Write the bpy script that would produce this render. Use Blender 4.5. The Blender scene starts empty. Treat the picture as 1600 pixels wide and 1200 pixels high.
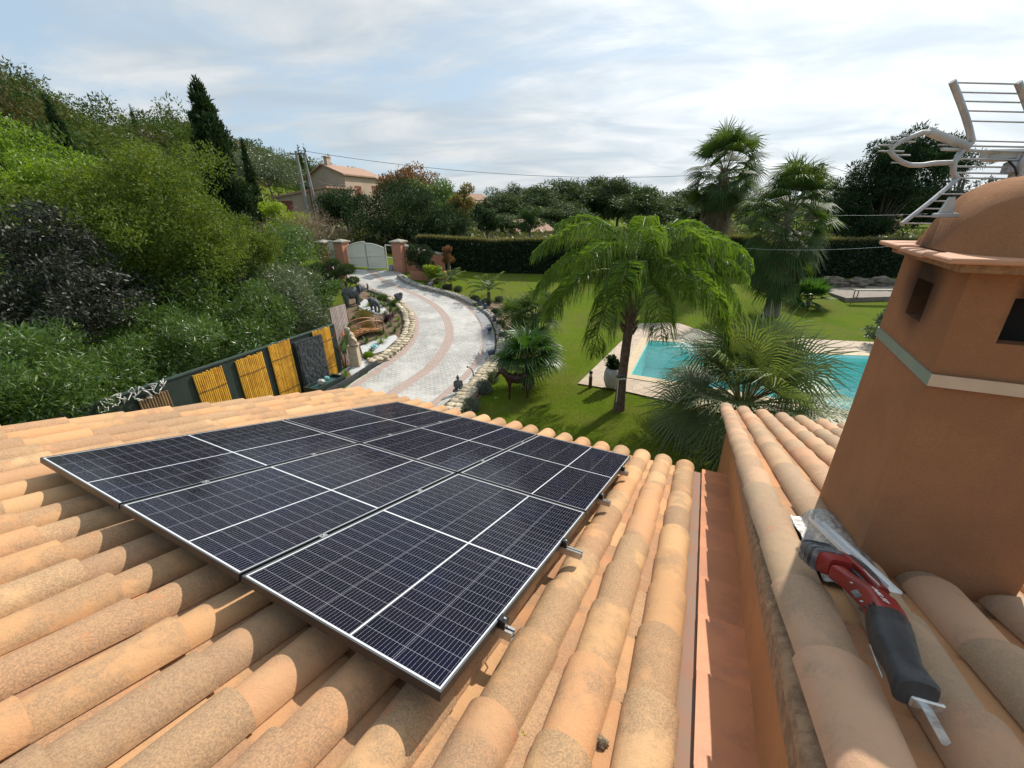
import bpy, math, random
import numpy as np
from math import sin, cos, tan, pi, radians, sqrt, atan2, exp
from mathutils import Vector, Matrix, noise as mnoise
random.seed(7); np.random.seed(7)
sc = bpy.context.scene
COL = sc.collection
V = Vector

# ------------------------------------------------------------------ camera
FPX, PITCH, ROLL, HC = 645.19, 0.401289, -0.0190, 5.2
cam_d = bpy.data.cameras.new('camera'); cam = bpy.data.objects.new('camera', cam_d); COL.objects.link(cam)
cam_d.sensor_width = 36.0; cam_d.lens = FPX / 1600 * 36.0
cam_d.clip_start = 0.05; cam_d.clip_end = 6000
fwv = V((0, cos(PITCH), -sin(PITCH)))
_up0 = V((1, 0, 0)).cross(fwv)
rtv = V((1, 0, 0)) * cos(ROLL) + _up0 * sin(ROLL)
upv = rtv.cross(fwv)
CAM = V((0, 0, HC))
cam.matrix_world = Matrix(((rtv.x, upv.x, -fwv.x, 0), (rtv.y, upv.y, -fwv.y, 0), (rtv.z, upv.z, -fwv.z, HC), (0, 0, 0, 1)))
sc.camera = cam

# ------------------------------------------------------------------ light
SUN_AZ, SUN_EL = radians(44), radians(41)        # azimuth to the right of the view direction
sc.view_settings.view_transform = 'Standard'; sc.view_settings.look = 'None'
sc.view_settings.exposure = 0.12; sc.view_settings.gamma = 1.0
SD = V((sin(SUN_AZ) * cos(SUN_EL), cos(SUN_AZ) * cos(SUN_EL), sin(SUN_EL)))
sl = bpy.data.lights.new('sun', 'SUN'); sl.energy = 4.6; sl.angle = radians(0.6); sl.color = (1.0, 0.93, 0.82)
so = bpy.data.objects.new('sun', sl); COL.objects.link(so)
so.rotation_euler = SD.to_track_quat('Z', 'Y').to_euler(); so.location = (30, 30, 60)
w = bpy.data.worlds.new('World'); sc.world = w; w.use_nodes = True
nt = w.node_tree; nt.nodes.clear()
def N(nt, t, **k):
    n = nt.nodes.new(t)
    for a, b in k.items():
        if a.startswith('i_'): n.inputs[a[2:]].default_value = b
        else: setattr(n, a, b)
    return n
def Lk(nt, a, b): nt.links.new(a, b)
def mth(nt, op, a, b=None, c=None, clamp=False):
    n = nt.nodes.new('ShaderNodeMath'); n.operation = op; n.use_clamp = clamp
    for i, x in enumerate((a, b, c)):
        if x is None: continue
        if isinstance(x, (int, float)): n.inputs[i].default_value = x
        else: nt.links.new(x, n.inputs[i])
    return n.outputs[0]
def mapr(nt, v, a, b, c=0.0, d=1.0, smooth=True):
    n = nt.nodes.new('ShaderNodeMapRange'); n.clamp = True
    if smooth: n.interpolation_type = 'SMOOTHSTEP'
    nt.links.new(v, n.inputs[0])
    for i, x in enumerate((a, b, c, d)): n.inputs[1 + i].default_value = x
    return n.outputs[0]
def mixc(nt, f, a, b, blend='MIX'):
    n = nt.nodes.new('ShaderNodeMix'); n.data_type = 'RGBA'; n.blend_type = blend
    for i, x in ((0, f), (6, a), (7, b)):
        if isinstance(x, (int, float)): n.inputs[i].default_value = x
        elif isinstance(x, tuple): n.inputs[i].default_value = (x[0], x[1], x[2], 1)
        else: nt.links.new(x, n.inputs[i])
    return n.outputs[2]
sky = N(nt, 'ShaderNodeTexSky', sky_type='NISHITA', sun_disc=False, sun_elevation=SUN_EL, sun_rotation=SUN_AZ,
        air_density=1.0, dust_density=2.2, ozone_density=1.5, altitude=100)
tc = N(nt, 'ShaderNodeTexCoord'); sep = N(nt, 'ShaderNodeSeparateXYZ'); Lk(nt, tc.outputs['Generated'], sep.inputs[0])
zz = mth(nt, 'MAXIMUM', sep.outputs[2], 0.0); zz = mth(nt, 'ADD', zz, 0.16)
cx = mth(nt, 'DIVIDE', sep.outputs[0], zz); cy = mth(nt, 'DIVIDE', sep.outputs[1], zz)
cmb = N(nt, 'ShaderNodeCombineXYZ'); Lk(nt, cx, cmb.inputs[0]); Lk(nt, cy, cmb.inputs[1])
mp = N(nt, 'ShaderNodeMapping'); Lk(nt, cmb.outputs[0], mp.inputs[0])
mp.inputs['Rotation'].default_value = (0, 0, radians(24)); mp.inputs['Scale'].default_value = (0.50, 0.85, 1)
mp.inputs['Location'].default_value = (3.1, 1.7, 0)
n1 = N(nt, 'ShaderNodeTexNoise', i_Scale=1.0, i_Detail=9.0, i_Roughness=0.62, i_Distortion=0.35); Lk(nt, mp.outputs[0], n1.inputs['Vector'])
n2 = N(nt, 'ShaderNodeTexNoise', i_Scale=2.4, i_Detail=7.0, i_Roughness=0.54, i_Distortion=0.5); Lk(nt, mp.outputs[0], n2.inputs['Vector'])
# cloud cover: grows toward the right-hand, sunward side of the sky
dt = N(nt, 'ShaderNodeVectorMath', operation='DOT_PRODUCT'); Lk(nt, tc.outputs['Generated'], dt.inputs[0]); dt.inputs[1].default_value = tuple(SD)
bias = mapr(nt, dt.outputs['Value'], 0.20, 0.75, -0.08, 0.17)
cov = mapr(nt, mth(nt, 'ADD', n1.outputs[0], bias), 0.43, 0.60)
thin = mapr(nt, n2.outputs[0], 0.32, 0.72, 0.72, 1.0)
cov = mth(nt, 'MULTIPLY', cov, thin)
glow = mapr(nt, dt.outputs['Value'], 0.55, 0.99, 0.0, 1.0)       # thin cloud is brighter near the sun
cloudc = mixc(nt, mapr(nt, n2.outputs[0], 0.30, 0.66), (0.50, 0.565, 0.625), (0.76, 0.79, 0.80))
gain = mth(nt, 'ADD', mth(nt, 'MULTIPLY', glow, 0.55), 0.95)
vm = N(nt, 'ShaderNodeVectorMath', operation='SCALE'); Lk(nt, cloudc, vm.inputs[0]); Lk(nt, gain, vm.inputs[3])
SKYS = 0.10
vs = N(nt, 'ShaderNodeVectorMath', operation='SCALE'); Lk(nt, sky.outputs[0], vs.inputs[0]); vs.inputs[3].default_value = SKYS
veil = mixc(nt, 0.62, vs.outputs[0], (0.58, 0.75, 0.90))      # high thin haze over the blue
fin = mixc(nt, cov, veil, vm.outputs[0])
bg = N(nt, 'ShaderNodeBackground', i_Strength=1.0); Lk(nt, fin, bg.inputs[0])
wo = N(nt, 'ShaderNodeOutputWorld'); Lk(nt, bg.outputs[0], wo.inputs[0])
sc.cycles.max_bounces = 8; sc.cycles.transparent_max_bounces = 12
sc.cycles.use_denoising = True

# ------------------------------------------------------------------ pixel helpers (photograph pixels -> rays)
def ray(x, y):
    return (rtv * (x - 800) + upv * (600 - y) + fwv * FPX).normalized()
def atz(x, y, z=0.0):
    d = ray(x, y); return CAM + d * ((z - HC) / d.z)
def aty(x, y, Y):
    d = ray(x, y); return CAM + d * (Y / d.y)

# ------------------------------------------------------------------ mesh builder
class MB:
    def __init__(s): s.v = []; s.f = []; s.m = []; s.r = []; s.sm = []; s.uv = None
    def add(s, vs, fs, rnd=0.0, smooth=False, mi=0):
        b = len(s.v); s.v.extend([tuple(x) for x in vs])
        for f in fs:
            s.f.append(tuple(b + i for i in f)); s.r.append(rnd); s.sm.append(smooth); s.m.append(mi)
    def build(s, name, mat, parent=None, off=None):
        me = bpy.data.meshes.new(name)
        vs = s.v
        if off is not None: vs = [(x - off[0], y - off[1], z - off[2]) for x, y, z in s.v]
        me.from_pydata(vs, [], s.f)
        me.polygons.foreach_set('use_smooth', s.sm)
        if any(s.r):
            a = me.attributes.new('rnd', 'FLOAT', 'FACE'); a.data.foreach_set('value', s.r)
        for k in (mat if isinstance(mat, (list, tuple)) else [mat]): me.materials.append(k)
        if any(s.m): me.polygons.foreach_set('material_index', s.m)
        if s.uv:
            l = me.uv_layers.new(name='UVMap'); fl = []
            for p in me.polygons:
                for vi in p.vertices: fl.extend(s.uv[vi])
            l.data.foreach_set('uv', fl)
        me.update()
        o = bpy.data.objects.new(name, me); COL.objects.link(o)
        if parent is not None: o.parent = parent
        return o
def frame(axis, ref=None):
    a = V(axis).normalized()
    r = V(ref) if ref is not None else (V((0, 0, 1)) if abs(a.z) < 0.9 else V((1, 0, 0)))
    x = r.cross(a)
    if x.length < 1e-5: x = V((0, 1, 0)).cross(a)
    x.normalize(); return x, a.cross(x), a
def box(mb, c, s, ax=None, rnd=0.0, bev=0.0):
    c = V(c); X, Y, Z = ax if ax else (V((1, 0, 0)), V((0, 1, 0)), V((0, 0, 1)))
    X, Y, Z = V(X), V(Y), V(Z); hx, hy, hz = s[0] / 2, s[1] / 2, s[2] / 2
    if bev <= 0:
        vs = [c + X * (hx * i) + Y * (hy * j) + Z * (hz * k) for i in (-1, 1) for j in (-1, 1) for k in (-1, 1)]
        mb.add(vs, [(0, 1, 3, 2), (4, 6, 7, 5), (0, 4, 5, 1), (2, 3, 7, 6), (0, 2, 6, 4), (1, 5, 7, 3)], rnd); return
    b = min(bev, hx * .9, hy * .9, hz * .9)
    pr = [(-hx + b, -hy), (hx - b, -hy), (hx, -hy + b), (hx, hy - b), (hx - b, hy), (-hx + b, hy), (-hx, hy - b), (-hx, -hy + b)]
    def sh(k): return [(px * (1 - k / hx), py * (1 - k / hy)) for px, py in pr]
    rings = [(sh(b), -hz), (pr, -hz + b), (pr, hz - b), (sh(b), hz)]
    vs = [c + X * p[0] + Y * p[1] + Z * z for rg, z in rings for p in rg]
    fs = []
    for k in range(3):
        for i in range(8):
            j = (i + 1) % 8; fs.append((k * 8 + i, k * 8 + j, k * 8 + 8 + j, k * 8 + 8 + i))
    fs.append(tuple(range(7, -1, -1))); fs.append(tuple(range(24, 32)))
    mb.add(vs, fs, rnd)
def tube(mb, pts, r, n=8, cap=True, rnd=0.0, smooth=True, sq=None):
    pts = [V(p) for p in pts]; rs = r if isinstance(r, (list, tuple)) else [r] * len(pts)
    vs = []; prev = None
    for i, p in enumerate(pts):
        t = (pts[min(i + 1, len(pts) - 1)] - pts[max(i - 1, 0)])
        if t.length < 1e-7: t = V((0, 0, 1))
        t.normalize()
        if prev is None: x, y, _ = frame(t)
        else:
            x = prev - t * prev.dot(t)
            if x.length < 1e-5: x, y, _ = frame(t)
            x.normalize(); y = t.cross(x)
        prev = x
        for k in range(n):
            a = 2 * pi * k / n; vs.append(p + (x * cos(a) + y * sin(a)) * rs[i])
    fs = []
    for i in range(len(pts) - 1):
        for k in range(n):
            j = (k + 1) % n; fs.append((i * n + k, i * n + j, i * n + n + j, i * n + n + k))
    mb.add(vs, fs, rnd, smooth)
    if cap:
        mb.add([vs[k] for k in range(n)], [tuple(range(n - 1, -1, -1))], rnd)
        mb.add([vs[-n + k] for k in range(n)], [tuple(range(n))], rnd)
def lathe(mb, prof, c, n=20, rnd=0.0, smooth=True, axis=(0, 0, 1)):
    x, y, z = frame(axis); c = V(c); vs = []
    for r, h in prof:
        for k in range(n):
            a = 2 * pi * k / n; vs.append(c + (x * cos(a) + y * sin(a)) * r + z * h)
    fs = []
    for i in range(len(prof) - 1):
        for k in range(n):
            j = (k + 1) % n; fs.append((i * n + k, i * n + j, i * n + n + j, i * n + n + k))
    fs.append(tuple(range(n - 1, -1, -1))); b = (len(prof) - 1) * n; fs.append(tuple(range(b, b + n)))
    mb.add(vs, fs, rnd, smooth)
def ell(mb, c, r, n=12, rnd=0.0, ax=None, jit=0.0, seed=0):
    c = V(c); X, Y, Z = ax if ax else (V((1, 0, 0)), V((0, 1, 0)), V((0, 0, 1)))
    m = max(6, n * 3 // 4); vs = []
    for i in range(m + 1):
        th = pi * i / m
        for k in range(n):
            a = 2 * pi * k / n; d = V((sin(th) * cos(a), sin(th) * sin(a), cos(th)))
            q = 1.0 + (jit * mnoise.noise(d * 2.3 + V((seed * 7.1, seed * 3.3, 0))) if jit else 0)
            vs.append(c + (V(X) * (d.x * r[0]) + V(Y) * (d.y * r[1]) + V(Z) * (d.z * r[2])) * q)
    fs = []
    for i in range(m):
        for k in range(n):
            j = (k + 1) % n; fs.append((i * n + k, i * n + n + k, i * n + n + j, i * n + j))
    mb.add(vs, fs, rnd, True)
def limb(mb, p0, p1, r0, r1, n=10):
    p0, p1 = V(p0), V(p1); tube(mb, [p0, p1], [r0, r1], n); ell(mb, p0, (r0,) * 3, n); ell(mb, p1, (r1,) * 3, n)
def prism(mb, poly, z0, z1, rnd=0.0, o=(0, 0, 0), ax=None):
    o = V(o); X, Y, Z = ax if ax else (V((1, 0, 0)), V((0, 1, 0)), V((0, 0, 1)))
    n = len(poly); vs = [o + V(X) * p[0] + V(Y) * p[1] + V(Z) * z for z in (z0, z1) for p in poly]
    fs = [tuple(range(n - 1, -1, -1)), tuple(range(n, 2 * n))] + [(i, (i + 1) % n, n + (i + 1) % n, n + i) for i in range(n)]
    mb.add(vs, fs, rnd)
def loft(mb, secs, n=20, e=2.6, rnd=0.0, smooth=True):
    """secs: (centre, X half vector, Y half vector); superellipse sections"""
    vs = []
    for c, X, Y in secs:
        for k in range(n):
            a = 2 * pi * k / n; ca, sa = cos(a), sin(a)
            u = abs(ca) ** (2 / e) * (1 if ca >= 0 else -1); v_ = abs(sa) ** (2 / e) * (1 if sa >= 0 else -1)
            vs.append(V(c) + V(X) * u + V(Y) * v_)
    fs = []
    for i in range(len(secs) - 1):
        for k in range(n):
            j = (k + 1) % n; fs.append((i * n + k, i * n + j, i * n + n + j, i * n + n + k))
    mb.add(vs, fs, rnd, smooth)
    mb.add(vs[:n], [tuple(range(n - 1, -1, -1))], rnd); mb.add(vs[-n:], [tuple(range(n))], rnd)

def tag(o, label=None, cat=None, group=None, kind=None):
    if label: o['label'] = label
    if cat: o['category'] = cat
    if group: o['group'] = group
    if kind: o['kind'] = kind
    return o
def thing(name, label, cat, loc=(0, 0, 0), rz=0.0, group=None):
    o = bpy.data.objects.new(name, None); COL.objects.link(o); o.location = loc; o.rotation_euler = (0, 0, rz)
    o.empty_display_size = 0.3
    return tag(o, label, cat, group)
def copy_tree(o, parent=None):
    c = o.copy(); COL.objects.link(c)
    if parent is not None: c.parent = parent
    for ch in list(o.children): copy_tree(ch, c)
    return c
def fuse(o, voxel=0.02):
    m = o.modifiers.new('fuse', 'REMESH'); m.mode = 'VOXEL'; m.voxel_size = voxel; m.use_smooth_shade = True
    s = o.modifiers.new('soft', 'SMOOTH'); s.factor = 0.5; s.iterations = 4
    return o

# ------------------------------------------------------------------ materials
def base_mat(name):
    m = bpy.data.materials.new(name); m.use_nodes = True; t = m.node_tree
    p = t.nodes['Principled BSDF']; return m, t, p
def M(name, c1, c2=None, scale=4.0, rough=0.75, bump=0.0, bscale=40.0, metal=0.0, spec=0.5, rnd=0.0, island=0.0, detail=6.0, lo=0.35, hi=0.65, stain=None, stain_s=1.5, stain_a=0.5):
    m, t, p = base_mat(name); tc = N(t, 'ShaderNodeTexCoord')
    col = None
    if c2:
        n = N(t, 'ShaderNodeTexNoise', i_Scale=scale, i_Detail=detail, i_Roughness=0.65); Lk(t, tc.outputs['Object'], n.inputs['Vector'])
        col = mixc(t, mapr(t, n.outputs[0], lo, hi), c1, c2)
    else:
        rgb = N(t, 'ShaderNodeRGB'); rgb.outputs[0].default_value = (*c1, 1); col = rgb.outputs[0]
    if stain:
        n = N(t, 'ShaderNodeTexNoise', i_Scale=stain_s, i_Detail=9.0, i_Roughness=0.7); Lk(t, tc.outputs['Object'], n.inputs['Vector'])
        col = mixc(t, mth(t, 'MULTIPLY', mapr(t, n.outputs[0], 0.5, 0.72), stain_a), col, stain)
    if rnd or island:
        if island:
            g = N(t, 'ShaderNodeNewGeometry'); src = g.outputs['Random Per Island']; amt = island
        else:
            g = N(t, 'ShaderNodeAttribute', attribute_name='rnd'); src = g.outputs['Fac']; amt = rnd
        k = mth(t, 'ADD', mth(t, 'MULTIPLY', src, 2 * amt), 1 - amt)
        vm = N(t, 'ShaderNodeVectorMath', operation='SCALE'); Lk(t, col, vm.inputs[0]); Lk(t, k, vm.inputs[3]); col = vm.outputs[0]
    Lk(t, col, p.inputs['Base Color'])
    p.inputs['Roughness'].default_value = rough; p.inputs['Metallic'].default_value = metal
    p.inputs['Specular IOR Level'].default_value = spec
    if bump:
        n = N(t, 'ShaderNodeTexNoise', i_Scale=bscale, i_Detail=6.0, i_Roughness=0.6); Lk(t, tc.outputs['Object'], n.inputs['Vector'])
        b = N(t, 'ShaderNodeBump', i_Strength=bump, i_Distance=0.01); Lk(t, n.outputs[0], b.inputs['Height']); Lk(t, b.outputs[0], p.inputs['Normal'])
    return m
def leafmat(name, c1, c2, trans=0.35, rough=0.45, tcol=None, spec=0.4, gray=0.25):
    m, t, p = base_mat(name); g = N(t, 'ShaderNodeNewGeometry'); tc = N(t, 'ShaderNodeTexCoord')
    n = N(t, 'ShaderNodeTexNoise', i_Scale=0.9, i_Detail=3.0); Lk(t, tc.outputs['Object'], n.inputs['Vector'])
    f = mth(t, 'ADD', mth(t, 'MULTIPLY', g.outputs['Random Per Island'], 0.65), mth(t, 'MULTIPLY', mapr(t, n.outputs[0], 0.35, 0.65), 0.35))
    col = mixc(t, f, c1, c2)
    Lk(t, col, p.inputs['Base Color']); p.inputs['Roughness'].default_value = rough; p.inputs['Specular IOR Level'].default_value = spec
    tr = N(t, 'ShaderNodeBsdfTranslucent'); hs = N(t, 'ShaderNodeVectorMath', operation='MULTIPLY'); Lk(t, col, hs.inputs[0]); hs.inputs[1].default_value = tcol or (1.9, 1.7, 0.8)
    Lk(t, hs.outputs[0], tr.inputs[0])
    mx = N(t, 'ShaderNodeMixShader'); mx.inputs[0].default_value = trans; Lk(t, p.outputs[0], mx.inputs[1]); Lk(t, tr.outputs[0], mx.inputs[2])
    Lk(t, mx.outputs[0], t.nodes['Material Output'].inputs[0])
    return m

# ------------------------------------------------------------------ foliage (numpy)
def unit(a): return a / np.maximum(np.linalg.norm(a, axis=1, keepdims=True), 1e-9)
def rdir(n, rs): return unit(rs.normal(size=(n, 3)))
def npmesh(name, mat, verts, nper, quads_per, faces_idx, parent=None):
    """verts (n*nper,3); faces_idx: list of quads within an element"""
    n = len(verts) // nper; me = bpy.data.meshes.new(name)
    fi = np.array(faces_idx, dtype=np.int32)
    allf = (np.arange(n, dtype=np.int32)[:, None, None] * nper + fi[None]).reshape(-1)
    nf = n * len(faces_idx); k = fi.shape[1]
    me.vertices.add(len(verts)); me.vertices.foreach_set('co', verts.astype(np.float32).reshape(-1))
    me.loops.add(nf * k); me.loops.foreach_set('vertex_index', allf)
    me.polygons.add(nf); me.polygons.foreach_set('loop_start', np.arange(nf, dtype=np.int32) * k)
    me.polygons.foreach_set('loop_total', np.full(nf, k, dtype=np.int32))
    me.materials.append(mat); me.update(calc_edges=True)
    o = bpy.data.objects.new(name, me); COL.objects.link(o)
    if parent is not None: o.parent = parent
    return o
def leaves_v(p, d, s, L, W):
    """diamond leaves: base p, direction d, side s -> (n*4,3)"""
    L = np.asarray(L).reshape(-1, 1); W = np.asarray(W).reshape(-1, 1)
    m = p + d * L * 0.45
    return np.stack([p, m + s * W * .5, p + d * L, m - s * W * .5], axis=1).reshape(-1, 3)
def canopy(blobs, n, L, W, rs, up=0.25, out=0.5, shell=0.35):
    """leaves through clumps; blobs (k,4|6)"""
    b = np.array([list(x) if len(x) == 6 else [x[0], x[1], x[2], x[3], x[3], x[3]] for x in blobs], float)
    wgt = (b[:, 3] * b[:, 4] * b[:, 5]) ** (2 / 3.); k = rs.choice(len(b), n, p=wgt / wgt.sum())
    d = rdir(n, rs); r = (shell + (1 - shell) * rs.rand(n, 1)) ** 0.6
    r = r * (1 + 0.12 * rs.normal(size=(n, 1)))
    p = b[k, :3] + d * r * b[k, 3:6]
    ld = unit(rdir(n, rs) + d * out + np.array([0, 0, up])); s = unit(np.cross(ld, rdir(n, rs)))
    Ls = L * (0.7 + 0.6 * rs.rand(n)); Ws = W * (0.7 + 0.6 * rs.rand(n))
    return leaves_v(p, ld, s, Ls, Ws)
def clumps(c, r, n, rc, rs, low=-0.5, fill=0.25):
    """clumps spread over an ellipsoid crown"""
    out = []
    for i in range(n):
        d = rdir(1, rs)[0]
        while d[2] < low: d = rdir(1, rs)[0]
        q = 0.55 + 0.45 * rs.rand() if i > n * fill else 0.5 * rs.rand()
        k = rc * (0.65 + 0.7 * rs.rand())
        out.append((c[0] + d[0] * r[0] * q, c[1] + d[1] * r[1] * q, c[2] + d[2] * r[2] * q, k * 1.1, k * 1.1, k * 0.8))
    return out
def leaflets_v(p, d1, d2, s, L, W, wb=0.35, wt=0.1, split=0.45):
    L = np.asarray(L).reshape(-1, 1); W = np.asarray(W).reshape(-1, 1)
    m = p + d1 * L * split; t = m + d2 * L * (1 - split)
    return np.stack([p - s * W * wb, p + s * W * wb, m + s * W * .5, m - s * W * .5, t + s * W * wt, t - s * W * wt], axis=1).reshape(-1, 3)
LF = [(0, 1, 2, 3), (3, 2, 4, 5)]
QF = [(0, 1, 2, 3)]
# ================================================================== THE HOUSE ROOF
AZR, SLR = 0.47847, 0.297555
DI = V((cos(AZR), -sin(AZR), 0)); DJ = V((sin(AZR) * cos(SLR), cos(AZR) * cos(SLR), -sin(SLR))); NN = DI.cross(DJ)
DJH = V((sin(AZR), cos(AZR), 0)); UP = V((0, 0, 1))
A0 = V((-3.21456, 2.40961, HC - 1.49999))
def R(i, j, h=0.0, up=0.0): return A0 + DI * i + DJ * j + NN * h + UP * up
def onroof(x, y, h=0.0, up=0.0):
    d = ray(x, y); p0 = A0 + NN * h + UP * up; return CAM + d * ((p0 - CAM).dot(NN) / d.dot(NN))
HT = -0.125                                   # crest of the cover tiles below the glass of the panels
TP, TE = 0.2633, 0.425                        # row pitch and course exposure

def tile_material(name, pal, speck, rough=0.85, pink=0.0):
    m, t, p = base_mat(name); tc = N(t, 'ShaderNodeTexCoord'); a = N(t, 'ShaderNodeAttribute', attribute_name='rnd')
    cr = N(t, 'ShaderNodeValToRGB'); Lk(t, a.outputs['Fac'], cr.inputs[0]); e = cr.color_ramp; e.interpolation = 'LINEAR'
    e.elements[0].position = 0; e.elements[0].color = (*pal[0], 1); e.elements[1].position = 1; e.elements[1].color = (*pal[-1], 1)
    for k in range(1, len(pal) - 1):
        q = e.elements.new(k / (len(pal) - 1)); q.color = (*pal[k], 1)
    off = N(t, 'ShaderNodeVectorMath', operation='ADD'); Lk(t, tc.outputs['Object'], off.inputs[0])
    sc3 = N(t, 'ShaderNodeCombineXYZ'); k = mth(t, 'MULTIPLY', a.outputs['Fac'], 37.0)
    for i in range(3): Lk(t, k, sc3.inputs[i])
    Lk(t, sc3.outputs[0], off.inputs[1])
    big = N(t, 'ShaderNodeTexNoise', i_Scale=3.6, i_Detail=3.0, i_Roughness=0.5); Lk(t, off.outputs[0], big.inputs['Vector'])
    mid = N(t, 'ShaderNodeTexNoise', i_Scale=16.0, i_Detail=6.0, i_Roughness=0.7); Lk(t, off.outputs[0], mid.inputs['Vector'])
    fine = N(t, 'ShaderNodeTexNoise', i_Scale=130.0, i_Detail=6.0, i_Roughness=0.8); Lk(t, off.outputs[0], fine.inputs['Vector'])
    vo = N(t, 'ShaderNodeTexVoronoi', i_Scale=170.0); Lk(t, off.outputs[0], vo.inputs['Vector'])
    pt = mth(t, 'MULTIPLY', mth(t, 'SUBTRACT', mth(t, 'FRACT', mth(t, 'MULTIPLY', a.outputs['Fac'], 17.3)), 0.5), 0.34)
    pm_ = mth(t, 'MULTIPLY', mth(t, 'SUBTRACT', mid.outputs[0], 0.5), 0.5)
    patch = mapr(t, mth(t, 'ADD', big.outputs[0], mth(t, 'ADD', pm_, pt)), 0.40, 0.60)      # weathered patch of the tile
    grey = mapr(t, fine.outputs[0], 0.43, 0.57)
    f1 = mth(t, 'MULTIPLY', mth(t, 'MULTIPLY', patch, grey), 0.74)
    c = mixc(t, f1, cr.outputs[0], speck)
    c = mixc(t, mth(t, 'MULTIPLY', mapr(t, mid.outputs[0], 0.50, 0.72), 0.35), c, (0.60, 0.40, 0.19))
    c = mixc(t, mth(t, 'MULTIPLY', patch, 0.30), c, (0.36, 0.25, 0.16))
    dots = mth(t, 'MULTIPLY', mapr(t, vo.outputs['Distance'], 0.10, 0.04), mapr(t, fine.outputs[0], 0.60, 0.66))
    c = mixc(t, mth(t, 'MULTIPLY', dots, 0.6), c, (0.16, 0.10, 0.07))
    red = N(t, 'ShaderNodeTexNoise', i_Scale=5.0, i_Detail=5.0, i_Roughness=0.7); Lk(t, off.outputs[0], red.inputs['Vector'])
    c = mixc(t, mth(t, 'MULTIPLY', mapr(t, red.outputs[0], 0.62, 0.72), 0.55 + pink), c, (0.62, 0.22, 0.10))
    Lk(t, c, p.inputs['Base Color']); p.inputs['Roughness'].default_value = rough; p.inputs['Specular IOR Level'].default_value = 0.25
    h = mth(t, 'ADD', mth(t, 'MULTIPLY', fine.outputs[0], 0.5), mth(t, 'MULTIPLY', mid.outputs[0], 0.9))
    b = N(t, 'ShaderNodeBump', i_Strength=0.85, i_Distance=0.008); Lk(t, h, b.inputs['Height']); Lk(t, b.outputs[0], p.inputs['Normal'])
    return m
M_tile = tile_material('terracotta_tiles', [(0.53, 0.285, 0.140), (0.61, 0.375, 0.19), (0.46, 0.275, 0.155), (0.61, 0.330, 0.170), (0.56, 0.310, 0.150), (0.64, 0.410, 0.220)], (0.225, 0.150, 0.095))
M_tile2 = tile_material('pink_terracotta_tiles', [(0.55, 0.30, 0.18), (0.50, 0.33, 0.20), (0.60, 0.36, 0.23), (0.44, 0.31, 0.20)], (0.30, 0.24, 0.18))
M_chan = tile_material('channel_tiles', [(0.52, 0.245, 0.115), (0.58, 0.34, 0.17), (0.46, 0.22, 0.11), (0.55, 0.29, 0.14)], (0.26, 0.15, 0.095), pink=0.2)
M_render = M('terracotta_render', (0.52, 0.25, 0.105), (0.45, 0.21, 0.09), scale=2.5, rough=0.92, bump=0.5, bscale=130, spec=0.2, stain=(0.33, 0.17, 0.10), stain_s=2.0, stain_a=0.5)
M_flash = M('painted_flashing', (0.53, 0.21, 0.088), (0.45, 0.17, 0.075), scale=3, rough=0.5, bump=0.15, bscale=20, rnd=0.16, stain=(0.30, 0.14, 0.08), stain_s=6, stain_a=.6)
M_mortar = M('verge_mortar', (0.42, 0.26, 0.15), (0.25, 0.155, 0.09), scale=22, rough=0.95, bump=1.0, bscale=90, stain=(0.42, 0.26, 0.14), stain_s=7, stain_a=0.7)
M_lead = M('aluminium_flashing_tape', (0.50, 0.50, 0.50), (0.30, 0.29, 0.28), scale=30, rough=0.38, metal=0.75, bump=1.0, bscale=42, stain=(0.12, 0.11, 0.10), stain_s=25)
M_zinc = M('dirty_zinc', (0.22, 0.14, 0.095), (0.27, 0.12, 0.07), scale=6, rough=0.7, stain=(0.20, 0.14, 0.10), stain_s=4)

def arc_tile(mb, c0, c1, r0, r1, X, Z, rnd, th=0.013, n=14, a0=-1.52, a1=1.52, up=1, sag=0.0, rs=None, zs=1.0):
    """half-round tile: c0 uphill axis end, c1 downhill axis end"""
    ax = (c1 - c0); nl = 3
    def ring(t, rad, off):
        c = c0 + ax * t + Z * (sag * 4 * t * (1 - t))
        return [c + X * (rad * sin(a0 + (a1 - a0) * k / n)) + Z * (up * zs * rad * cos(a0 + (a1 - a0) * k / n) + off) for k in range(n + 1)]
    outer = []; inner = []
    for q in range(nl + 1):
        t = q / nl; r = r0 + (r1 - r0) * t
        outer += ring(t, r, 0); inner += ring(t, r - th, 0)
    m = n + 1; fo = []; fi = []
    for q in range(nl):
        for k in range(n):
            a = q * m + k; f = (a, a + 1, a + 1 + m, a + m); fo.append(f if up > 0 else f[::-1]); fi.append(f[::-1] if up > 0 else f)
    mb.add(outer, fo, rnd, True); mb.add(inner, fi, rnd, True)
    for e in (0, nl):
        o_ = outer[e * m:(e + 1) * m]; i_ = inner[e * m:(e + 1) * m]
        mb.add(o_ + i_, [(k, k + 1, m + k + 1, m + k) for k in range(n)], rnd)
    for k in (0, n):
        o_ = [outer[q * m + k] for q in range(nl + 1)]; i_ = [inner[q * m + k] for q in range(nl + 1)]
        mb.add(o_ + i_, [(q, q + 1, nl + 2 + q, nl + 1 + q) for q in range(nl)], rnd)

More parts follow.
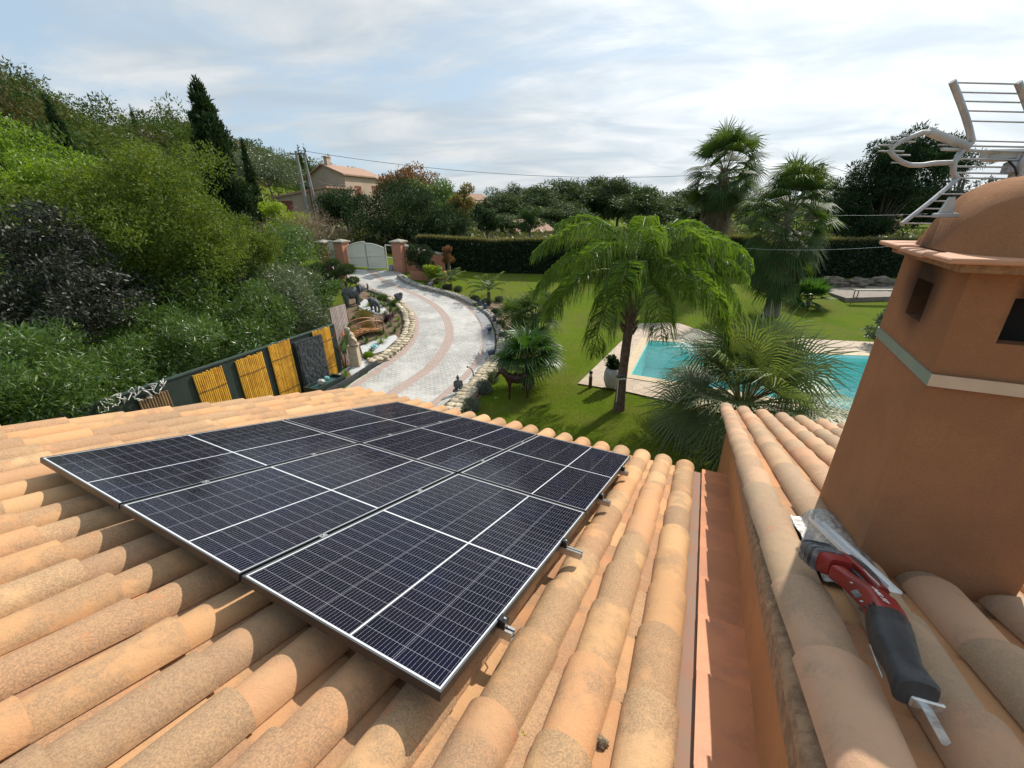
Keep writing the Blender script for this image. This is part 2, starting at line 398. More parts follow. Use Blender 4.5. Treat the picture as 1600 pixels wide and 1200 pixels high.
def tile_field(name_c, name_k, parent, rows, j_end, j_start, pos, mat_c, mat_k, seed, RC=0.104, skip=None):
    rr = random.Random(seed); mc = MB(); mk = MB()
    for k in rows:
        ph = rr.uniform(-0.03, 0.03); ncs = int((j_end - j_start) / TE) + 1
        for q in range(ncs):
            je = j_end + ph - q * TE; js = je - TE - 0.07
            dx = rr.uniform(-.006, .006); dz = rr.uniform(-.003, .003)
            jj = rr.uniform(-.012, .012) if q else 0
            c1 = pos(k + dx / TP, je + jj, -RC * .88 + 0.004 + dz); c0 = pos(k + rr.uniform(-.006, .006) / TP, js, -RC * .88 - 0.010)
            arc_tile(mc, c0, c1, RC - 0.013, RC + 0.003 + rr.uniform(-.002, .002), DI, NN, rr.uniform(0.02, 1.0), a0=-1.45 + rr.uniform(-.05, .05), a1=1.45, zs=.88)
            # channel tile between this row and the next
            je2 = j_end - 0.06 - q * TE + rr.uniform(-.015, .015); js2 = je2 - TE - 0.06
            b1 = pos(k + 0.5, je2, -0.050 + rr.uniform(-.004, .004)); b0 = pos(k + 0.5, js2, -0.060)
            arc_tile(mk, b0, b1, 0.105, 0.094, DI, NN, rr.uniform(0.02, 1.0), a0=-1.2, a1=1.2, up=-1, n=8, zs=.50)
    return mc.build(name_c, mat_c, parent, parent.location), mk.build(name_k, mat_k, parent, parent.location)

house = thing('house', 'terracotta house in the foreground with canal tiled roofs on two levels and a rendered chimney', 'house', (1.0, 2.5, 0))
LH = house.location
# lower roof, rows counted from the right
def pos_low(k, j, h): return R(3.871 - TP * k + 0.026 * (4.41 - j), j, HT + h)
tile_field('roof', 'roof_channel', house, range(0, 22), 4.43, -2.3, pos_low, M_tile, M_chan, 3, RC=0.107)
UPH = 0.50
def pos_up(k, j, h): return R(4.29 + 0.272 * k + 0.024 * (6.9 - j), j, HT + 0.055 + h, UPH)
uproof, _ = tile_field('upper_roof', 'upper_roof_channel', house, range(0, 8), 6.92, -1.9, pos_up, M_tile2, M_chan, 5, RC=0.104)
# decks below the tiles
mb = MB()
def slab(mb, i0, i1, j0, j1, h, up, th):
    ps = [R(i0, j0, h, up), R(i1, j0, h, up), R(i1, j1, h, up), R(i0, j1, h, up)]
    mb.add(ps + [p - UP * th for p in ps], [(0, 1, 2, 3), (7, 6, 5, 4), (0, 4, 5, 1), (1, 5, 6, 2), (2, 6, 7, 3), (3, 7, 4, 0)])
slab(mb, -1.80, 3.99, -2.4, 4.34, HT - 0.165, 0, 0.12)
slab(mb, 4.34, 6.50, -2.4, 6.85, HT - 0.125, UPH, 0.12)
mb.build('roof_deck', M_mortar, house, LH)
# dark dirty flashing gap + painted flat flashing strip with lapped joints
mb = MB(); rr = random.Random(2)
j = 4.50; 
while j > -2.3:
    L_ = 0.44 + rr.uniform(-.06, .05); i1 = 4.36; ia, ib = 4.146 - 0.018 * (j - L_), 4.146 - 0.018 * j
    hs = (HT - 0.093, HT - 0.088)
    ps = [R(ia, j - L_ - 0.02, hs[0] - .004), R(i1, j - L_ - 0.02, hs[0] - .004), R(i1, j, hs[1]), R(ib, j, hs[1])]
    mb.add(ps + [p - NN * 0.012 for p in ps], [(0, 1, 2, 3), (7, 6, 5, 4), (0, 4, 5, 1), (1, 5, 6, 2), (2, 6, 7, 3), (3, 7, 4, 0)], rr.uniform(.02, 1))
    j -= L_
mb.build('flat_flashing', M_flash, house, LH)
mb = MB(); ps = [R(3.93, -2.3, HT - .115), R(4.22, -2.3, HT - .13), R(4.10, 4.46, HT - .13), R(3.93, 4.46, HT - .13)]
mb.add(ps, [(0, 1, 2, 3)]); mb.build('valley_gutter', M_zinc, house, LH)
# rendered upstand wall between the two roofs
mb = MB()
def wallstrip(mb, i0, i1, j0, j1, hb, ht, upb, upt, n=40):
    vs = []
    for q in range(n + 1):
        j = j0 + (j1 - j0) * q / n; wv = 0.006 * mnoise.noise(V((j * 2.2, 3, 1)))
        vs += [R(i0 + wv, j, hb, upb), R(i1, j, hb, upb), R(i1, j, ht, upt), R(i0 + wv, j, ht, upt)]
    fs = []
    for q in range(n):
        for e in range(4): a = q * 4 + e; b = q * 4 + (e + 1) % 4; fs.append((a, b, b + 4, a + 4))
    fs += [(3, 2, 1, 0), (n * 4, n * 4 + 1, n * 4 + 2, n * 4 + 3)]
    mb.add(vs, fs)
wallstrip(mb, 4.352, 4.50, -2.4, 6.7, HT - 0.2, HT - 0.095, 0, UPH - 0.02)
# the wall carries on down to the ground beyond the lower eave, and the low wing has its own walls
for (i0, i1, j0, j1) in ((4.353, 4.52, 4.25, 6.7),):
    a, b, c_, d = R(i0, j0, HT - .2), R(i1, j0, HT - .2), R(i1, j1, HT - .2), R(i0, j1, HT - .2)
    q = [a, b, c_, d]; mb.add([V((p.x, p.y, -0.3)) for p in q] + q, [(3, 2, 1, 0), (4, 5, 6, 7), (0, 1, 5, 4), (1, 2, 6, 5), (2, 3, 7, 6), (3, 0, 4, 7)])
mb.build('upper_wall', M_render, house, LH)
mb = MB()
def hw(i0, i1, j0, j1, up=0):
    q = [R(i0, j0, HT - .27, up), R(i1, j0, HT - .27, up), R(i1, j1, HT - .27, up), R(i0, j1, HT - .27, up)]
    mb.add([V((p.x, p.y, -0.3)) for p in q] + q, [(3, 2, 1, 0), (4, 5, 6, 7), (0, 1, 5, 4), (1, 2, 6, 5), (2, 3, 7, 6), (3, 0, 4, 7)])
hw(-1.55, 4.30, 3.85, 4.05); hw(-1.62, -1.42, -2.3, 3.84)
hw(4.54, 6.4, 6.2, 6.4, UPH)
mb.build('wall', M_render, house, LH)
# ragged mortar band under the verge tiles
mb = MB(); n = 260; vs = []
for q in range(n + 1):
    j = -2.3 + 9.15 * q / n
    z = lambda s, k: mnoise.noise(V((j * s, k, 0)))
    iL = 4.318 - 0.007 * max(j - 3, 0) + 0.010 * z(14, 1) + 0.008 * z(40, 5)
    vs += [R(iL + .05, j, HT - .115 + .006 * z(30, 2), UPH), R(iL, j, HT - .098 + .010 * z(22, 3), UPH), R(iL + .008, j, HT - .072 + .010 * z(18, 4), UPH), R(iL + .06, j, HT - .045 + .01 * z(25, 7), UPH)]
mb.add(vs, [(q * 4 + e, q * 4 + e + 1, q * 4 + 5 + e, q * 4 + 4 + e) for q in range(n) for e in range(3)], 0, False)
mb.build('verge_mortar', M_mortar, house, LH)

# ------------------------------------------------------------------ chimney (part of the house)
CC = V((1.59433, 1.44378, 3.75395))
def K(a, b, z): return CC + DI * a + DJH * b + UP * z
m, t, p = base_mat('sooty_render')
def chim_mat():
    m, t, p = base_mat('chimney_render'); tc = N(t, 'ShaderNodeTexCoord'); sp = N(t, 'ShaderNodeSeparateXYZ'); Lk(t, tc.outputs['Object'], sp.inputs[0])
    n = N(t, 'ShaderNodeTexNoise', i_Scale=2.4, i_Detail=9.0, i_Roughness=0.7); Lk(t, tc.outputs['Object'], n.inputs['Vector'])
    f = N(t, 'ShaderNodeTexNoise', i_Scale=160.0, i_Detail=6.0, i_Roughness=0.8); Lk(t, tc.outputs['Object'], f.inputs['Vector'])
    st = N(t, 'ShaderNodeMapping'); Lk(t, tc.outputs['Object'], st.inputs[0]); st.inputs['Scale'].default_value = (9, 9, .8); sn = N(t, 'ShaderNodeTexNoise', i_Scale=1.0, i_Detail=6.0, i_Roughness=.65); Lk(t, st.outputs[0], sn.inputs['Vector'])
    c = mixc(t, mapr(t, n.outputs[0], 0.35, 0.65), (0.47, 0.225, 0.110), (0.39, 0.19, 0.095))
    c = mixc(t, mth(t, 'MULTIPLY', mapr(t, f.outputs[0], 0.45, 0.62), 0.45), c, (0.30, 0.14, 0.065))
    c = mixc(t, mth(t, 'MULTIPLY', mapr(t, sn.outputs[0], 0.50, 0.70), 0.30), c, (0.30, 0.15, 0.09))
    # soot stain round the smoke openings
    for q, rad in ((K(0, 0.385, 1.10), .27), (K(0.26, 0.0, 1.09), .16)):
        d = N(t, 'ShaderNodeVectorMath', operation='DISTANCE'); wv = N(t, 'ShaderNodeVectorMath', operation='ADD'); ns = N(t, 'ShaderNodeTexNoise', i_Scale=7.0, i_Detail=4.0)
        Lk(t, tc.outputs['Object'], ns.inputs['Vector']); s2 = N(t, 'ShaderNodeVectorMath', operation='SCALE'); Lk(t, ns.outputs['Color'], s2.inputs[0]); s2.inputs[3].default_value = 0.10
        Lk(t, tc.outputs['Object'], wv.inputs[0]); Lk(t, s2.outputs[0], wv.inputs[1]); Lk(t, wv.outputs[0], d.inputs[0]); l = q - LH; d.inputs[1].default_value = (l.x + .05, l.y + .05, l.z + .07)
        k = mapr(t, d.outputs['Value'], 0.08, rad, 0.90, 0.0)
        c = mixc(t, k, c, (0.035, 0.028, 0.025))
    Lk(t, c, p.inputs['Base Color']); p.inputs['Roughness'].default_value = 0.93; p.inputs['Specular IOR Level'].default_value = 0.15
    h = mth(t, 'ADD', mth(t, 'MULTIPLY', f.outputs[0], 0.6), n.outputs[0]); b = N(t, 'ShaderNodeBump', i_Strength=1.0, i_Distance=0.012); Lk(t, h, b.inputs['Height']); Lk(t, b.outputs[0], p.inputs['Normal'])
    return m
M_chim = chim_mat()
M_flue_shade = M('flue_soot_shade', (0.004, 0.004, 0.004), (0.008, 0.006, 0.005), scale=12, rough=0.95)  # near black: soot plus the shade of the hollow, put into the colour
WB, LB, WT, LT = 0.52, 0.77, 0.50, 0.70
ZS, ZT = -0.50, 1.235
def shaftpt(a, b, z):     # a,b in 0..1, slight taper on the far sides
    t = (z - 0.0) / 1.235; ww = WB + (WT - WB) * t; ll = LB + (LT - LB) * t; o = 0.0 + 0.0 * t
    return K(a * ww + o, b * ll + o + 0.02 * max(t, 0), z)
mb = MB()
# shaft as four walls with a real smoke opening in the left and front faces
zs = [ZS, 0.80, 0.975, 1.135, 1.235]
def face(pa, pb, op, inner):
    # grid of columns u and rows z, leaving the opening cell out
    us = [0, op[0], op[1], 1] if op else [0, 1]
    g = [[pa(u, z) for u in us] for z in zs]
    for r in range(len(zs) - 1):
        for c in range(len(us) - 1):
            if op and c == 1 and r == 2:
                o = [g[r][c], g[r][c + 1], g[r + 1][c + 1], g[r + 1][c]]; i_ = [q + inner * 0.07 for q in o]
                mb.add(o + i_, [(0, 1, 5, 4), (1, 2, 6, 5), (2, 3, 7, 6), (3, 0, 4, 7)]); continue
            mb.add([g[r][c], g[r][c + 1], g[r + 1][c + 1], g[r + 1][c]], [(0, 1, 2, 3)])
face(lambda u, z: shaftpt(0, 1 - u, z), None, (0.37, 0.63), DI)
face(lambda u, z: shaftpt(u, 0, z), None, (0.27, 0.66), DJH)
face(lambda u, z: shaftpt(1, u, z), None, None, DI)
face(lambda u, z: shaftpt(1 - u, 1, z), None, None, DI)
chim = mb.build('chimney', M_chim, house, LH)
mb = MB(); box(mb, K(0.27, 0.38, 1.04), (0.376, 0.60, 0.36), (DI, DJH, UP)); mb.build('flue_dark_block', M_flue_shade, chim, LH)  # solid black block, paints the dark inside the flue behind the openings
M_band1 = M('glazed_band', (0.26, 0.30, 0.24), (0.21, 0.27, 0.23), scale=6, rough=0.35, bump=0.1)
M_band2 = M('cream_band', (0.58, 0.45, 0.32), (0.52, 0.40, 0.28), scale=5, rough=0.5)
mb = MB(); prism(mb, [(-0.006, -0.006), (-0.006, 0.74), (0.0, 0.74), (0.0, 0.0)], 0.795, 0.842, o=CC, ax=(DI, DJH, UP)); 
mb.build('trim_band', M_band1, chim, LH)
mb = MB(); prism(mb, [(-0.0055, -0.007), (0.51, -0.007), (0.51, -0.0005), (0.0005, -0.0005)], 0.795, 0.842, o=CC, ax=(DI, DJH, UP)); b2 = mb.build('trim_band', M_band2, chim, LH); b2['label'] = 'cream trim band on the front face'
# cap slab of flat tiles
mb = MB(); M_slab = M('cap_tiles', (0.56, 0.29, 0.17), (0.50, 0.25, 0.14), scale=9, rough=0.8, bump=0.3, bscale=60, rnd=0.12, stain=(0.62, 0.42, 0.28), stain_s=8)
xs = [-0.115, 0.20, 0.42, 0.66]; ys = [-0.115, 0.13, 0.42, 0.735]
for a in range(3):
    for b in range(3):
        if a == 1 and b == 1: continue
        x0, x1, y0, y1 = xs[a] + .003, xs[a + 1] - .003, ys[b] + .003, ys[b + 1] - .003
        box(mb, K((x0 + x1) / 2, (y0 + y1) / 2, 1.262 - 0.006 * ((a + b) % 2)), (x1 - x0, y1 - y0, 0.018), (DI, DJH, UP), rnd=random.uniform(.05, 1), bev=0.004)
mb.build('chimney_cap', M_slab, chim, LH)
mb = MB(); prism(mb, [(-0.06, -0.06), (0.58, -0.06), (0.58, 0.70), (-0.06, 0.70)], 1.222, 1.2515, o=CC, ax=(DI, DJH, UP)); mb.build('cap_mortar', M_mortar, chim, LH)
# domed hood
mb = MB(); prof = [(0, 1.0), (0.03, 0.97), (0.10, 0.90), (0.155, 0.83), (0.20, 0.74), (0.232, 0.62), (0.252, 0.45), (0.262, 0.2), (0.264, 0.02)]
secs = []
for h, s in prof:
    secs.append((K(0.29, 0.32, 1.27 + h), DI * (0.335 * s), DJH * (0.385 * s)))
loft(mb, secs, n=48, e=3.4); mb.build('chimney_hood', M_chim, chim, LH)
# crinkled flashing tape at the chimney foot
def tape(name, i0, i1, j0, j1, seed):
    mb = MB(); nu, nv = 26, 26; vs = []
    for a in range(nu + 1):
        for b in range(nv + 1):
            i = i0 + (i1 - i0) * a / nu; j = j0 + (j1 - j0) * b / nv
            k = (i - 4.29 - 0.024 * (6.9 - j)) / 0.272; fr = k - round(k); x = abs(fr) * 0.272
            h = (sqrt(max(0.105 ** 2 - x * x, 0.0002)) - 0.105) if x < 0.100 else -0.085
            h = max(h, -0.085)
            e = mnoise.noise(V((i * 22, j * 22, seed))) * 0.010 + mnoise.noise(V((i * 50, j * 50, seed))) * 0.004
            edge = 0.02 * mnoise.noise(V((i * 9 + 3, j * 9, seed + 4)))
            vs.append(R(i + edge * (a in (0, nu)), j + edge * (b in (0, nv)), HT + 0.055 + 0.012 + h + abs(e), UPH))
    mb.add(vs, [(a * (nv + 1) + b, (a + 1) * (nv + 1) + b, (a + 1) * (nv + 1) + b + 1, a * (nv + 1) + b + 1) for a in range(nu) for b in range(nv)], 0, True)
    return mb.build(name, M_lead, house, LH)
tape('flashing_tape', 4.50, 4.735, 1.18, 1.95, 1)
tape('flashing_tape', 5.15, 5.45, 0.72, 1.15, 6)

# ================================================================== SOLAR PANELS
M_alu = M('anodised_aluminium', (0.55, 0.55, 0.55), (0.48, 0.48, 0.47), scale=20, rough=0.35, metal=0.9)
M_blk = M('black_frame', (0.018, 0.018, 0.020), rough=0.35, metal=0.3)
M_frametop = M('frame_top', (0.16, 0.165, 0.175), rough=0.32, metal=0.8)
PW, PL, PG = 1.096, 1.754, 0.020
def cell_mat():
    m, t, p = base_mat('solar_cells'); uv = N(t, 'ShaderNodeUVMap', uv_map='UVMap'); sp = N(t, 'ShaderNodeSeparateXYZ'); Lk(t, uv.outputs[0], sp.inputs[0])
    u, v = sp.outputs[0], sp.outputs[1]                                   # metres across / along
    # 5 columns of 0.2125, thick joint after the third; 24 rows of 0.0715, thick joint in the middle
    x0, y0 = 0.0165, 0.019
    def lines(val, start, pitch, half):
        f = mth(t, 'FRACT', mth(t, 'DIVIDE', mth(t, 'SUBTRACT', val, start), pitch))
        d = mth(t, 'MULTIPLY', mth(t, 'MINIMUM', f, mth(t, 'SUBTRACT', 1.0, f)), pitch)
        return mth(t, 'LESS_THAN', d, half)
    def band(val, c, half): return mth(t, 'LESS_THAN', mth(t, 'ABSOLUTE', mth(t, 'SUBTRACT', val, c)), half)
    def mx(*a):
        r = a[0]
        for b in a[1:]: r = mth(t, 'MAXIMUM', r, b)
        return r
    colgap = lines(u, x0, 0.2126, 0.0009); rowgap = lines(v, y0, 0.07155, 0.00065)
    thick = mx(band(u, x0 + 3 * 0.2126, 0.0042), band(v, PL / 2, 0.0058))
    rim = mth(t, 'SUBTRACT', 1.0, mth(t, 'MULTIPLY', band(u, PW / 2, PW / 2 - 0.0165), band(v, PL / 2, PL / 2 - 0.019)))
    bus = lines(u, x0 + 0.0089, 0.01772, 0.00036)
    white = mx(thick, rim)
    g = N(t, 'ShaderNodeNewGeometry'); tc = N(t, 'ShaderNodeTexCoord')
    n = N(t, 'ShaderNodeTexNoise', i_Scale=1.6, i_Detail=2.0); Lk(t, tc.outputs['Object'], n.inputs['Vector'])
    # cell tint varies a little cell by cell
    fx = mth(t, 'FLOOR', mth(t, 'DIVIDE', mth(t, 'SUBTRACT', u, x0), 0.2126)); fy = mth(t, 'FLOOR', mth(t, 'DIVIDE', mth(t, 'SUBTRACT', v, y0), 0.07155))
    cb = N(t, 'ShaderNodeCombineXYZ'); Lk(t, fx, cb.inputs[0]); Lk(t, fy, cb.inputs[1]); oi = N(t, 'ShaderNodeObjectInfo'); Lk(t, oi.outputs['Random'], cb.inputs[2])
    wn = N(t, 'ShaderNodeTexWhiteNoise'); Lk(t, cb.outputs[0], wn.inputs[0])
    cell = mixc(t, wn.outputs[0], (0.0030, 0.0030, 0.0100), (0.0060, 0.0045, 0.013))
    cell = mixc(t, mapr(t, n.outputs[0], 0.45, 0.75), cell, (0.005, 0.006, 0.022))
    c = mixc(t, mth(t, 'MULTIPLY', bus, 0.9), cell, (0.40, 0.41, 0.46))
    c = mixc(t, mx(colgap, rowgap), c, (0.30, 0.30, 0.34))
    c = mixc(t, white, c, (0.62, 0.64, 0.66))
    Lk(t, c, p.inputs['Base Color'])
    d1 = N(t, 'ShaderNodeTexNoise', i_Scale=6.0, i_Detail=8.0, i_Roughness=0.7); Lk(t, tc.outputs['Object'], d1.inputs['Vector'])
    Lk(t, mapr(t, d1.outputs[0], 0.3, 0.7, 0.07, 0.16), p.inputs['Roughness'])
    p.inputs['Specular IOR Level'].default_value = 0.11
    p.inputs['Coat Weight'].default_value = 0.0
    return m
M_cell = cell_mat()
def make_panel():
    o = thing('solar_panel', '', 'solar panel', (0, 0, 0), group='solar panels on the tiled roof')
    fr = MB(); d = 0.035; lip = 0.009
    for (cx_, cy_, sx, sy) in ((PW / 2, lip / 2, PW, lip), (PW / 2, PL - lip / 2, PW, lip), (lip / 2, PL / 2, lip, PL - 2 * lip), (PW - lip / 2, PL / 2, lip, PL - 2 * lip)):
        box(fr, (cx_, cy_, -d / 2), (sx, sy, d))
    o1 = fr.build('frame', M_blk, o)
    tp = MB()
    for (cx_, cy_, sx, sy) in ((PW / 2, lip / 2, PW, lip), (PW / 2, PL - lip / 2, PW, lip), (lip / 2, PL / 2, lip, PL - 2 * lip), (PW - lip / 2, PL / 2, lip, PL - 2 * lip)):
        box(tp, (cx_, cy_, 0.0009), (sx - .0006, sy - .0006, 0.0014))
    tp.build('frame_edge', M_frametop, o1)
    g = MB(); x0, x1, y0, y1 = lip, PW - lip, lip, PL - lip
    g.add([(x0, y0, -0.0015), (x1, y0, -0.0015), (x1, y1, -0.0015), (x0, y1, -0.0015)], [(0, 1, 2, 3)])
    g.uv = [(x0, y0), (x1, y0), (x1, y1), (x0, y1)]
    g.build('cell_sheet', M_cell, o)
    b = MB(); box(b, (PW / 2, PL / 2, -0.006), (PW - 2 * lip - .002, PL - 2 * lip - .002, 0.004)); b.build('back_sheet', M_blk, o)
    return o
proto = make_panel()
rotp = Matrix((DI, DJ, NN)).transposed().to_quaternion()
plab = {(0, 0): 'solar panel at the left end of the near row, its corner jutting over the tiles',
        (1, 0): 'solar panel in the middle of the near row of three, seen reflecting grey sky',
        (2, 0): 'nearest and largest looking solar panel, its corner pointing at the bottom of the photo',
        (0, 1): 'farthest solar panel, at the end of the array nearest the driveway',
        (1, 1): 'solar panel in the middle of the far row of three, with a dull grey sheen',
        (2, 1): 'solar panel at the right end of the array, nearest the lawn eave'}
for jx in range(2):
    for ix in range(3):
        o = proto if (ix, jx) == (0, 0) else copy_tree(proto)
        o.location = R(ix * (PW + PG), jx * (PL + PG)); o.rotation_mode = 'QUATERNION'; o.rotation_quaternion = rotp
        o['label'] = plab[(ix, jx)]
AE = 3 * PW + 2 * PG
rlab = ['mounting rail nearest the camera, its end poking out under the nearest panel', 'mounting rail second from the camera with the longest stub sticking out', 'mounting rail second from the eave, its short end by the right hand panel', 'mounting rail nearest the eave, under the far end of the array']
rlen = [0.065, 0.125, 0.09, 0.07]
for q, jr in enumerate((0.44, 1.26, 2.17, 3.05)):
    o = thing('mounting_rail', rlab[q], 'mounting rail', R(AE, jr, -0.055), group='aluminium rails under the solar panels'); L_ = rlen[q]
    o.rotation_mode = 'QUATERNION'; o.rotation_quaternion = rotp
    mb = MB(); xs_ = AE + L_ + 0.03
    cxx = L_ - xs_ / 2
    # C-shaped rail profile: floor, two webs, lips
    box(mb, (cxx, 0, -0.018), (xs_, 0.040, 0.003))
    for s in (-1, 1):
        box(mb, (cxx, s * 0.0185, 0.0), (xs_, 0.003, 0.033)); box(mb, (cxx, s * 0.0130, 0.0180), (xs_, 0.014, 0.003))
    box(mb, (cxx, 0, 0.004), (xs_, 0.034, 0.002))
    mb.build('rail', M_alu, o)
    mb = MB(); box(mb, (0.016, 0, 0.040), (0.030, 0.045, 0.034), bev=.003); box(mb, (0.004, 0, 0.0590), (0.024, 0.045, 0.004)); mb.build('end_clamp', M_blk, o)
    mb = MB(); lathe(mb, [(0.0065, 0), (0.0065, 0.006), (0.003, 0.006), (0.003, 0.004)], (0.018, 0, 0.057), n=12); mb.build('bolt', M_alu, o)
    for s in (1, 2):
        mb = MB(); box(mb, (-AE + s * PW + (s - .5) * PG, 0, 0.0590), (0.034, 0.042, 0.004)); lathe(mb, [(0.006, 0), (0.006, 0.006)], (-AE + s * PW + (s - .5) * PG, 0, 0.0612), n=10); mb.build('mid_clamp', M_alu if s == 1 else M_alu, o)
    if q in (0, 2):
        mb = MB(); tube(mb, [(0.03, 0.03, 0.01), (0.02, 0.05, -0.02), (-0.02, 0.06, -0.035)], 0.003, 6); mb.build('earth_cable', M_blk, o)
    # roof hooks standing on the tiles
    for x in (-0.16, -1.2, -2.3, -3.2):
        mb = MB(); box(mb, (x, 0, -0.042), (0.05, 0.035, 0.046)); mb.build('roof_hook', M_alu, o)

# ================================================================== small things on the roof
# lump of mortar and lichen in the channel
pc = onroof(937, 1166, HT - 0.11)
mb = MB(); ell(mb, (0, 0, 0.020), (0.030, 0.022, 0.022), 14, jit=0.5, seed=3)
o = mb.build('mortar_lump', M('crumbly_mortar', (0.34, 0.26, 0.17), (0.12, 0.09, 0.06), scale=60, rough=0.95, bump=1.0, bscale=160)); o.location = pc; tag(o, 'crumbly grey brown lump of mortar lying in the channel between two tile rows', 'mortar lump')
M_lich = M('lichen', (0.50, 0.38, 0.02), (0.30, 0.22, 0.02), scale=80, rough=0.9, bump=1.0, bscale=200)
pc = onroof(810, 1147, HT - 0.108)
mb = MB(); rr = random.Random(4)
for q in range(26): ell(mb, V((rr.gauss(0, .014), rr.gauss(0, .009), 0.004)), (rr.uniform(.003, .007),) * 2 + (.004,), 6)
o = mb.build('lichen_patch', M_lich); o.location = pc; tag(o, 'small mustard yellow lichen patch on the orange channel tile near the bottom edge', 'lichen')
M_moss = M('dry_moss', (0.12, 0.10, 0.06), (0.05, 0.045, 0.03), scale=60, rough=0.95, bump=1, bscale=200)
pc = onroof(800, 1168, HT - 0.108); mb = MB()
for q in range(60): 
    s = rr.uniform(-1, 1); ell(mb, DJ * (s * 0.035) + DI * rr.gauss(0, .004) + NN * 0.004, (rr.uniform(.002, .005),) * 2 + (.004,), 6)
o = mb.build('dry_moss', M_moss); o.location = pc; tag(o, 'dark streak of dry moss just below the yellow lichen', 'moss')
# twiggy debris marks: dry twigs lying in the channels
for q, (x, y, lb) in enumerate(((826, 1116, 'tiny dry twig in the channel beside the nearest panel corner'), (896, 880, 'tiny dry twig in the orange channel beside the second rail stub'))):
    pc = onroof(x, y, HT - 0.118); mb = MB()
    for s in range(6):
        a = rr.uniform(0, 6.28); p1_ = V((cos(a) * .017, sin(a) * .017, .004)); tube(mb, [(0, 0, .002), p1_ * .6 + V((0, 0, .002)), p1_], .0011, 5)
    o = mb.build('dry_twig', M_moss); o.location = pc; tag(o, lb, 'twig', 'dry twigs in the roof channels')

# ------------------------------------------------------------------ reciprocating saw lying in the channel of the upper roof
UH = HT + 0.055
def U(x, y, h): return onroof(x, y, UH + h, UPH)
sp0 = U(1420, 1010, 0.0)
saw = thing('reciprocating_saw', 'red and black cordless reciprocating saw lying on the tiles below the chimney', 'saw', sp0)
M_red = M('red_plastic', (0.27, 0.018, 0.014), (0.20, 0.014, 0.012), scale=8, rough=0.42, bump=0.12, bscale=150, stain=(0.12, 0.03, 0.025), stain_s=12)
M_rub = M('black_rubber', (0.014, 0.015, 0.018), (0.035, 0.037, 0.040), scale=7, rough=0.55, bump=0.2, bscale=80, stain=(0.09, 0.09, 0.09), stain_s=9, stain_a=0.4)
M_bat = M('scuffed_battery', (0.06, 0.06, 0.062), (0.17, 0.17, 0.17), scale=18, rough=0.6, stain=(0.40, 0.38, 0.36), stain_s=20, stain_a=0.9, bump=0.2)
M_steel = M('steel', (0.72, 0.73, 0.72), (0.45, 0.45, 0.43), scale=25, rough=0.30, metal=0.85, stain=(0.20, 0.17, 0.13), stain_s=30)
M_wht = M('white_powder_coat', (0.74, 0.74, 0.73), (0.66, 0.66, 0.66), scale=6, rough=0.4)
ax = (U(1462, 1120, .05) - U(1290, 890, .09)).normalized(); sd = ax.cross(NN).normalized() * -1
if sd.dot(rtv) < 0: sd = -sd
vn = ax.cross(sd); vn = vn if vn.dot(NN) > 0 else -vn
def S(c, wx, wy, tilt=0.0):
    X = sd * cos(tilt) + vn * sin(tilt); Y = vn * cos(tilt) - sd * sin(tilt); return (c, X * wx, Y * wy)
def lofto(name, secs, mat, par, n=24, e=2.8, smooth=True):
    mb = MB(); loft(mb, secs, n, e, smooth=smooth); return mb.build(name, mat, par, sp0)
# main red body
body = lofto('body', [S(U(1308, 895, .075), .026, .030), S(U(1328, 910, .078), .023, .030), S(U(1346, 924, .080), .027, .036), S(U(1362, 936, .085), .034, .042), S(U(1376, 950, .085), .042, .045), S(U(1385, 968, .08), .047, .046), S(U(1391, 984, .075), .049, .046)], M_red, saw, e=3.6)
lofto('grip_boot', [S(U(1381, 962, .080), .048, .045), S(U(1387, 978, .077), .053, .049), S(U(1393, 998, .073), .054, .049), S(U(1403, 1024, .066), .047, .043), S(U(1413, 1047, .060), .041, .037), S(U(1424, 1068, .055), .045, .040), S(U(1431, 1081, .052), .049, .043), S(U(1434, 1086, .050), .043, .036)], M_rub, saw, e=2.9)
# handle loop on the right of the body
hd = lofto('handle', [S(U(1306, 866, .085), .013, .020), S(U(1320, 871, .088), .013, .018), S(U(1342, 889, .088), .012, .016), S(U(1360, 906, .086), .013, .017), S(U(1378, 928, .086), .020, .024)], M_red, saw, e=3)
lofto('handle_grip', [S(U(1329, 870, .096), .010, .010), S(U(1349, 886, .098), .010, .011), S(U(1367, 903, .096), .010, .011), S(U(1377, 918, .094), .008, .009)], M_rub, hd, e=2.4)
lofto('trigger', [S(U(1322, 888, .082), .008, .014), S(U(1340, 902, .082), .009, .014), S(U(1356, 918, .082), .007, .012)], M_rub, saw)
lofto('battery_mount', [S(U(1296, 876, .083), .054, .044), S(U(1304, 884, .083), .053, .043), S(U(1312, 890, .082), .036, .036)], M_red, saw, e=5)
bt = lofto('battery', [S(U(1266, 858, .086), .036, .030), S(U(1270, 862, .086), .047, .040), S(U(1286, 871, .085), .053, .046), S(U(1298, 878, .084), .052, .045)], M_bat, saw, e=5)
mb = MB()
for q in range(4):
    c = U(1274 + q * 6, 862 + q * 5, .086); loft(mb, [S(c, .054, .047), S(c + ax * .004, .054, .047)], 24, 5)
mb.build('battery_rib', M_bat, bt, sp0)
for q in range(5):
    mb = MB(); c = U(1344 + q * 7, 951 + q * -3, 0.124 - q * .001); box(mb, c, (0.004, 0.010, 0.006), (sd, ax, vn)); mb.build('vent_slot', M_rub, body, sp0)
for q, (x, y, h) in enumerate(((1330, 911, .112), (1392, 950, .122), (1346, 940, .118))):
    mb = MB(); lathe(mb, [(.0045, 0), (.0045, .003), (.002, .003), (.002, .001)], U(x, y, h), 10, axis=vn); mb.build('screw', M_steel, body, sp0)
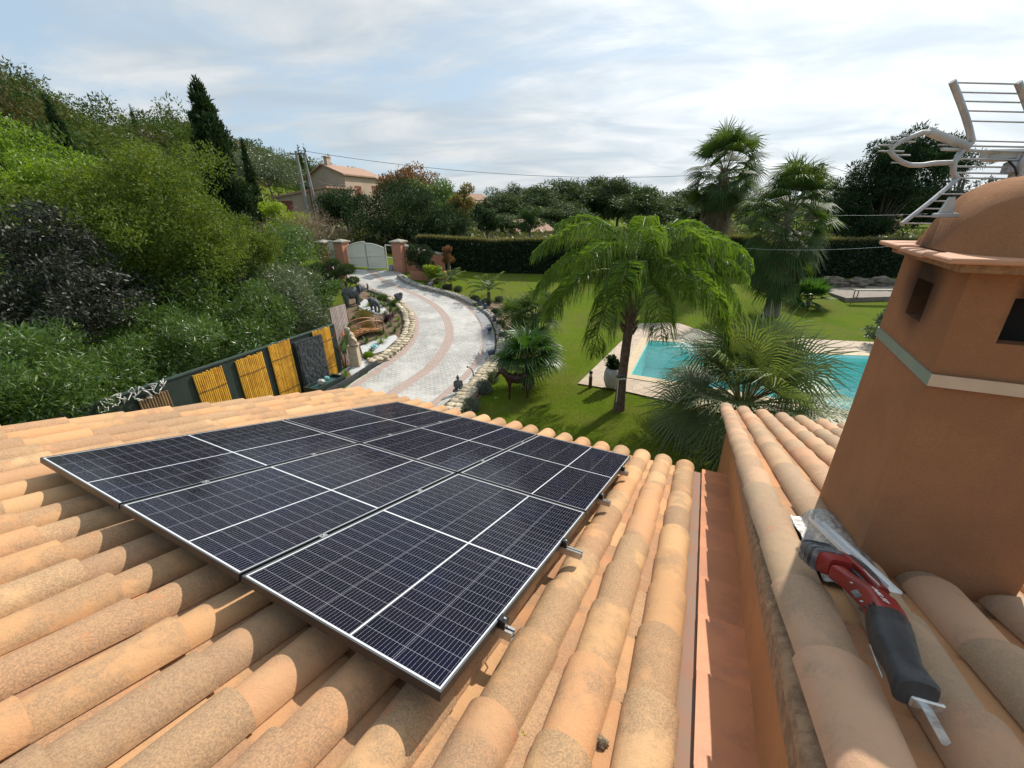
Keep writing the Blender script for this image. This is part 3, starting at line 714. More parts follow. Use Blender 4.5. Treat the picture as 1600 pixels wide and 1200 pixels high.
# lettering on the tool: white word mark and a worn dark type plate
def text(word, size, mat, parent, M4, name='lettering', off=(0, 0, 0), ext=0.0006):
    c = bpy.data.curves.new(name, 'FONT'); c.body = word; c.size = size; c.extrude = ext; c.align_x = 'CENTER'; c.align_y = 'CENTER'; c.offset = size * 0.02
    o = bpy.data.objects.new(name, c); COL.objects.link(o); dg = bpy.context.evaluated_depsgraph_get(); me = bpy.data.meshes.new_from_object(o.evaluated_get(dg)); bpy.data.objects.remove(o)
    me.materials.clear(); me.materials.append(mat); o = bpy.data.objects.new(name, me); COL.objects.link(o)
    me.transform(M4); o.parent = parent; return o
def basis(X, Y, c): 
    Z = V(X).cross(V(Y)); return Matrix(((X[0], Y[0], Z.x, c[0]), (X[1], Y[1], Z.y, c[1]), (X[2], Y[2], Z.z, c[2]), (0, 0, 0, 1)))
pn = (vn * .93 + sd * .36).normalized(); yy = pn.cross(ax).normalized()
cL = U(1374, 931, .131) - sp0
text('HILTI', 0.030, M_wht, body, basis(ax, yy, cL + pn * .004))
pn2 = (vn * .80 - sd * .6).normalized(); yy2 = pn2.cross(ax).normalized()
mb = MB(); box(mb, U(1338, 928, .117) + pn2 * 0.001, (0.034, 0.020, 0.003), (ax, yy2, pn2), bev=.002); mb.build('type_plate', M_bat, body, sp0)
shoe = MB(); box(shoe, U(1447, 1101, .030), (0.072, 0.014, 0.030), (sd, ax, vn), bev=.004); box(shoe, U(1440, 1092, .034), (0.024, 0.03, 0.016), (sd, ax, vn)); shoe.build('shoe', M_steel, saw, sp0)
b0 = U(1447, 1104, .026); b1 = U(1482, 1167, .012); bd = (b1 - b0).normalized(); bs = bd.cross(NN).normalized(); mb = MB(); L_ = (b1 - b0).length
mb_poly = [(0, -.011), (L_ * .86, -.011), (L_, .004), (L_, .011)] + [(L_ * (1 - q / 44.), .011 + (.0016 if q % 2 else 0)) for q in range(1, 44)] + [(0, .011)]
prism(mb, mb_poly, -.0007, .0007, o=b0, ax=(bd, bs, bd.cross(bs))); mb.build('blade', M_steel, saw, sp0)
mb = MB(); tube(mb, [U(1360, 1008, .03), U(1372, 1040, .02), U(1380, 1060, .02)], .0035, 8); mb.build('hex_key', M_steel, saw, sp0)

# white aluminium profile lying against the chimney foot
a0 = U(1265, 812, .045); a1 = U(1375, 921, .095); wv = (U(1298, 818, .05) - a0); prf0 = a0
pr = thing('aluminium_profile', 'short white aluminium profile propped against the chimney foot behind the saw', 'profile', a0)
pa = (a1 - a0).normalized(); ps_ = (wv - pa * wv.dot(pa)).normalized(); pv = pa.cross(ps_); pv = pv if pv.z > 0 else -pv; L_ = (a1 - a0).length
mb = MB(); box(mb, a0 + pa * (L_ / 2) + ps_ * .028, (L_, .066, .002), (pa, ps_, pv)); 
for s, h in ((-.004, .016), (.022, .020), (.060, .006)):
    box(mb, a0 + pa * (L_ / 2) + ps_ * s + pv * (h / 2 + .001), (L_, .002, h), (pa, ps_, pv))
box(mb, a0 + pa * (L_ / 2) + ps_ * .066 - pv * .018, (L_ * .8, .002, .034), (pa, ps_, pv))
mb.build('extrusion', M_wht, pr, prf0)

# ================================================================== TV ANTENNA behind the hood
AY = 2.15
def T(x, y, dy=0.0): return aty(x, y, AY + dy)
ant = thing('tv_antenna', 'weathered grey television antenna with a folded reflector, above the chimney hood', 'antenna', K(0.42, 0.86, 0.0)); LA = ant.location
M_ant = M('weathered_aluminium', (0.46, 0.46, 0.48), (0.34, 0.34, 0.36), scale=12, rough=0.5, metal=0.4)
M_antw = M('grey_antenna_plastic', (0.47, 0.47, 0.46), (0.34, 0.34, 0.34), scale=9, rough=0.6)
def at(name, pts, r, mat=M_ant, par=ant, n=8):
    mb = MB(); tube(mb, pts, r, n); return mb.build(name, mat, par, LA)
XR = 1600 + 92
rail_u = [(1488, 127), (1497, 150), (1508, 180), (1514, 200), (1519, 222)]
at('reflector_rail', [T(*q) for q in rail_u], 0.013); at('reflector_rail', [T(q[0] + 103, q[1] + 2) for q in rail_u], 0.013)
rail_l = [(1519, 222), (1503, 236), (1491, 254), (1489, 270), (1496, 279)]
at('reflector_rail', [T(*q) for q in rail_l], 0.012); at('reflector_rail', [T(q[0] + 103, q[1] + 2) for q in rail_l], 0.012)
rail_d = [(1498, 278), (1455, 314), (1409, 350)]
at('reflector_rail', [T(q[0], q[1], -.04 * k) for k, q in enumerate(rail_d)], 0.010)
for k, (x0, y0) in enumerate([(1490, 129), (1498, 144), (1503, 158), (1508, 173), (1513, 189), (1516, 220)]):
    at('reflector_rod', [T(x0, y0), T(x0 + 160, y0 + 4)], 0.0034, n=6)
for k, (x0, y0) in enumerate([(1508, 228), (1502, 235), (1496, 248), (1494, 260), (1495, 270), (1499, 278)]):
    at('reflector_rod', [T(x0, y0, .01), T(x0 + 160, y0 + 3, .01)], 0.0042, n=6)
for k, (x0, y0, x1) in enumerate([(1468, 303, 1500), (1455, 314, 1490), (1440, 326, 1480), (1425, 338, 1470), (1411, 349, 1460)]):
    at('reflector_rod', [T(x0, y0, -.05), T(x1 + 60, y0 + 1, .02)], 0.0034, n=6)
at('boom', [T(1512, 230), T(1480, 217), T(1453, 206)], 0.019, M_antw)
lp = [(1453, 207), (1440, 207), (1428, 212), (1410, 220), (1396, 229), (1391, 237), (1397, 244), (1410, 254), (1422, 258), (1440, 258), (1460, 255), (1490, 254)]
at('director_loop', [T(*q) for q in lp], 0.0105, M_antw)
for q, (x0, y0, x1) in enumerate([(1407, 212, 1442), (1386, 221, 1430), (1373, 227, 1398), (1372, 236, 1392), (1390, 236, 1412), (1398, 242, 1422), (1393, 254, 1420), (1412, 257, 1430), (1466, 226, 1500), (1464, 256, 1492)]):
    at('director_rod', [T(x0, y0, -.004), T(x1, y0 + .5, .004)], 0.0036, n=6)
at('dipole_arm', [T(1472, 233, -.03), T(1500, 234), T(1560, 238, .02)], 0.007, M_antw)
mb = MB(); box(mb, T(1570, 243, .05), (0.20, 0.06, 0.05), bev=.012); mb.build('dipole_box', M_antw, ant, LA)
mb = MB(); box(mb, T(1590, 262, .02), (0.12, 0.04, 0.05), bev=.006); mb.build('mast_clamp', M_ant, ant, LA)
at('mast', [K(0.50, 0.84, -0.1), T(1592, 240, .03)], 0.017)
mb = MB(); box(mb, K(0.47, 0.80, 0.7), (0.14, 0.07, 0.03), (DI, DJH, UP)); box(mb, K(0.47, 0.80, 0.2), (0.14, 0.07, 0.03), (DI, DJH, UP)); mb.build('wall_bracket', M_ant, ant, LA)
at('coaxial_cable', [T(1575, 250, .02), T(1586, 262, -.02), T(1590, 275, .0), K(0.53, 0.83, 1.2), K(0.53, 0.83, .4)], 0.0045, M_blk, n=6)
# small pale vent fitting on the hood's left flank
hk = K(-0.050, 0.26, 1.40)
o = thing('hood_fitting', 'small pale triangular fitting on the left side of the chimney hood', 'fitting', hk)
mb = MB(); prism(mb, [(-.02, 0), (.022, 0), (.010, .058), (-.004, .058)], -.012, .012, ax=(DI, UP, DI.cross(UP))); mb.build('fin', M_antw, o)
mb = MB(); box(mb, (0.002, 0, -.006), (.066, .045, .016), (DI, DJH, UP), bev=.003); mb.build('foot', M_antw, o)
# ================================================================== TERRAIN
AZ_T = [-180, -95, -60, -44, -41, -33, -28, -23, -13.5, -3, 8, 30, 60, 180]
EL_T = [2, 12.0, 12.0, 10.6, 7.8, 7.6, 6.2, 4.9, 2.6, 0.7, 0.2, 0.0, 0.0, 0.5]
DR_T = [150, 120, 110, 115, 130, 180, 220, 270, 340, 420, 420, 400, 400, 300]
def sstep(t): t = min(max(t, 0.0), 1.0); return t * t * (3 - 2 * t)
def Hh(x, y):
    r = sqrt(x * x + y * y)
    A = np.interp(x, [-14, -6, -1.5, 6, 22], [2.5, 1.94, 1.4, 0.9, 0.5]); y0 = np.interp(x, [-6, -1.5, 3], [11.5, 13.0, 18.5])
    t = (y - y0) / (26 - y0); t = max(0.0, min(t, 1.15)); t = t * t / 0.2 * 0.5 if t < 0.1 else t - 0.05
    z = float(A) * t
    if r > 38:
        a = math.degrees(atan2(x, y)); D = float(np.interp(a, AZ_T, DR_T)); top = tan(radians(float(np.interp(a, AZ_T, EL_T)))) * D + HC - 6.5
        top = max(top, 0.5)
        q = (r - 38) / (D - 38); k = sstep(q) * 0.55 + min(q, 1) * 0.45 if q < 1 else 1.0
        bump = mnoise.noise(V((x * .02, y * .02, 1.3))) * 5 * min(q, 1) if a < 0 else 0
        z = z + (top - z) * k + bump * max(0, min(1, (top - 6) / 20)) * (0.0 if q > 0.85 else 1)
        if q > 1: z = max(z - (r - D) * 0.05, min(z, -1.5))
    return z
def G(x, y):
    """ground point seen at photograph pixel (x, y)"""
    d = ray(x, y); t = 6.0
    while t < 900:
        p = CAM + d * t
        if p.z < Hh(p.x, p.y): break
        t += 0.25 + t * 0.004
    lo, hi = t - 0.25 - t * 0.004, t
    for _ in range(18):
        m_ = (lo + hi) / 2; p = CAM + d * m_
        if p.z < Hh(p.x, p.y): hi = m_
        else: lo = m_
    p = CAM + d * hi; return V((p.x, p.y, Hh(p.x, p.y)))
def on(x, y, dz=0.0): return V((x, y, Hh(x, y) + dz))
def above(p, px, py):
    """height over ground point p at which the vertical through p meets pixel row py"""
    d = ray(px, py); k = ((p.x - CAM.x) * d.x + (p.y - CAM.y) * d.y) / (d.x * d.x + d.y * d.y); return HC + d.z * k - p.z

POOL = [(3.95, 12.75), (5.72, 16.5), (8.3, 15.75), (8.9, 14.3), (9.9, 14.2), (11.0, 14.45), (13.3, 14.05), (17.0, 13.6), (16.2, 9.2), (11.5, 8.6), (8.6, 10.1), (6.5, 11.35)]
def inpoly(x, y, P):
    c = False; n = len(P)
    for i in range(n):
        x0, y0 = P[i]; x1, y1 = P[(i + 1) % n]
        if (y0 > y) != (y1 > y) and x < (x1 - x0) * (y - y0) / (y1 - y0) + x0: c = not c
    return c
def grid_lines(lo, hi, dense_lo, dense_hi, step, grow=1.16):
    L_ = list(np.arange(dense_lo, dense_hi + 1e-6, step)); s = step; x = dense_hi
    while x < hi: s *= grow; x += s; L_.append(x)
    s = step; x = dense_lo; pre = []
    while x > lo: s *= grow; x -= s; pre.append(x)
    return pre[::-1] + L_
GX = grid_lines(-700, 700, -26, 26, 0.5); GY = grid_lines(-120, 900, 0, 36, 0.5)
mb = MB(); vs = [(x, y, Hh(x, y)) for y in GY for x in GX]; nx = len(GX); fs = []
for b in range(len(GY) - 1):
    for a in range(nx - 1):
        xc, yc = (GX[a] + GX[a + 1]) / 2, (GY[b] + GY[b + 1]) / 2
        if -1 < xc < 20 and 7 < yc < 18 and any(inpoly(xx, yy_, POOL) for xx in (GX[a], xc, GX[a + 1]) for yy_ in (GY[b], yc, GY[b + 1])): continue
        i = b * nx + a; fs.append((i, i + 1, i + 1 + nx, i + nx))
mb.add(vs, fs, 0, True)
def grass_mat():
    m, t, p = base_mat('lawn'); tc = N(t, 'ShaderNodeTexCoord')
    def nz(s, d=6, r=.6):
        n = N(t, 'ShaderNodeTexNoise', i_Scale=s, i_Detail=d, i_Roughness=r); Lk(t, tc.outputs['Object'], n.inputs['Vector']); return n.outputs[0]
    c = mixc(t, mapr(t, nz(0.7), .35, .65), (0.120, 0.185, 0.012), (0.170, 0.215, 0.018))
    c = mixc(t, mth(t, 'MULTIPLY', mapr(t, nz(0.45, 8, .7), .44, .62), .75), c, (0.205, 0.175, 0.055))     # dry patches
    c = mixc(t, mapr(t, nz(28, 4, .8), .30, .70), c, (0.065, 0.110, 0.012))
    c = mixc(t, mth(t, 'MULTIPLY', mapr(t, nz(60, 3, .8), .55, .75), .5), c, (0.19, 0.22, 0.06))
    Lk(t, c, p.inputs['Base Color']); p.inputs['Roughness'].default_value = 0.95; p.inputs['Specular IOR Level'].default_value = 0.03
    b = N(t, 'ShaderNodeBump', i_Strength=0.9, i_Distance=0.04); Lk(t, nz(35, 5, .8), b.inputs['Height']); Lk(t, b.outputs[0], p.inputs['Normal'])
    return m
M_grass = grass_mat()
tag(mb.build('ground', M_grass), kind='structure')
# grass blades on the near lawn
rs = np.random.RandomState(5); n = 230000
gx = rs.uniform(-2.2, 10, n); gy = 5.5 + 12.5 * rs.uniform(0, 1, n) ** 1.5; kk = rs.uniform(0, 1, n) < np.clip((18 - gy) / 6, 0, 1); gx, gy = gx[kk], gy[kk]
keep = np.array([not inpoly(a, b, [(1.9, 12.2), (3.6, 11.3), (8.6, 8.2), (12, 7), (12, 16), (4, 16)]) for a, b in zip(gx, gy)])
gx, gy = gx[keep], gy[keep]; n = len(gx)
gz = np.array([Hh(a, b) for a, b in zip(gx, gy)])
P_ = np.stack([gx, gy, gz - .004], 1); d = unit(np.stack([rs.normal(0, .45, n), rs.normal(0, .45, n), np.ones(n)], 1)); s_ = unit(np.cross(d, rdir(n, rs)))
M_blade = leafmat('grass_blade', (0.12, 0.18, 0.016), (0.25, 0.27, 0.05), trans=0.4, rough=0.6, tcol=(1.6, 1.6, .6))
v_ = leaves_v(P_, d, s_, rs.uniform(.025, .06, n), rs.uniform(.005, .011, n))
def big_noise(x, y): return mnoise.noise(V((x * .5, y * .5, 7)))
tag(npmesh('lawn_grass', M_blade, v_, 4, 1, QF), kind='stuff', label='short mown grass of the lawn below the eave', cat='grass')

# ================================================================== DRIVEWAY
Lpx = [(545, 612), (558, 598), (587, 582), (613, 568), (638, 549), (650, 533), (654, 513), (651, 498), (642, 483), (630, 473), (610, 463), (588, 455), (567, 448), (552, 440), (543, 428), (540, 421)]
Rpx = [(672, 655), (693, 633), (715, 617), (740, 592), (752, 575), (766, 557), (771, 540), (770, 522), (766, 507), (757, 494), (746, 482), (734, 473), (700, 459), (668, 450), (640, 440), (622, 424)]
def resample(P, n):
    L_ = [0]
    for a, b in zip(P[:-1], P[1:]): L_.append(L_[-1] + (b - a).length)
    out = []
    for i in range(n):
        s = L_[-1] * i / (n - 1); k = max(0, min(len(P) - 2, next((q for q in range(len(P) - 1) if L_[q + 1] >= s), len(P) - 2)))
        out.append(P[k].lerp(P[k + 1], (s - L_[k]) / max(1e-6, L_[k + 1] - L_[k])))
    return out
def smooth(P, it=3):
    for _ in range(it): P = [P[0]] + [(P[i - 1] + P[i] * 2 + P[i + 1]) / 4 for i in range(1, len(P) - 1)] + [P[-1]]
    return P
DLc = smooth([G(*q) for q in Lpx], 1); DRc = smooth([G(*q) for q in Rpx], 1)
DLc = [DLc[0] + (DLc[0] - DLc[1]).normalized() * 5] + DLc; DRc = [DRc[0] + (DRc[0] - DRc[1]).normalized() * 3.5] + DRc
nD = 140
# pair the edges by station so that the stripes run parallel to them
DL_, DR_ = [], []
for i in range(nD):
    t = i / (nD - 1) * (len(DLc) - 1); k = min(int(t), len(DLc) - 2)
    DL_.append(DLc[k].lerp(DLc[k + 1], t - k)); DR_.append(DRc[k].lerp(DRc[k + 1], t - k))
DL_ = smooth(DL_, 14); DR_ = smooth(DR_, 14); DL_ = [a + (a - b).normalized() * .22 for a, b in zip(DL_, DR_)]
mb = MB(); nu = 12; vs = []; uv = []; s = 0
for i in range(nD):
    if i: s += ((DL_[i] + DR_[i]) / 2 - (DL_[i - 1] + DR_[i - 1]) / 2).length
    for k in range(nu + 1):
        p = DL_[i].lerp(DR_[i], k / nu); vs.append(V((p.x, p.y, Hh(p.x, p.y) + 0.035))); uv.append((k / nu, s))
mb.add(vs, [(i * (nu + 1) + k, i * (nu + 1) + k + 1, (i + 1) * (nu + 1) + k + 1, (i + 1) * (nu + 1) + k) for i in range(nD - 1) for k in range(nu)], 0, True); mb.uv = uv
def drive_mat():
    m, t, p = base_mat('stamped_concrete'); tc = N(t, 'ShaderNodeTexCoord'); uvn = N(t, 'ShaderNodeUVMap', uv_map='UVMap'); sp = N(t, 'ShaderNodeSeparateXYZ'); Lk(t, uvn.outputs[0], sp.inputs[0])
    u, v = sp.outputs[0], sp.outputs[1]
    def nz(s, d=6, r=.6):
        n = N(t, 'ShaderNodeTexNoise', i_Scale=s, i_Detail=d, i_Roughness=r); Lk(t, tc.outputs['Object'], n.inputs['Vector']); return n.outputs[0]
    cb = N(t, 'ShaderNodeCombineXYZ'); Lk(t, mth(t, 'MULTIPLY', u, 4.0), cb.inputs[0]); Lk(t, v, cb.inputs[1])
    def brick(vec, bw, rh, c1, c2, mo, ms=.012):
        b = N(t, 'ShaderNodeTexBrick'); b.inputs['Scale'].default_value = 1.0; b.inputs['Brick Width'].default_value = bw; b.inputs['Row Height'].default_value = rh; b.inputs['Mortar Size'].default_value = ms
        b.inputs['Color1'].default_value = (*c1, 1); b.inputs['Color2'].default_value = (*c2, 1); b.inputs['Mortar'].default_value = (*mo, 1); Lk(t, vec, b.inputs['Vector']); return b
    b1 = brick(cb.outputs[0], 0.20, 0.13, (0.47, 0.455, 0.425), (0.38, 0.37, 0.345), (0.27, 0.26, 0.245), .018)
    c = mixc(t, mth(t, 'MULTIPLY', mapr(t, nz(1.0, 8, .7), .36, .66), .8), b1.outputs[0], (0.60, 0.58, 0.54))       # lime bloom
    c = mixc(t, mth(t, 'MULTIPLY', mapr(t, nz(5, 7, .7), .50, .70), .45), c, (0.30, 0.295, 0.285))
    b2 = brick(cb.outputs[0], 0.11, 0.22, (0.46, 0.345, 0.295), (0.40, 0.30, 0.255), (0.32, 0.26, 0.235))
    red = mixc(t, mth(t, 'MULTIPLY', mapr(t, nz(2.2, 8, .7), .45, .7), .6), b2.outputs[0], (0.44, 0.33, 0.28))
    def band(c_, h): return mth(t, 'LESS_THAN', mth(t, 'ABSOLUTE', mth(t, 'SUBTRACT', mth(t, 'ADD', u, mth(t, 'MULTIPLY', mth(t, 'SUBTRACT', nz(3), .5), .012)), c_)), h)
    f = mth(t, 'MAXIMUM', mth(t, 'MAXIMUM', band(0.48, 0.055), band(0.055, 0.035)), band(0.915, 0.038))
    c = mixc(t, f, c, red)
    Lk(t, c, p.inputs['Base Color']); p.inputs['Roughness'].default_value = 0.62; p.inputs['Specular IOR Level'].default_value = .35
    b = N(t, 'ShaderNodeBump', i_Strength=0.4, i_Distance=0.012); Lk(t, b1.outputs['Fac'], b.inputs['Height']); b.invert = True; Lk(t, b.outputs[0], p.inputs['Normal'])
    return m
tag(mb.build('driveway', drive_mat()), kind='structure')

M_stone = M('pale_rubble_stone', (0.55, 0.47, 0.34), (0.36, 0.30, 0.21), scale=7, rough=0.9, rnd=0.30, bump=0.8, bscale=35, stain=(0.17, 0.14, 0.10), stain_s=14, stain_a=.6)
M_stoned = M('grey_coping_stone', (0.42, 0.38, 0.31), (0.30, 0.28, 0.24), scale=6, rough=0.85, rnd=0.2, bump=0.6, bscale=30)
def stonewall(name, label, path, width, height, mat, seed, rows=3, cap=True, inset=0.0):
    """rubble wall along a ground path: many irregular stones in one mesh"""
    rr = random.Random(seed); p0 = path[0]; mb = MB(); P = resample(path, max(8, int(sum((b - a).length for a, b in zip(path[:-1], path[1:])) / 0.22)))
    # core
    vs = []; 
    for i, p in enumerate(P):
        tdir = (P[min(i + 1, len(P) - 1)] - P[max(i - 1, 0)]); tdir.z = 0; tdir.normalize(); nrm = V((-tdir.y, tdir.x, 0))
        b = V((p.x, p.y, Hh(p.x, p.y) - .1))
        vs += [b - nrm * width * .42, b + nrm * width * .42, b + nrm * width * .42 + UP * (height + .08), b - nrm * width * .42 + UP * (height + .08)]
        for r_ in range(rows):
            for sd_ in (-1, 1):
                h = height * (r_ + .5) / rows
                c = b + UP * (.1 + h) + nrm * sd_ * width * .40 + tdir * rr.uniform(-.05, .05)
                ell(mb, c, (rr.uniform(.09, .15), rr.uniform(.05, .08), height / rows * rr.uniform(.45, .62)), 7, rnd=rr.uniform(.02, 1), ax=(tdir, nrm, UP), jit=.5, seed=rr.random() * 9)
        if cap:
            for w_ in (-.25, .25):
                ell(mb, b + UP * (height + .07) + nrm * (width * w_ + rr.uniform(-.03, .03)), (rr.uniform(.12, .18), width * .30, .055), 7, rnd=rr.uniform(.02, 1), ax=(tdir, nrm, UP), jit=.5, seed=rr.random() * 9)
    n = len(P); mb.add(vs, [(i * 4 + e, i * 4 + (e + 1) % 4, i * 4 + 4 + (e + 1) % 4, i * 4 + 4 + e) for i in range(n - 1) for e in range(4)] + [(3, 2, 1, 0), (n * 4 - 4, n * 4 - 3, n * 4 - 2, n * 4 - 1)], .5)
    o = mb.build(name, mat, None, p0); o.location = p0; return tag(o, label, 'wall')
# inner bend wall (pale rubble), from the slate kerb up round the planted bed
ipx = [(581, 568), (600, 562), (622, 545), (637, 527), (641, 508), (637, 492), (625, 478), (612, 470)]
stonewall('stone_wall', 'low pale rubble wall round the garden bed on the inside of the driveway bend', [G(*q) for q in ipx], .46, .16, M_stone, 2, rows=2)
ipx2 = [(608, 467), (590, 459), (572, 453), (560, 447)]
stonewall('stone_edging', 'thin stone edging beyond the rubble wall, along the upper left side of the driveway', [G(*q) for q in ipx2], .18, .12, M_stoned, 4, rows=1)
rpx1 = [(622, 436), (632, 443), (655, 452), (680, 458), (703, 464), (722, 471), (737, 479)]
stonewall('stone_kerb', 'low stone kerb wall along the upper right side of the driveway', [G(*q) + V((.1, .1, 0)) for q in rpx1], .30, .20, M_stoned, 5, rows=2)
rpx2 = [(749, 484), (762, 493), (771, 505), (777, 520), (779, 540), (776, 556)]
stonewall('stone_kerb_bend', 'low curved stone kerb on the outside of the driveway bend, with ornaments on it', [G(*q) + V((.1, 0, 0)) for q in rpx2], .26, .16, M_stoned, 6, rows=2)
rpx3 = [(772, 566), (757, 585), (742, 603), (728, 618), (712, 636), (700, 650)]
stonewall('rubble_wall', 'rubble stone wall beside the lavender bed at the lower right of the driveway', [G(*q) + V((.12, 0, 0)) for q in rpx3], .50, .24, M_stone, 7)
# concrete gutter on the outside of the bend
gp = smooth(resample([G(*q) for q in [(745, 483), (756, 494), (764, 507), (769, 522), (770, 540), (766, 557), (760, 566)]], 40)); mb = MB(); vs = []
for i, p in enumerate(gp):
    td = (gp[min(i + 1, 39)] - gp[max(i - 1, 0)]).normalized(); nr = V((td.y, -td.x, 0)); wd = .34 * min(1, i / 6, (39 - i) / 6) + .02
    for k in (-.1, wd): q = p + nr * k; vs.append(V((q.x, q.y, Hh(q.x, q.y) + .05)))
mb.add(vs, [(2 * i, 2 * i + 1, 2 * i + 3, 2 * i + 2) for i in range(39)])
M_conc = M('concrete', (0.30, 0.30, 0.31), (0.24, 0.24, 0.25), scale=5, rough=0.8, bump=.2)
tag(mb.build('gutter', M_conc), kind='structure')

# ================================================================== GATE
M_peach = M('peach_render', (0.52, 0.235, 0.15), (0.46, 0.20, 0.13), scale=3, rough=0.9, bump=.3, bscale=60, stain=(.30, .15, .11), stain_s=2)
M_gatew = M('cream_painted_steel', (0.74, 0.72, 0.62), (0.70, 0.68, 0.58), scale=2, rough=0.5)
def pillar(px, pyb, pyt, label, wpx=0.62, name='gate_pillar'):
    b = G(px, pyb); h = above(b, px, pyt); o = thing(name, label, 'pillar', b, atan2(-1, 2.6), 'terracotta gate pillars')
    mb = MB(); box(mb, (0, 0, (h - .12) / 2 - .1), (wpx, wpx, h - .12 + .2)); mb.build('shaft', M_peach, o)
    mb = MB(); w2 = wpx / 2 + .08
    mb.add([(-w2, -w2, h - .12), (w2, -w2, h - .12), (w2, w2, h - .12), (-w2, w2, h - .12), (-w2, -w2, h - .05), (w2, -w2, h - .05), (w2, w2, h - .05), (-w2, w2, h - .05), (0, 0, h + .08)],
           [(3, 2, 1, 0), (0, 1, 5, 4), (1, 2, 6, 5), (2, 3, 7, 6), (3, 0, 4, 7), (4, 5, 8), (5, 6, 8), (6, 7, 8), (7, 4, 8)]); mb.build('cap', M_stoned, o)
    return b, h
pbR, phR = pillar(628, 424, 375, 'gate pillar at the right, joined to the terracotta wall')
pbM, phM = pillar(539, 417, 375, 'middle gate pillar between the small gate and the double gate')
pbL, phL = pillar(511, 412, 376, 'leftmost gate pillar beside the small pedestrian gate')
def gate_leaf(o, P0, P1, h0, h1, arch, L0, n=18, par_name='leaf'):
    """boarded leaf between ground points P0,P1 with an arched top"""
    d = P1 - P0; d.z = 0; L_ = d.length; d.normalize(); nr = V((-d.y, d.x, 0)); z0 = (P0.z + P1.z) / 2 + .05
    top = lambda t: h0 + (h1 - h0) * t + arch(t)
    mb = MB()
    for k in range(n):
        t0, t1 = k / n + .001, (k + 1) / n - .001
        vs = [];
        for y in (-.015, .015):
            for (t, z) in ((t0, 0), (t1, 0), (t1, top(t1)), (t0, top(t0))): vs.append(P0 + d * (t * L_) + nr * y + V((0, 0, z0 - P0.z + z)))
        mb.add(vs, [(0, 1, 2, 3), (7, 6, 5, 4), (0, 4, 5, 1), (1, 5, 6, 2), (2, 6, 7, 3), (3, 7, 4, 0)], .4)
    lf = mb.build(par_name, M_gatew, o, L0)
    mb = MB(); A = lambda t, z: P0 + d * (t * L_) + V((0, 0, z0 - P0.z + z)) - nr * .03
    tube(mb, [A(0, 0), A(0, top(0))], .035, 4, smooth=False); tube(mb, [A(1, 0), A(1, top(1))], .035, 4, smooth=False); tube(mb, [A(0, 0.03), A(1, 0.03)], .03, 4, smooth=False)
    tube(mb, [A(0, top(0) * .52), A(1, top(0) * .52)], .03, 4, smooth=False); tube(mb, [A(t / 12, top(t / 12)) for t in range(13)], .035, 4, smooth=False)
    mb.build('leaf_frame', M_gatew, lf, L0)
gd = thing('driveway_gate', 'cream double gate with an arched top at the end of the driveway', 'gate', pbM)
gdir = (pbR - pbM); gl = gdir.length; gdir.normalize()
g0 = pbM + gdir * .36; g1 = pbR - gdir * .95; gm = g0.lerp(g1, .5)
hg = above(g0.lerp(g1, 0.05), 546, 383)
gate_leaf(gd, g0, gm, hg * .93, hg * 1.13, lambda t: hg * .20 * (2 * t - t * t - t), gd.location, par_name='leaf')
gate_leaf(gd, gm, g1, hg * 1.13, hg * .93, lambda t: hg * .20 * (t - t * t), gd.location, par_name='leaf')
# white steel frame and motor box beside the gate
o = thing('gate_motor_frame', 'white steel frame with a small motor box between the double gate and right pillar', 'gate motor', pbR - gdir * .5)
mb = MB(); q0, q1 = pbR - gdir * .85 - pbR + gdir * .5, pbR - gdir * .38 - pbR + gdir * .5
for a, b in ((q0, q0 + UP * 1.45), (q1, q1 + UP * 1.45), (q0 + UP * 1.45, q1 + UP * 1.45), (q0 + UP * .75, q1 + UP * .75), (q0 + UP * .1, q1 + UP * .1)): tube(mb, [a, b], .035, 6)
mb.build('frame', M_gatew, o); mb = MB(); box(mb, (q0 + q1) / 2 + V((0, -.1, .2)), (.26, .2, .34), bev=.03); mb.build('motor_box', M_conc, o)
sg = thing('pedestrian_gate', 'small cream pedestrian gate with a rounded top between the two left pillars', 'gate', pbL)
gdl = (pbM - pbL).normalized(); gate_leaf(sg, pbL + gdl * .36, pbM - gdl * .36, hg * 1.0, hg * .86, lambda t: .16 * sin(t * pi), sg.location, n=6)
mb = MB(); c = pbM - gdl * .48 - sg.location + V((0, -.09, hg * .5)); box(mb, c, (.1, .06, .05)); mb.build('handle', M_blk, sg)
# wall running right from the gate
wa = pbR + gdir * .30; wb = G(700, 425) + V((-.2, .2, 0)); L_ = (wb - wa).length; dd = (wb - wa).normalized()
o = thing('garden_wall', 'terracotta rendered wall running from the right gate pillar towards the hedge', 'wall', wa)
mb = MB(); nr = V((-dd.y, dd.x, 0)).normalized()
hs = [above(wa, 633, 385), 1.15, .9]
vs = []
for q, hq in ((0, hs[0]), (.45, hs[1]), (1, hs[2])):
    b = wa + dd * (L_ * q)
    b.z = Hh(b.x, b.y) - .2
    for sgn in (-1, 1):
        vs += [b + nr * sgn * .1 - wa, b + nr * sgn * .1 + UP * (hq + .2) - wa]
mb.add(vs, [(0, 1, 5, 4), (4, 5, 9, 8), (2, 6, 7, 3), (6, 10, 11, 7), (1, 3, 7, 5), (5, 7, 11, 9), (0, 2, 3, 1), (8, 9, 11, 10)]); mb.build('wall', M_peach, o)
mb = MB(); tube(mb, [vs[1] + nr * .1 + UP * .03, vs[5] + nr * .1 + UP * .03, vs[9] + nr * .1 + UP * .03], .13, 4, smooth=False); mb.build('coping', M_stoned, o)
a = G(642, 436); b = G(692, 440); o = thing('brick_planter', 'low terracotta planter wall with a square end behind the driveway kerb', 'planter', a)
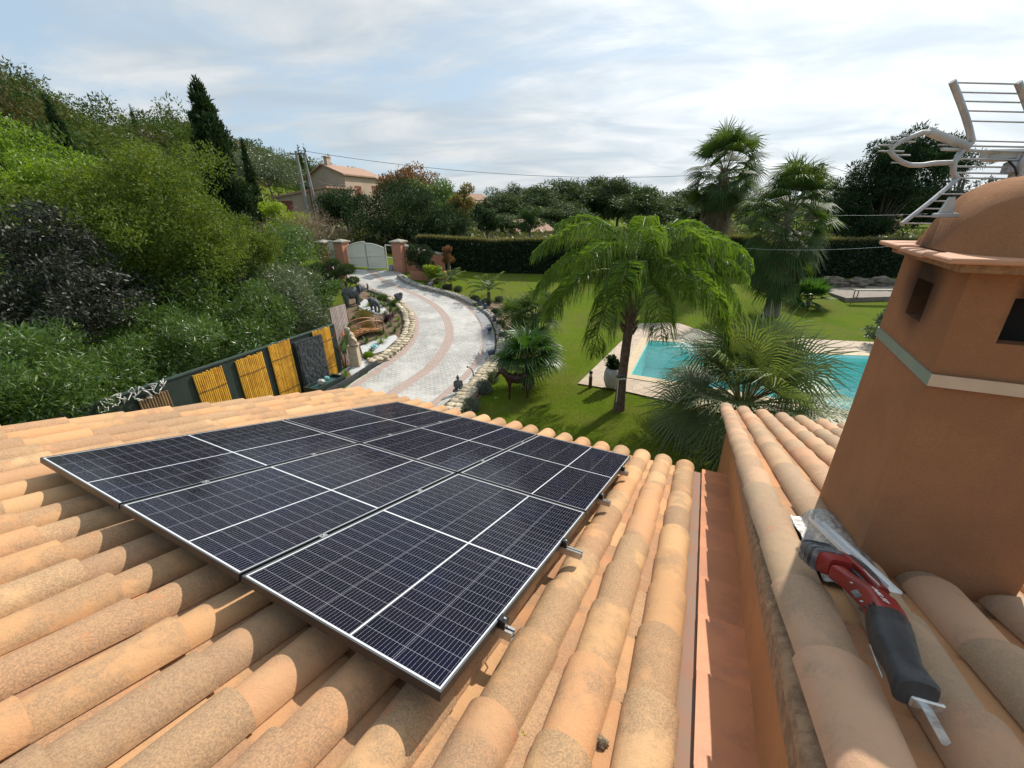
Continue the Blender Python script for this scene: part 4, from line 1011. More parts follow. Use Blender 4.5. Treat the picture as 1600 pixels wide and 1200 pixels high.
d_ = b - a; mb = MB(); L_ = d_.length; box(mb, d_ * .5 + UP * .2, (L_, .22, .5), (d_.normalized(), V((-d_.y, d_.x, 0)).normalized(), UP)); mb.build('wall', M_peach, o)
mb = MB(); box(mb, d_ + UP * .26, (.42, .42, .62)); mb.build('end_post', M_peach, o)

# ================================================================== POOL
def offset(P, d):
    out = []; n = len(P)
    for i in range(n):
        a, b, c = V((*P[i - 1], 0)), V((*P[i], 0)), V((*P[(i + 1) % n], 0))
        n1 = V(((b - a).y, -(b - a).x, 0)).normalized(); n2 = V(((c - b).y, -(c - b).x, 0)).normalized(); m_ = (n1 + n2); m_ = m_ / max(.4, m_.length_squared) * 2
        q = b + m_ * d; out.append((q.x, q.y))
    return out
area = sum(POOL[i - 1][0] * POOL[i][1] - POOL[i][0] * POOL[i - 1][1] for i in range(len(POOL))) / 2
sg_ = 1 if area > 0 else -1
def ringmesh(name, P0, P1, z0, z1, mat, kind='structure', side=.10):
    mb = MB(); n = len(P0); vs = [V((*p, z0)) for p in P0] + [V((*p, z1)) for p in P1]
    mb.add(vs, [(i, (i + 1) % n, n + (i + 1) % n, n + i) for i in range(n)])
    return mb, n
COP = offset(POOL, .34 * sg_)
DECK = [(2.1, 12.1), (6.35, 19.6), (8.0, 19.2), (9.2, 15.9), (12.0, 16.35), (14.5, 15.75), (19, 14.9), (19, 6.6), (9.5, 6.9), (6.4, 9.3), (3.55, 11.35)]
def fillring(outer, inner, z, mat, name):
    import mathutils
    from mathutils.geometry import delaunay_2d_cdt
    pts = [V(p) for p in outer] + [V(p) for p in inner]; no, ni = len(outer), len(inner)
    ed = [(i, (i + 1) % no) for i in range(no)] + [(no + i, no + (i + 1) % ni) for i in range(ni)]
    v, e, f, *_ = delaunay_2d_cdt(pts, ed, [], 1, 1e-5)
    mb = MB(); keep = []
    for t in f:
        c = sum((v[i] for i in t), V((0, 0))) / len(t)
        if not inpoly(c.x, c.y, inner): keep.append(tuple(t))
    mb.add([(p.x, p.y, z) for p in v], keep); mb.add([(p.x, p.y, z - .12) for p in v], [t[::-1] for t in keep])
    return mb
def paving_mat(name, c1, c2, joint, cell, w_):
    m, t, p = base_mat(name); tc = N(t, 'ShaderNodeTexCoord'); vo = N(t, 'ShaderNodeTexVoronoi', feature='DISTANCE_TO_EDGE', i_Scale=cell); Lk(t, tc.outputs['Object'], vo.inputs['Vector'])
    vc = N(t, 'ShaderNodeTexVoronoi', i_Scale=cell); Lk(t, tc.outputs['Object'], vc.inputs['Vector']); n = N(t, 'ShaderNodeTexNoise', i_Scale=5.0, i_Detail=8.0, i_Roughness=.7); Lk(t, tc.outputs['Object'], n.inputs['Vector'])
    sp = N(t, 'ShaderNodeSeparateXYZ'); Lk(t, vc.outputs['Color'], sp.inputs[0]); c = mixc(t, sp.outputs[0], c1, c2)
    c = mixc(t, mth(t, 'MULTIPLY', mapr(t, n.outputs[0], .45, .7), .4), c, joint)
    c = mixc(t, mapr(t, vo.outputs['Distance'], w_, w_ * .4), c, joint); Lk(t, c, p.inputs['Base Color']); p.inputs['Roughness'].default_value = .8
    b = N(t, 'ShaderNodeBump', i_Strength=.3, i_Distance=.01); Lk(t, vo.outputs['Distance'], b.inputs['Height']); Lk(t, b.outputs[0], p.inputs['Normal']); return m
M_pave = paving_mat('crazy_paving', (0.52, 0.41, 0.30), (0.44, 0.33, 0.25), (0.30, 0.25, 0.20), 2.6, .03)
M_cope = paving_mat('coping_stone', (0.58, 0.46, 0.30), (0.52, 0.40, 0.26), (0.40, 0.32, 0.22), 1.2, .012)
tag(fillring(DECK, COP, .045, M_pave, 'patio').build('patio', M_pave), kind='structure')
DE = [((p[0] * 1), p[1]) for p in DECK]
tag(fillring(DECK, offset(DECK, -.30 * sg_ * -1 if False else (-.28 if sg_ > 0 else -.28)), .052, M_cope, 'x').build('patio_border', M_cope), kind='structure') if False else None
tag(fillring(COP, POOL, .062, M_cope, 'c').build('pool_coping', M_cope), kind='structure')
M_ptile = M('pool_lining', (0.42, 0.84, 0.80), (0.52, 0.88, 0.85), scale=1.5, rough=.6)
mb = MB(); n = len(POOL); vs = [V((*p, .05)) for p in POOL] + [V((*p, -1.15)) for p in POOL]
mb.add(vs, [(i, (i + 1) % n, n + (i + 1) % n, n + i) for i in range(n)] + [tuple(range(n, 2 * n))]); tag(mb.build('pool_basin', M_ptile), kind='structure')
def water_mat():
    m, t, p = base_mat('pool_water'); tc = N(t, 'ShaderNodeTexCoord'); n = N(t, 'ShaderNodeTexNoise', i_Scale=2.6, i_Detail=4.0, i_Roughness=.55, i_Distortion=.6); Lk(t, tc.outputs['Object'], n.inputs['Vector'])
    b = N(t, 'ShaderNodeBump', i_Strength=.35, i_Distance=.06); Lk(t, n.outputs[0], b.inputs['Height'])
    gl = N(t, 'ShaderNodeBsdfGlossy', i_Roughness=.03); Lk(t, b.outputs[0], gl.inputs['Normal']); tr = N(t, 'ShaderNodeBsdfTransparent'); tr.inputs[0].default_value = (.74, .97, .97, 1)
    fr = N(t, 'ShaderNodeFresnel', i_IOR=1.33); Lk(t, b.outputs[0], fr.inputs['Normal']); mx = N(t, 'ShaderNodeMixShader'); Lk(t, fr.outputs[0], mx.inputs[0]); Lk(t, tr.outputs[0], mx.inputs[1]); Lk(t, gl.outputs[0], mx.inputs[2])
    Lk(t, mx.outputs[0], t.nodes['Material Output'].inputs[0]); return m
mb = MB(); mb.add([V((*p, -.06)) for p in POOL], [tuple(range(len(POOL))) if area > 0 else tuple(range(len(POOL) - 1, -1, -1))]); tag(mb.build('pool_water', water_mat()), kind='structure')

# ================================================================== FENCE with bamboo panels
FB = G(528, 581); zt = FB.z + 1.62
fa, fb_ = atz(470, 526, zt), atz(255, 598, zt)
fd = (fb_ - fa); fd.z = 0; fd.normalize(); fn = V((-fd.y, fd.x, 0)); 
if fn.dot(V((0, 0, 0)) - FB) < 0: fn = -fn                        # towards the camera
FO = V((fa.x, fa.y, 0)); FO = FO + fn * 0
def Fp(x, y, off=0.0):
    d = ray(x, y); o_ = FO + fn * off; k = (o_ - CAM).dot(fn) / d.dot(fn); p = CAM + d * k; return (p - FO).dot(fd), p.z
def FW(s, z, off=0.0): q = FO + fd * s + fn * off; return V((q.x, q.y, z))
M_fence = M('dark_green_boards', (0.012, 0.024, 0.020), (0.020, 0.034, 0.028), scale=4, rough=.6, bump=.1)
M_fcap = M('fence_capping', (0.055, 0.085, 0.075), (0.04, 0.065, 0.055), scale=6, rough=.5)
M_bam = M('golden_bamboo', (0.78, 0.44, 0.05), (0.66, 0.32, 0.035), scale=3, rough=.45, rnd=.22, stain=(.25, .11, .02), stain_s=6, stain_a=.5)
M_bam2 = M('brown_bamboo', (0.26, 0.16, 0.08), (0.18, 0.11, 0.06), scale=4, rough=.6, rnd=.25)
M_tie = M('dark_tie', (0.04, 0.02, 0.012))
s_end = Fp(529, 545)[0]
fence = thing('garden_fence', 'dark green board fence hung with golden bamboo panels, in front of the oleanders', 'fence', FW(s_end, FB.z)); LFc = fence.location
top = [Fp(x, y) for x, y in ((486, 519), (453, 531), (417, 543), (362, 560), (255, 598))]
ztop = sum(q[1] for q in top) / len(top)
mb = MB(); box(mb, FW((s_end + 13) / 2, (ztop - 2) / 2, -.03), (13 - s_end, .05, ztop + 2), (fd, fn, UP)); mb.build('boards', M_fence, fence, LFc)
mb = MB(); box(mb, FW((s_end + 13) / 2, ztop + .02, -.03), (13 - s_end, .10, .035), (fd, fn, UP)); mb.build('capping', M_fcap, fence, LFc)
def bamboo(xl, xr, yt_l, yt_r, zb, mat, ncane, off=.03, par=fence, P0=LFc, ties=(.25, .80), name='bamboo_panel'):
    sa, za = Fp(xl, yt_l, off); sb, zb_ = Fp(xr, yt_r, off); mb = MB(); rr = random.Random(int(xl)); zt_ = (za + zb_) / 2
    for k in range(ncane):
        s = sa + (sb - sa) * (k + .5) / ncane; r = abs(sb - sa) / ncane * .48; e = rr.uniform(-.02, .02)
        tube(mb, [FW(s, zb, off), FW(s + rr.uniform(-.004, .004), (zb + zt_) / 2, off), FW(s, zt_ + e, off)], r, 7, rnd=rr.uniform(.02, 1))
    o = mb.build(name, mat, par, P0); mt = MB()
    for q in ties:
        z = zt_ + (zb - zt_) * q; tube(mt, [FW(sa, z, off + r + .004), FW((sa + sb) / 2, z - .012, off + r + .006), FW(sb, z, off + r + .004)], .007, 5)
    mt.build('tie', M_tie, o, P0); return o
gz0 = FB.z + .02
bamboo(300, 346, 588, 572, -.1, M_bam, 15); bamboo(366, 409, 563, 551, 0, M_bam, 16); bamboo(418, 451, 543, 529, .05, M_bam, 16); bamboo(487, 514, 519, 510, gz0, M_bam, 14)
b_ = bamboo(214, 262, 625, 610, -.1, M_bam2, 11, ties=(.5,)); b_['label'] = 'dull brown bamboo panel, the leftmost of the fence'
# whitish slatted screen behind the sculpture
so_ = G(541, 549); sc_ = thing('slatted_screen', 'pinkish white slatted screen standing behind the stone sculpture', 'screen', so_); mb = MB()
sa, za = Fp(514, 480, -.25); sb, zb_ = Fp(539, 475, -.25)
for k in range(11):
    s = sa + (sb - sa) * (k + .5) / 11; box(mb, FW(s, (zb_ + so_.z - .1) / 2, -.25), (abs(sb - sa) / 11 * .72, .025, zb_ - so_.z + .1), (fd, fn, UP), rnd=random.uniform(.1, 1))
mb.build('slats', M('whitewashed_wood', (0.50, 0.41, 0.38), (0.40, 0.32, 0.30), scale=5, rough=.8, rnd=.15), sc_, so_)
mb = MB()
for q in (.22, .55, .85): box(mb, FW((sa + sb) / 2, so_.z + (zb_ - so_.z) * q, -.275), (abs(sb - sa), .03, .05), (fd, fn, UP))
mb.build('batten', M_tie, sc_, so_)
# white knotted rope garland along the fence top
mb = MB(); rr = random.Random(8); sr0, zr0 = Fp(255, 600); sr1, _ = Fp(150, 636); pts = []
for k in range(90):
    t = k / 89; pts.append(FW(sr0 + (sr1 - sr0) * t + rr.uniform(-.09, .09), ztop - .04 + .10 * sin(t * 38) + rr.uniform(-.09, .07), .06 + rr.uniform(0, .03)))
tube(mb, pts, .010, 5); o = mb.build('rope_garland', M('white_rope', (.75, .74, .70), rough=.9), None, pts[0]); o.location = pts[0]; tag(o, 'tangled white rope garland draped over the left end of the dark fence', 'garland')
# slate water feature
ft = G(490, 603); fo = thing('slate_fountain', 'tall dark slate water wall with a basin, standing against the bamboo fence', 'fountain', ft)
sa, za = Fp(465, 537, .16); sb, zb_ = Fp(502, 525, .16); zc = (za + zb_) / 2; zb0 = ft.z
M_slate = M('wet_slate', (0.022, 0.027, 0.032), (0.045, 0.052, 0.058), scale=9, rough=.35, bump=1.0, bscale=14, stain=(.10, .11, .12), stain_s=12)
mb = MB(); nu, nv = 30, 60; vs = []
for a in range(nu + 1):
    for b in range(nv + 1):
        s = sa + (sb - sa) * a / nu; z = zb0 + (zc - zb0) * b / nv; vs.append(FW(s, z, .15 + .022 * mnoise.noise(V((s * 14, z * 7, 2))) + .012 * mnoise.noise(V((s * 40, z * 22, 5)))))
mb.add(vs, [(a * (nv + 1) + b, (a + 1) * (nv + 1) + b, (a + 1) * (nv + 1) + b + 1, a * (nv + 1) + b + 1) for a in range(nu) for b in range(nv)]); mb.build('slate_face', M_slate, fo, ft)
mb = MB(); box(mb, FW((sa + sb) / 2, (zb0 + zc) / 2, .06), (abs(sb - sa) + .1, .14, zc - zb0 + .06), (fd, fn, UP)); mb.build('surround', M_slate, fo, ft)
mb = MB(); w_ = abs(sb - sa) + .3; cb_ = FW((sa + sb) / 2, zb0 + .12, .42)
for c, s_ in (((0, .24), (w_, .06)), ((0, -.24), (w_, .06)), ((w_ / 2 - .03, 0), (.06, .42)), ((-w_ / 2 + .03, 0), (.06, .42))): box(mb, cb_ + fd * c[0] + fn * c[1], (s_[0], s_[1], .34), (fd, fn, UP))
mb.build('basin', M_fence, fo, ft); mb = MB(); box(mb, cb_, (w_ - .1, .42, .16), (fd, fn, UP)); mb.build('basin_water', M('dark_water', (.05, .12, .12), rough=.1), fo, ft)
M_turq = M('turquoise_glass', (0.10, 0.50, 0.50), (0.35, 0.70, 0.68), scale=20, rough=.15, rnd=.3)
M_white = M('white_pebbles', (0.70, 0.69, 0.66), (0.55, 0.54, 0.52), scale=20, rough=.8, rnd=.2)
rr = random.Random(12)
for q, (dx, mt, lb, nm, ct) in enumerate(((-.10, M_turq, 'turquoise glass lump on the rim of the slate fountain basin', 'glass_rock', 'glass rock'), (.16, M_white, 'white rock beside the turquoise lump on the fountain basin', 'white_rock', 'rock'))):
    mb = MB(); c = cb_ + fd * dx + UP * .20
    for k in range(4): ell(mb, V((rr.uniform(-.06, .06), rr.uniform(-.05, .05), rr.uniform(0, .05))), (rr.uniform(.05, .09),) * 3, 8, jit=.6, seed=k + q * 5, rnd=rr.uniform(.1, 1))
    o = fuse(mb.build(nm, mt), .015); o.location = c; tag(o, lb, ct)
# gravel beds
def patch_stuff(name, label, poly_px, mat, n, r, seed, cat):
    P = [G(*q) for q in poly_px]; P2 = [(p.x, p.y) for p in P]; xs_ = [p[0] for p in P2]; ys_ = [p[1] for p in P2]; rs = np.random.RandomState(seed); rr = random.Random(seed); mb = MB(); k = 0
    while k < n:
        x, y = rr.uniform(min(xs_), max(xs_)), rr.uniform(min(ys_), max(ys_))
        if not inpoly(x, y, P2): continue
        ell(mb, on(x, y, r * .3), (r * rr.uniform(.7, 1.4), r * rr.uniform(.7, 1.4), r * .8), 5, rnd=rr.uniform(.05, 1)); k += 1
    return tag(mb.build(name, mat), label, cat, kind='stuff')
def bed(name, poly_px, mat, dz=.015):
    P = [G(*q) for q in poly_px]; c = sum(P, V((0, 0, 0))) / len(P); mb = MB(); rings = [[c.lerp(p, t) for p in P] for t in (0.33, .66, 1)]; n = len(P)
    vs = [V((c.x, c.y, Hh(c.x, c.y) + dz))] + [V((p.x, p.y, Hh(p.x, p.y) + dz)) for r_ in rings for p in r_]
    mb.add(vs, [(0, 1 + i, 1 + (i + 1) % n) for i in range(n)] + [(1 + k * n + i, 1 + k * n + n + i, 1 + k * n + n + (i + 1) % n, 1 + k * n + (i + 1) % n) for k in range(2) for i in range(n)]); return tag(mb.build(name, mat), kind='structure')
M_soil = M('soil', (0.13, 0.085, 0.05), (0.19, 0.13, 0.08), scale=6, rough=.95, bump=.8, bscale=30)
M_gravw = M('white_gravel', (0.62, 0.62, 0.62), (0.45, 0.45, 0.46), scale=40, rough=.9, bump=1, bscale=60)
bed('garden_bed', [(505, 615), (470, 612), (520, 590), (532, 560), (545, 500), (535, 460), (560, 445), (590, 457), (612, 468), (632, 484), (638, 508), (634, 525), (620, 545), (590, 566), (560, 590)], M_soil, .02)
bed('gravel_bed', [(500, 612), (490, 606), (530, 585), (565, 560), (585, 572), (555, 590), (525, 605)], M_gravw, .045)
bed('gravel_patch', [(563, 543), (590, 532), (618, 525), (622, 530), (600, 550), (580, 556), (567, 555)], M_gravw, .05)
bed('right_bed', [(693, 650), (738, 600), (770, 562), (790, 560), (795, 575), (775, 590), (748, 625), (725, 655)], M_soil, .02)
bed('upper_right_bed', [(770, 505), (750, 480), (757, 470), (800, 476), (812, 492), (800, 520), (785, 545), (779, 530)], M_soil, .02)
patch_stuff('turquoise_gravel', 'turquoise glass gravel in the bed next to the slate fountain', [(500, 609), (520, 596), (532, 592), (538, 598), (520, 611)], M_turq, 260, .022, 3, 'gravel')
patch_stuff('white_pebbles', 'white pebbles scattered over the bed beside the rubble wall', [(566, 545), (590, 534), (618, 526), (620, 530), (600, 548), (578, 556)], M_white, 420, .025, 4, 'pebbles')
patch_stuff('pale_pebbles', 'pale pebbles around the sculpture pedestal behind the slate kerb', [(520, 590), (560, 572), (580, 570), (560, 585), (535, 597)], M_white, 420, .02, 5, 'pebbles')
mb = MB(); rr = random.Random(3); c = G(586, 545)
for k in range(40): a = rr.uniform(0, 6.28); r_ = rr.uniform(0, .16); ell(mb, V((cos(a) * r_, sin(a) * r_, .09 + .05 * rr.random())), (.028, .025, .02), 5, rnd=rr.uniform(.05, 1))
o = mb.build('turquoise_stones', M_turq); o.location = c; tag(o, 'small heap of bright turquoise stones on the white gravel near the bridge', 'stones')
# dark slatted kerb in front of the gravel
kp = [G(*q) for q in ((512, 618), (535, 606), (560, 590), (590, 571))]; mb = MB(); KP = resample(kp, 60)
for p, q in zip(KP[:-1], KP[1:]):
    d_ = (q - p); d_.z = 0; box(mb, (p + q) / 2 + UP * .09, (d_.length * .62, .05, .22), (d_.normalized(), V((-d_.y, d_.x, 0)).normalized(), UP))
    box(mb, (p + q) / 2 + UP * .07 + V((-d_.y, d_.x, 0)).normalized() * .03, (d_.length * 1.02, .02, .2), (d_.normalized(), V((-d_.y, d_.x, 0)).normalized(), UP))
o = mb.build('slate_kerb', M('kerb_slate', (.10, .11, .115), (.06, .065, .07), scale=8, rough=.7), None, kp[0]); o.location = kp[0]; tag(o, 'dark grey slatted kerb between the gravel bed and the driveway', 'kerb')
# ================================================================== TREES AND PLANTS
L_olive = leafmat('olive_green_leaves', (0.050, 0.100, 0.014), (0.155, 0.200, 0.030), trans=.30, rough=.6, spec=.25, tcol=(1.9, 1.7, .6))
L_bright = leafmat('bright_green_leaves', (0.095, 0.17, 0.020), (0.18, 0.26, 0.035), trans=.45, tcol=(1.8, 1.8, .6))
L_purple = leafmat('dark_purple_leaves', (0.016, 0.022, 0.012), (0.050, 0.056, 0.034), trans=.15, rough=.50, spec=.45, tcol=(1.5, 1, 1))
L_olean = leafmat('oleander_leaves', (0.045, 0.100, 0.022), (0.115, 0.185, 0.048), trans=.30, rough=.38, spec=.6, tcol=(1.7, 1.7, .6))
L_grey = leafmat('grey_green_leaves', (0.060, 0.090, 0.045), (0.15, 0.18, 0.105), trans=.25, rough=.4, spec=.6, tcol=(1.5, 1.5, .8))
L_dark = leafmat('dark_evergreen_leaves', (0.014, 0.032, 0.012), (0.034, 0.066, 0.020), trans=.18, rough=.65, spec=.2, tcol=(1.6, 1.6, .7))
L_hedge = leafmat('hedge_leaves', (0.010, 0.028, 0.012), (0.030, 0.060, 0.020), trans=.15, rough=.45, spec=.5)
L_hedget = leafmat('hedge_top_shoots', (0.11, 0.12, 0.04), (0.20, 0.18, 0.09), trans=.3)
L_pine = leafmat('pine_needles', (0.028, 0.060, 0.018), (0.065, 0.110, 0.030), trans=.25, rough=.65, spec=.2, tcol=(1.6, 1.6, .6))
L_pine2 = leafmat('far_pine_needles', (0.035, 0.062, 0.022), (0.075, 0.115, 0.038), trans=.25, rough=.6, tcol=(1.5, 1.5, .7))
L_rust = leafmat('rusty_autumn_leaves', (0.14, 0.070, 0.025), (0.20, 0.12, 0.05), trans=.3, tcol=(1.6, 1.2, .6))
L_yell = leafmat('yellow_brown_leaves', (0.13, 0.12, 0.03), (0.20, 0.16, 0.05), trans=.3)
L_cit = leafmat('lime_green_leaves', (0.16, 0.24, 0.015), (0.26, 0.33, 0.03), trans=.45, tcol=(1.5, 1.5, .5))
L_twig = leafmat('dry_twig_tips', (0.22, 0.15, 0.10), (0.30, 0.22, 0.16), trans=.1)
L_queen = leafmat('queen_palm_leaflets', (0.060, 0.120, 0.018), (0.145, 0.210, 0.036), trans=.42, rough=.42, spec=.5, tcol=(1.8, 1.9, .6))
L_jelly = leafmat('blue_green_palm_leaflets', (0.075, 0.120, 0.050), (0.160, 0.205, 0.085), trans=.30, rough=.45, spec=.35, tcol=(1.9, 1.8, .6))
L_fan = leafmat('fan_palm_leaves', (0.035, 0.070, 0.022), (0.085, 0.125, 0.040), trans=.30, rough=.6, spec=.15, tcol=(1.7, 1.7, .6))
L_fan2 = leafmat('deep_green_fan_leaves', (0.030, 0.085, 0.022), (0.075, 0.145, 0.035), trans=.35, rough=.42, spec=.45, tcol=(1.8, 1.8, .5))
L_dead = leafmat('dead_palm_skirt', (0.15, 0.11, 0.065), (0.24, 0.18, 0.11), trans=.15)
L_lav = leafmat('lavender_leaves', (0.10, 0.13, 0.11), (0.17, 0.20, 0.17), trans=.2)
L_aga = leafmat('dark_rosette_leaves', (0.035, 0.015, 0.022), (0.08, 0.035, 0.045), trans=.2, rough=.35)
L_strel = leafmat('banana_like_leaves', (0.035, 0.085, 0.025), (0.08, 0.15, 0.045), trans=.35, rough=.35)
M_bark = M('grey_bark', (0.20, 0.165, 0.13), (0.12, 0.10, 0.08), scale=9, rough=.9, bump=1, bscale=30)
M_palmb = M('palm_trunk_bark', (0.17, 0.12, 0.085), (0.085, 0.060, 0.045), scale=8, rough=.92, bump=1, bscale=22, stain=(.26, .19, .13), stain_s=5)
M_palmg = M('grey_palm_bark', (0.26, 0.22, 0.18), (0.17, 0.14, 0.11), scale=6, rough=.9, bump=1, bscale=25)
M_pet = M('palm_petiole', (0.13, 0.14, 0.035), (0.12, 0.10, 0.035), scale=5, rough=.5)

def crown(name, mat, parent, blobs, n, L, W, seed, up=.2, out=.5, shell=.35):
    rs = np.random.RandomState(seed); return npmesh(name, mat, canopy(blobs, n, L, W, rs, up, out, shell), 4, 1, QF, parent)
def clumps2(c, r, n1, n2, rs, low=-.7, k1=.46, k2=.30):
    """lobes over the crown, then leaf clumps over each lobe"""
    out = []
    for i in range(n1):
        d = rdir(1, rs)[0]
        while d[2] < low: d = rdir(1, rs)[0]
        q = .55 + .25 * rs.rand(); s = k1 * (.7 + .6 * rs.rand()); cc = (c[0] + d[0] * r[0] * q, c[1] + d[1] * r[1] * q, c[2] + d[2] * r[2] * q)
        out += clumps(cc, (r[0] * s, r[1] * s, r[2] * s), n2, r[0] * s * k2, rs, -.75, .1)
    return out
def trunk(parent, pts, r, mat=M_bark, limbs=(), name='trunk'):
    mb = MB(); tube(mb, pts, r, 9)
    for a, b, r0 in limbs:
        a, b = V(a), V(b); m_ = (a + b) / 2 + V((0, 0, (b - a).length * .08)); tube(mb, [a, m_, b], [r0, r0 * .7, r0 * .3], 6)
    return mb.build(name, mat, parent)
def broadleaf(label, cat, px, pyc, Y, rx, rz, n, L, W, mat, seed, name='broadleaf_tree', group=None, rc=.30, nc=40, ry=None, gz=None, tr=.12, low=-.6, up=.2, out=.5, twigs=8, shell=.35, nested=0):
    c = aty(px, pyc, Y); b = on(c.x, c.y) if gz is None else V((c.x, c.y, gz)); o = thing(name, label, cat, b, 0, group); h = c.z - b.z; ry = ry or rx
    rs = np.random.RandomState(seed); bl = clumps2((0, 0, h), (rx, ry, rz), nested, nc, rs, low) if nested else clumps((0, 0, h), (rx, ry, rz), nc, rc * rx, rs, low)
    crown('crown', mat, o, bl, n, L, W, seed, up, out, shell)
    lm = [((0, 0, max(.2, h - rz * .9)), (q[0] * .7, q[1] * .7, h - rz * .9 + (q[2] - h + rz * .9) * .7), tr * .45) for q in bl[::max(1, len(bl) // twigs)]]
    trunk(o, [(0, 0, -.2), (.05 * rx, 0, (h - rz) * .6), (0, 0, max(.4, h - rz * .5))], [tr * 1.2, tr, tr * .6], limbs=lm); return o
# --- big trees at the left
broadleaf('large olive green leafy tree filling the left of the view', 'tree', 232, 362, 13.5, 2.8, 2.35, 76000, .095, .034, L_olive, 1, nc=18, nested=24, low=-.8, twigs=10, shell=.45)
broadleaf('brighter yellow green tree at the far left edge', 'tree', 20, 305, 13, 2.1, 2.6, 30000, .095, .042, L_bright, 2, nc=16, nested=11, shell=.45)
broadleaf('lower olive green tree just left of the driveway shrubs', 'tree', 362, 402, 15.5, 1.45, 1.5, 22000, .085, .030, L_olive, 3, nc=16, nested=10, shell=.45)
broadleaf('dark purple leaved tree behind the oleanders at the left edge', 'tree', 62, 440, 9.6, 2.1, 1.6, 24000, .105, .040, L_purple, 4, nc=14, nested=14, low=-.9, up=-.25, out=.4)
# --- oleander bushes behind the fence
def oleander(px, py, Y, rx, rz, seed, label, mat=L_olean, n=9000):
    c = aty(px, py, Y); b = on(c.x, c.y); o = thing('oleander_bush', label, 'oleander bush', b, 0, 'oleander bushes behind the fence'); h = c.z - b.z
    rs = np.random.RandomState(seed); bl = clumps((0, 0, h), (rx, rx * .8, rz), 34, rx * .28, rs, -.9)
    npmesh('foliage', mat, np.concatenate([canopy(bl, n, .15, .026, rs, .35, .6, .3)]), 4, 1, QF, o)
    mb = MB(); rr = random.Random(seed)
    for k in range(11):
        a = rr.uniform(0, 6.28); q = V((cos(a) * rx * .7, sin(a) * rx * .6, h * rr.uniform(.8, 1.15))); m_ = q * .5 + V((0, 0, .1)); tube(mb, [(cos(a) * .12, sin(a) * .12, -.1), m_ * .9, q], [.022, .015, .006], 5)
    mb.build('stems', M_bark, o); return o
oleander(-75, 640, 6.2, 1.2, 1.0, 10, 'oleander bush at the far left end of the row, mostly out of the frame')
oleander(20, 610, 6.9, 1.15, 1.0, 11, 'oleander bush at the left edge, just above the roof tiles')
oleander(95, 588, 8.0, 1.25, 1.05, 12, 'second oleander bush from the left edge, behind the roof verge')
oleander(170, 570, 9.0, 1.30, 1.1, 13, 'oleander bush behind the white rope garland')
oleander(250, 545, 10.2, 1.35, 1.15, 14, 'oleander bush above the leftmost golden bamboo panel')
oleander(325, 530, 11.4, 1.35, 1.1, 15, 'oleander bush with bare stems showing above the second bamboo panel')
oleander(392, 508, 12.8, 1.4, 1.25, 16, 'oleander bush behind the slate fountain end of the fence')
oleander(455, 490, 14.6, 1.45, 1.5, 17, 'tallest grey green oleander, in front of the gate end of the row', L_grey, 13000)
oleander(420, 450, 16.5, 1.6, 1.4, 18, 'pale silvery oleander at the back of the row, below the tree', L_grey, 11000)
broadleaf('dark green laurel mass under the olive green tree, behind the oleanders', 'shrub', 190, 478, 12.6, 3.0, 1.3, 22000, .13, .05, L_olean, 61, 'laurel_shrub', nc=40, low=-.9)
broadleaf('dark green laurel mass right of the purple leaved tree', 'shrub', 320, 462, 15.0, 2.4, 1.1, 15000, .13, .05, L_olean, 62, 'laurel_shrub', nc=34, low=-.9)
broadleaf('dark green shrub at the far left edge, under the purple leaved tree', 'shrub', -20, 500, 11.5, 2.6, 1.6, 15000, .14, .05, L_olean, 63, 'laurel_shrub', nc=34, low=-.9)
# --- shrubs towards the gate
broadleaf('bare reddish brown twiggy shrub in front of the neighbouring house', 'shrub', 494, 366, 29, 2.4, 1.35, 5000, .30, .012, L_twig, 21, 'twiggy_shrub', nc=30, up=.9, twigs=26)
broadleaf('green shrub at the foot of the twiggy shrub, left of the gate', 'shrub', 455, 392, 25, 2.1, 1.3, 9000, .13, .05, L_olean, 22, 'leafy_shrub', nc=26)
broadleaf('yellow green shrub below the neighbouring house wall', 'shrub', 440, 348, 30, 1.6, 1.3, 6000, .16, .07, L_cit, 23, 'leafy_shrub', nc=18)
broadleaf('huge dark spreading cypress shrub behind the gate', 'shrub', 628, 347, 33, 4.4, 2.6, 42000, .20, .05, L_dark, 24, 'spreading_cypress', nc=16, nested=16, ry=3, low=-.8)
broadleaf('smaller dark cypress shrub against the neighbouring house', 'shrub', 538, 326, 36, 2.6, 1.4, 16000, .22, .05, L_dark, 25, 'spreading_cypress', nc=30, rc=.3)
broadleaf('rust brown tree behind the dark cypress shrub', 'tree', 640, 292, 46, 2.9, 1.6, 9000, .22, .12, L_rust, 26, nc=26)
broadleaf('green tree to the right of the rust brown tree', 'tree', 668, 312, 44, 2.6, 1.6, 10000, .20, .08, L_olean, 27, nc=26)
broadleaf('yellow brown rounded tree beyond the hedge', 'tree', 722, 330, 42, 1.5, 2.4, 8000, .20, .09, L_yell, 28, nc=24)
broadleaf('small dark rounded tree beyond the hedge, right of the yellow brown tree', 'tree', 760, 345, 40, 1.3, 1.4, 6000, .2, .07, L_dark, 29, nc=18)
broadleaf('dark clipped round tree just above the hedge', 'tree', 828, 345, 42, 1.15, 1.2, 6000, .16, .06, L_pine, 30, nc=18)
broadleaf('silvery olive tree on the slope above the neighbouring house', 'tree', 415, 268, 60, 4.6, 2.0, 12000, .28, .10, L_grey, 31, nc=30)
broadleaf('green shrub between the dark cypress shrub and the hedge', 'shrub', 697, 368, 33, 1.5, 1.5, 7000, .18, .06, L_dark, 32, 'leafy_shrub', nc=20)
broadleaf('dark rounded shrub in front of the terracotta garden wall', 'shrub', 657, 408, 24.5, .85, .95, 6000, .10, .045, L_dark, 33, 'leafy_shrub', nc=18)
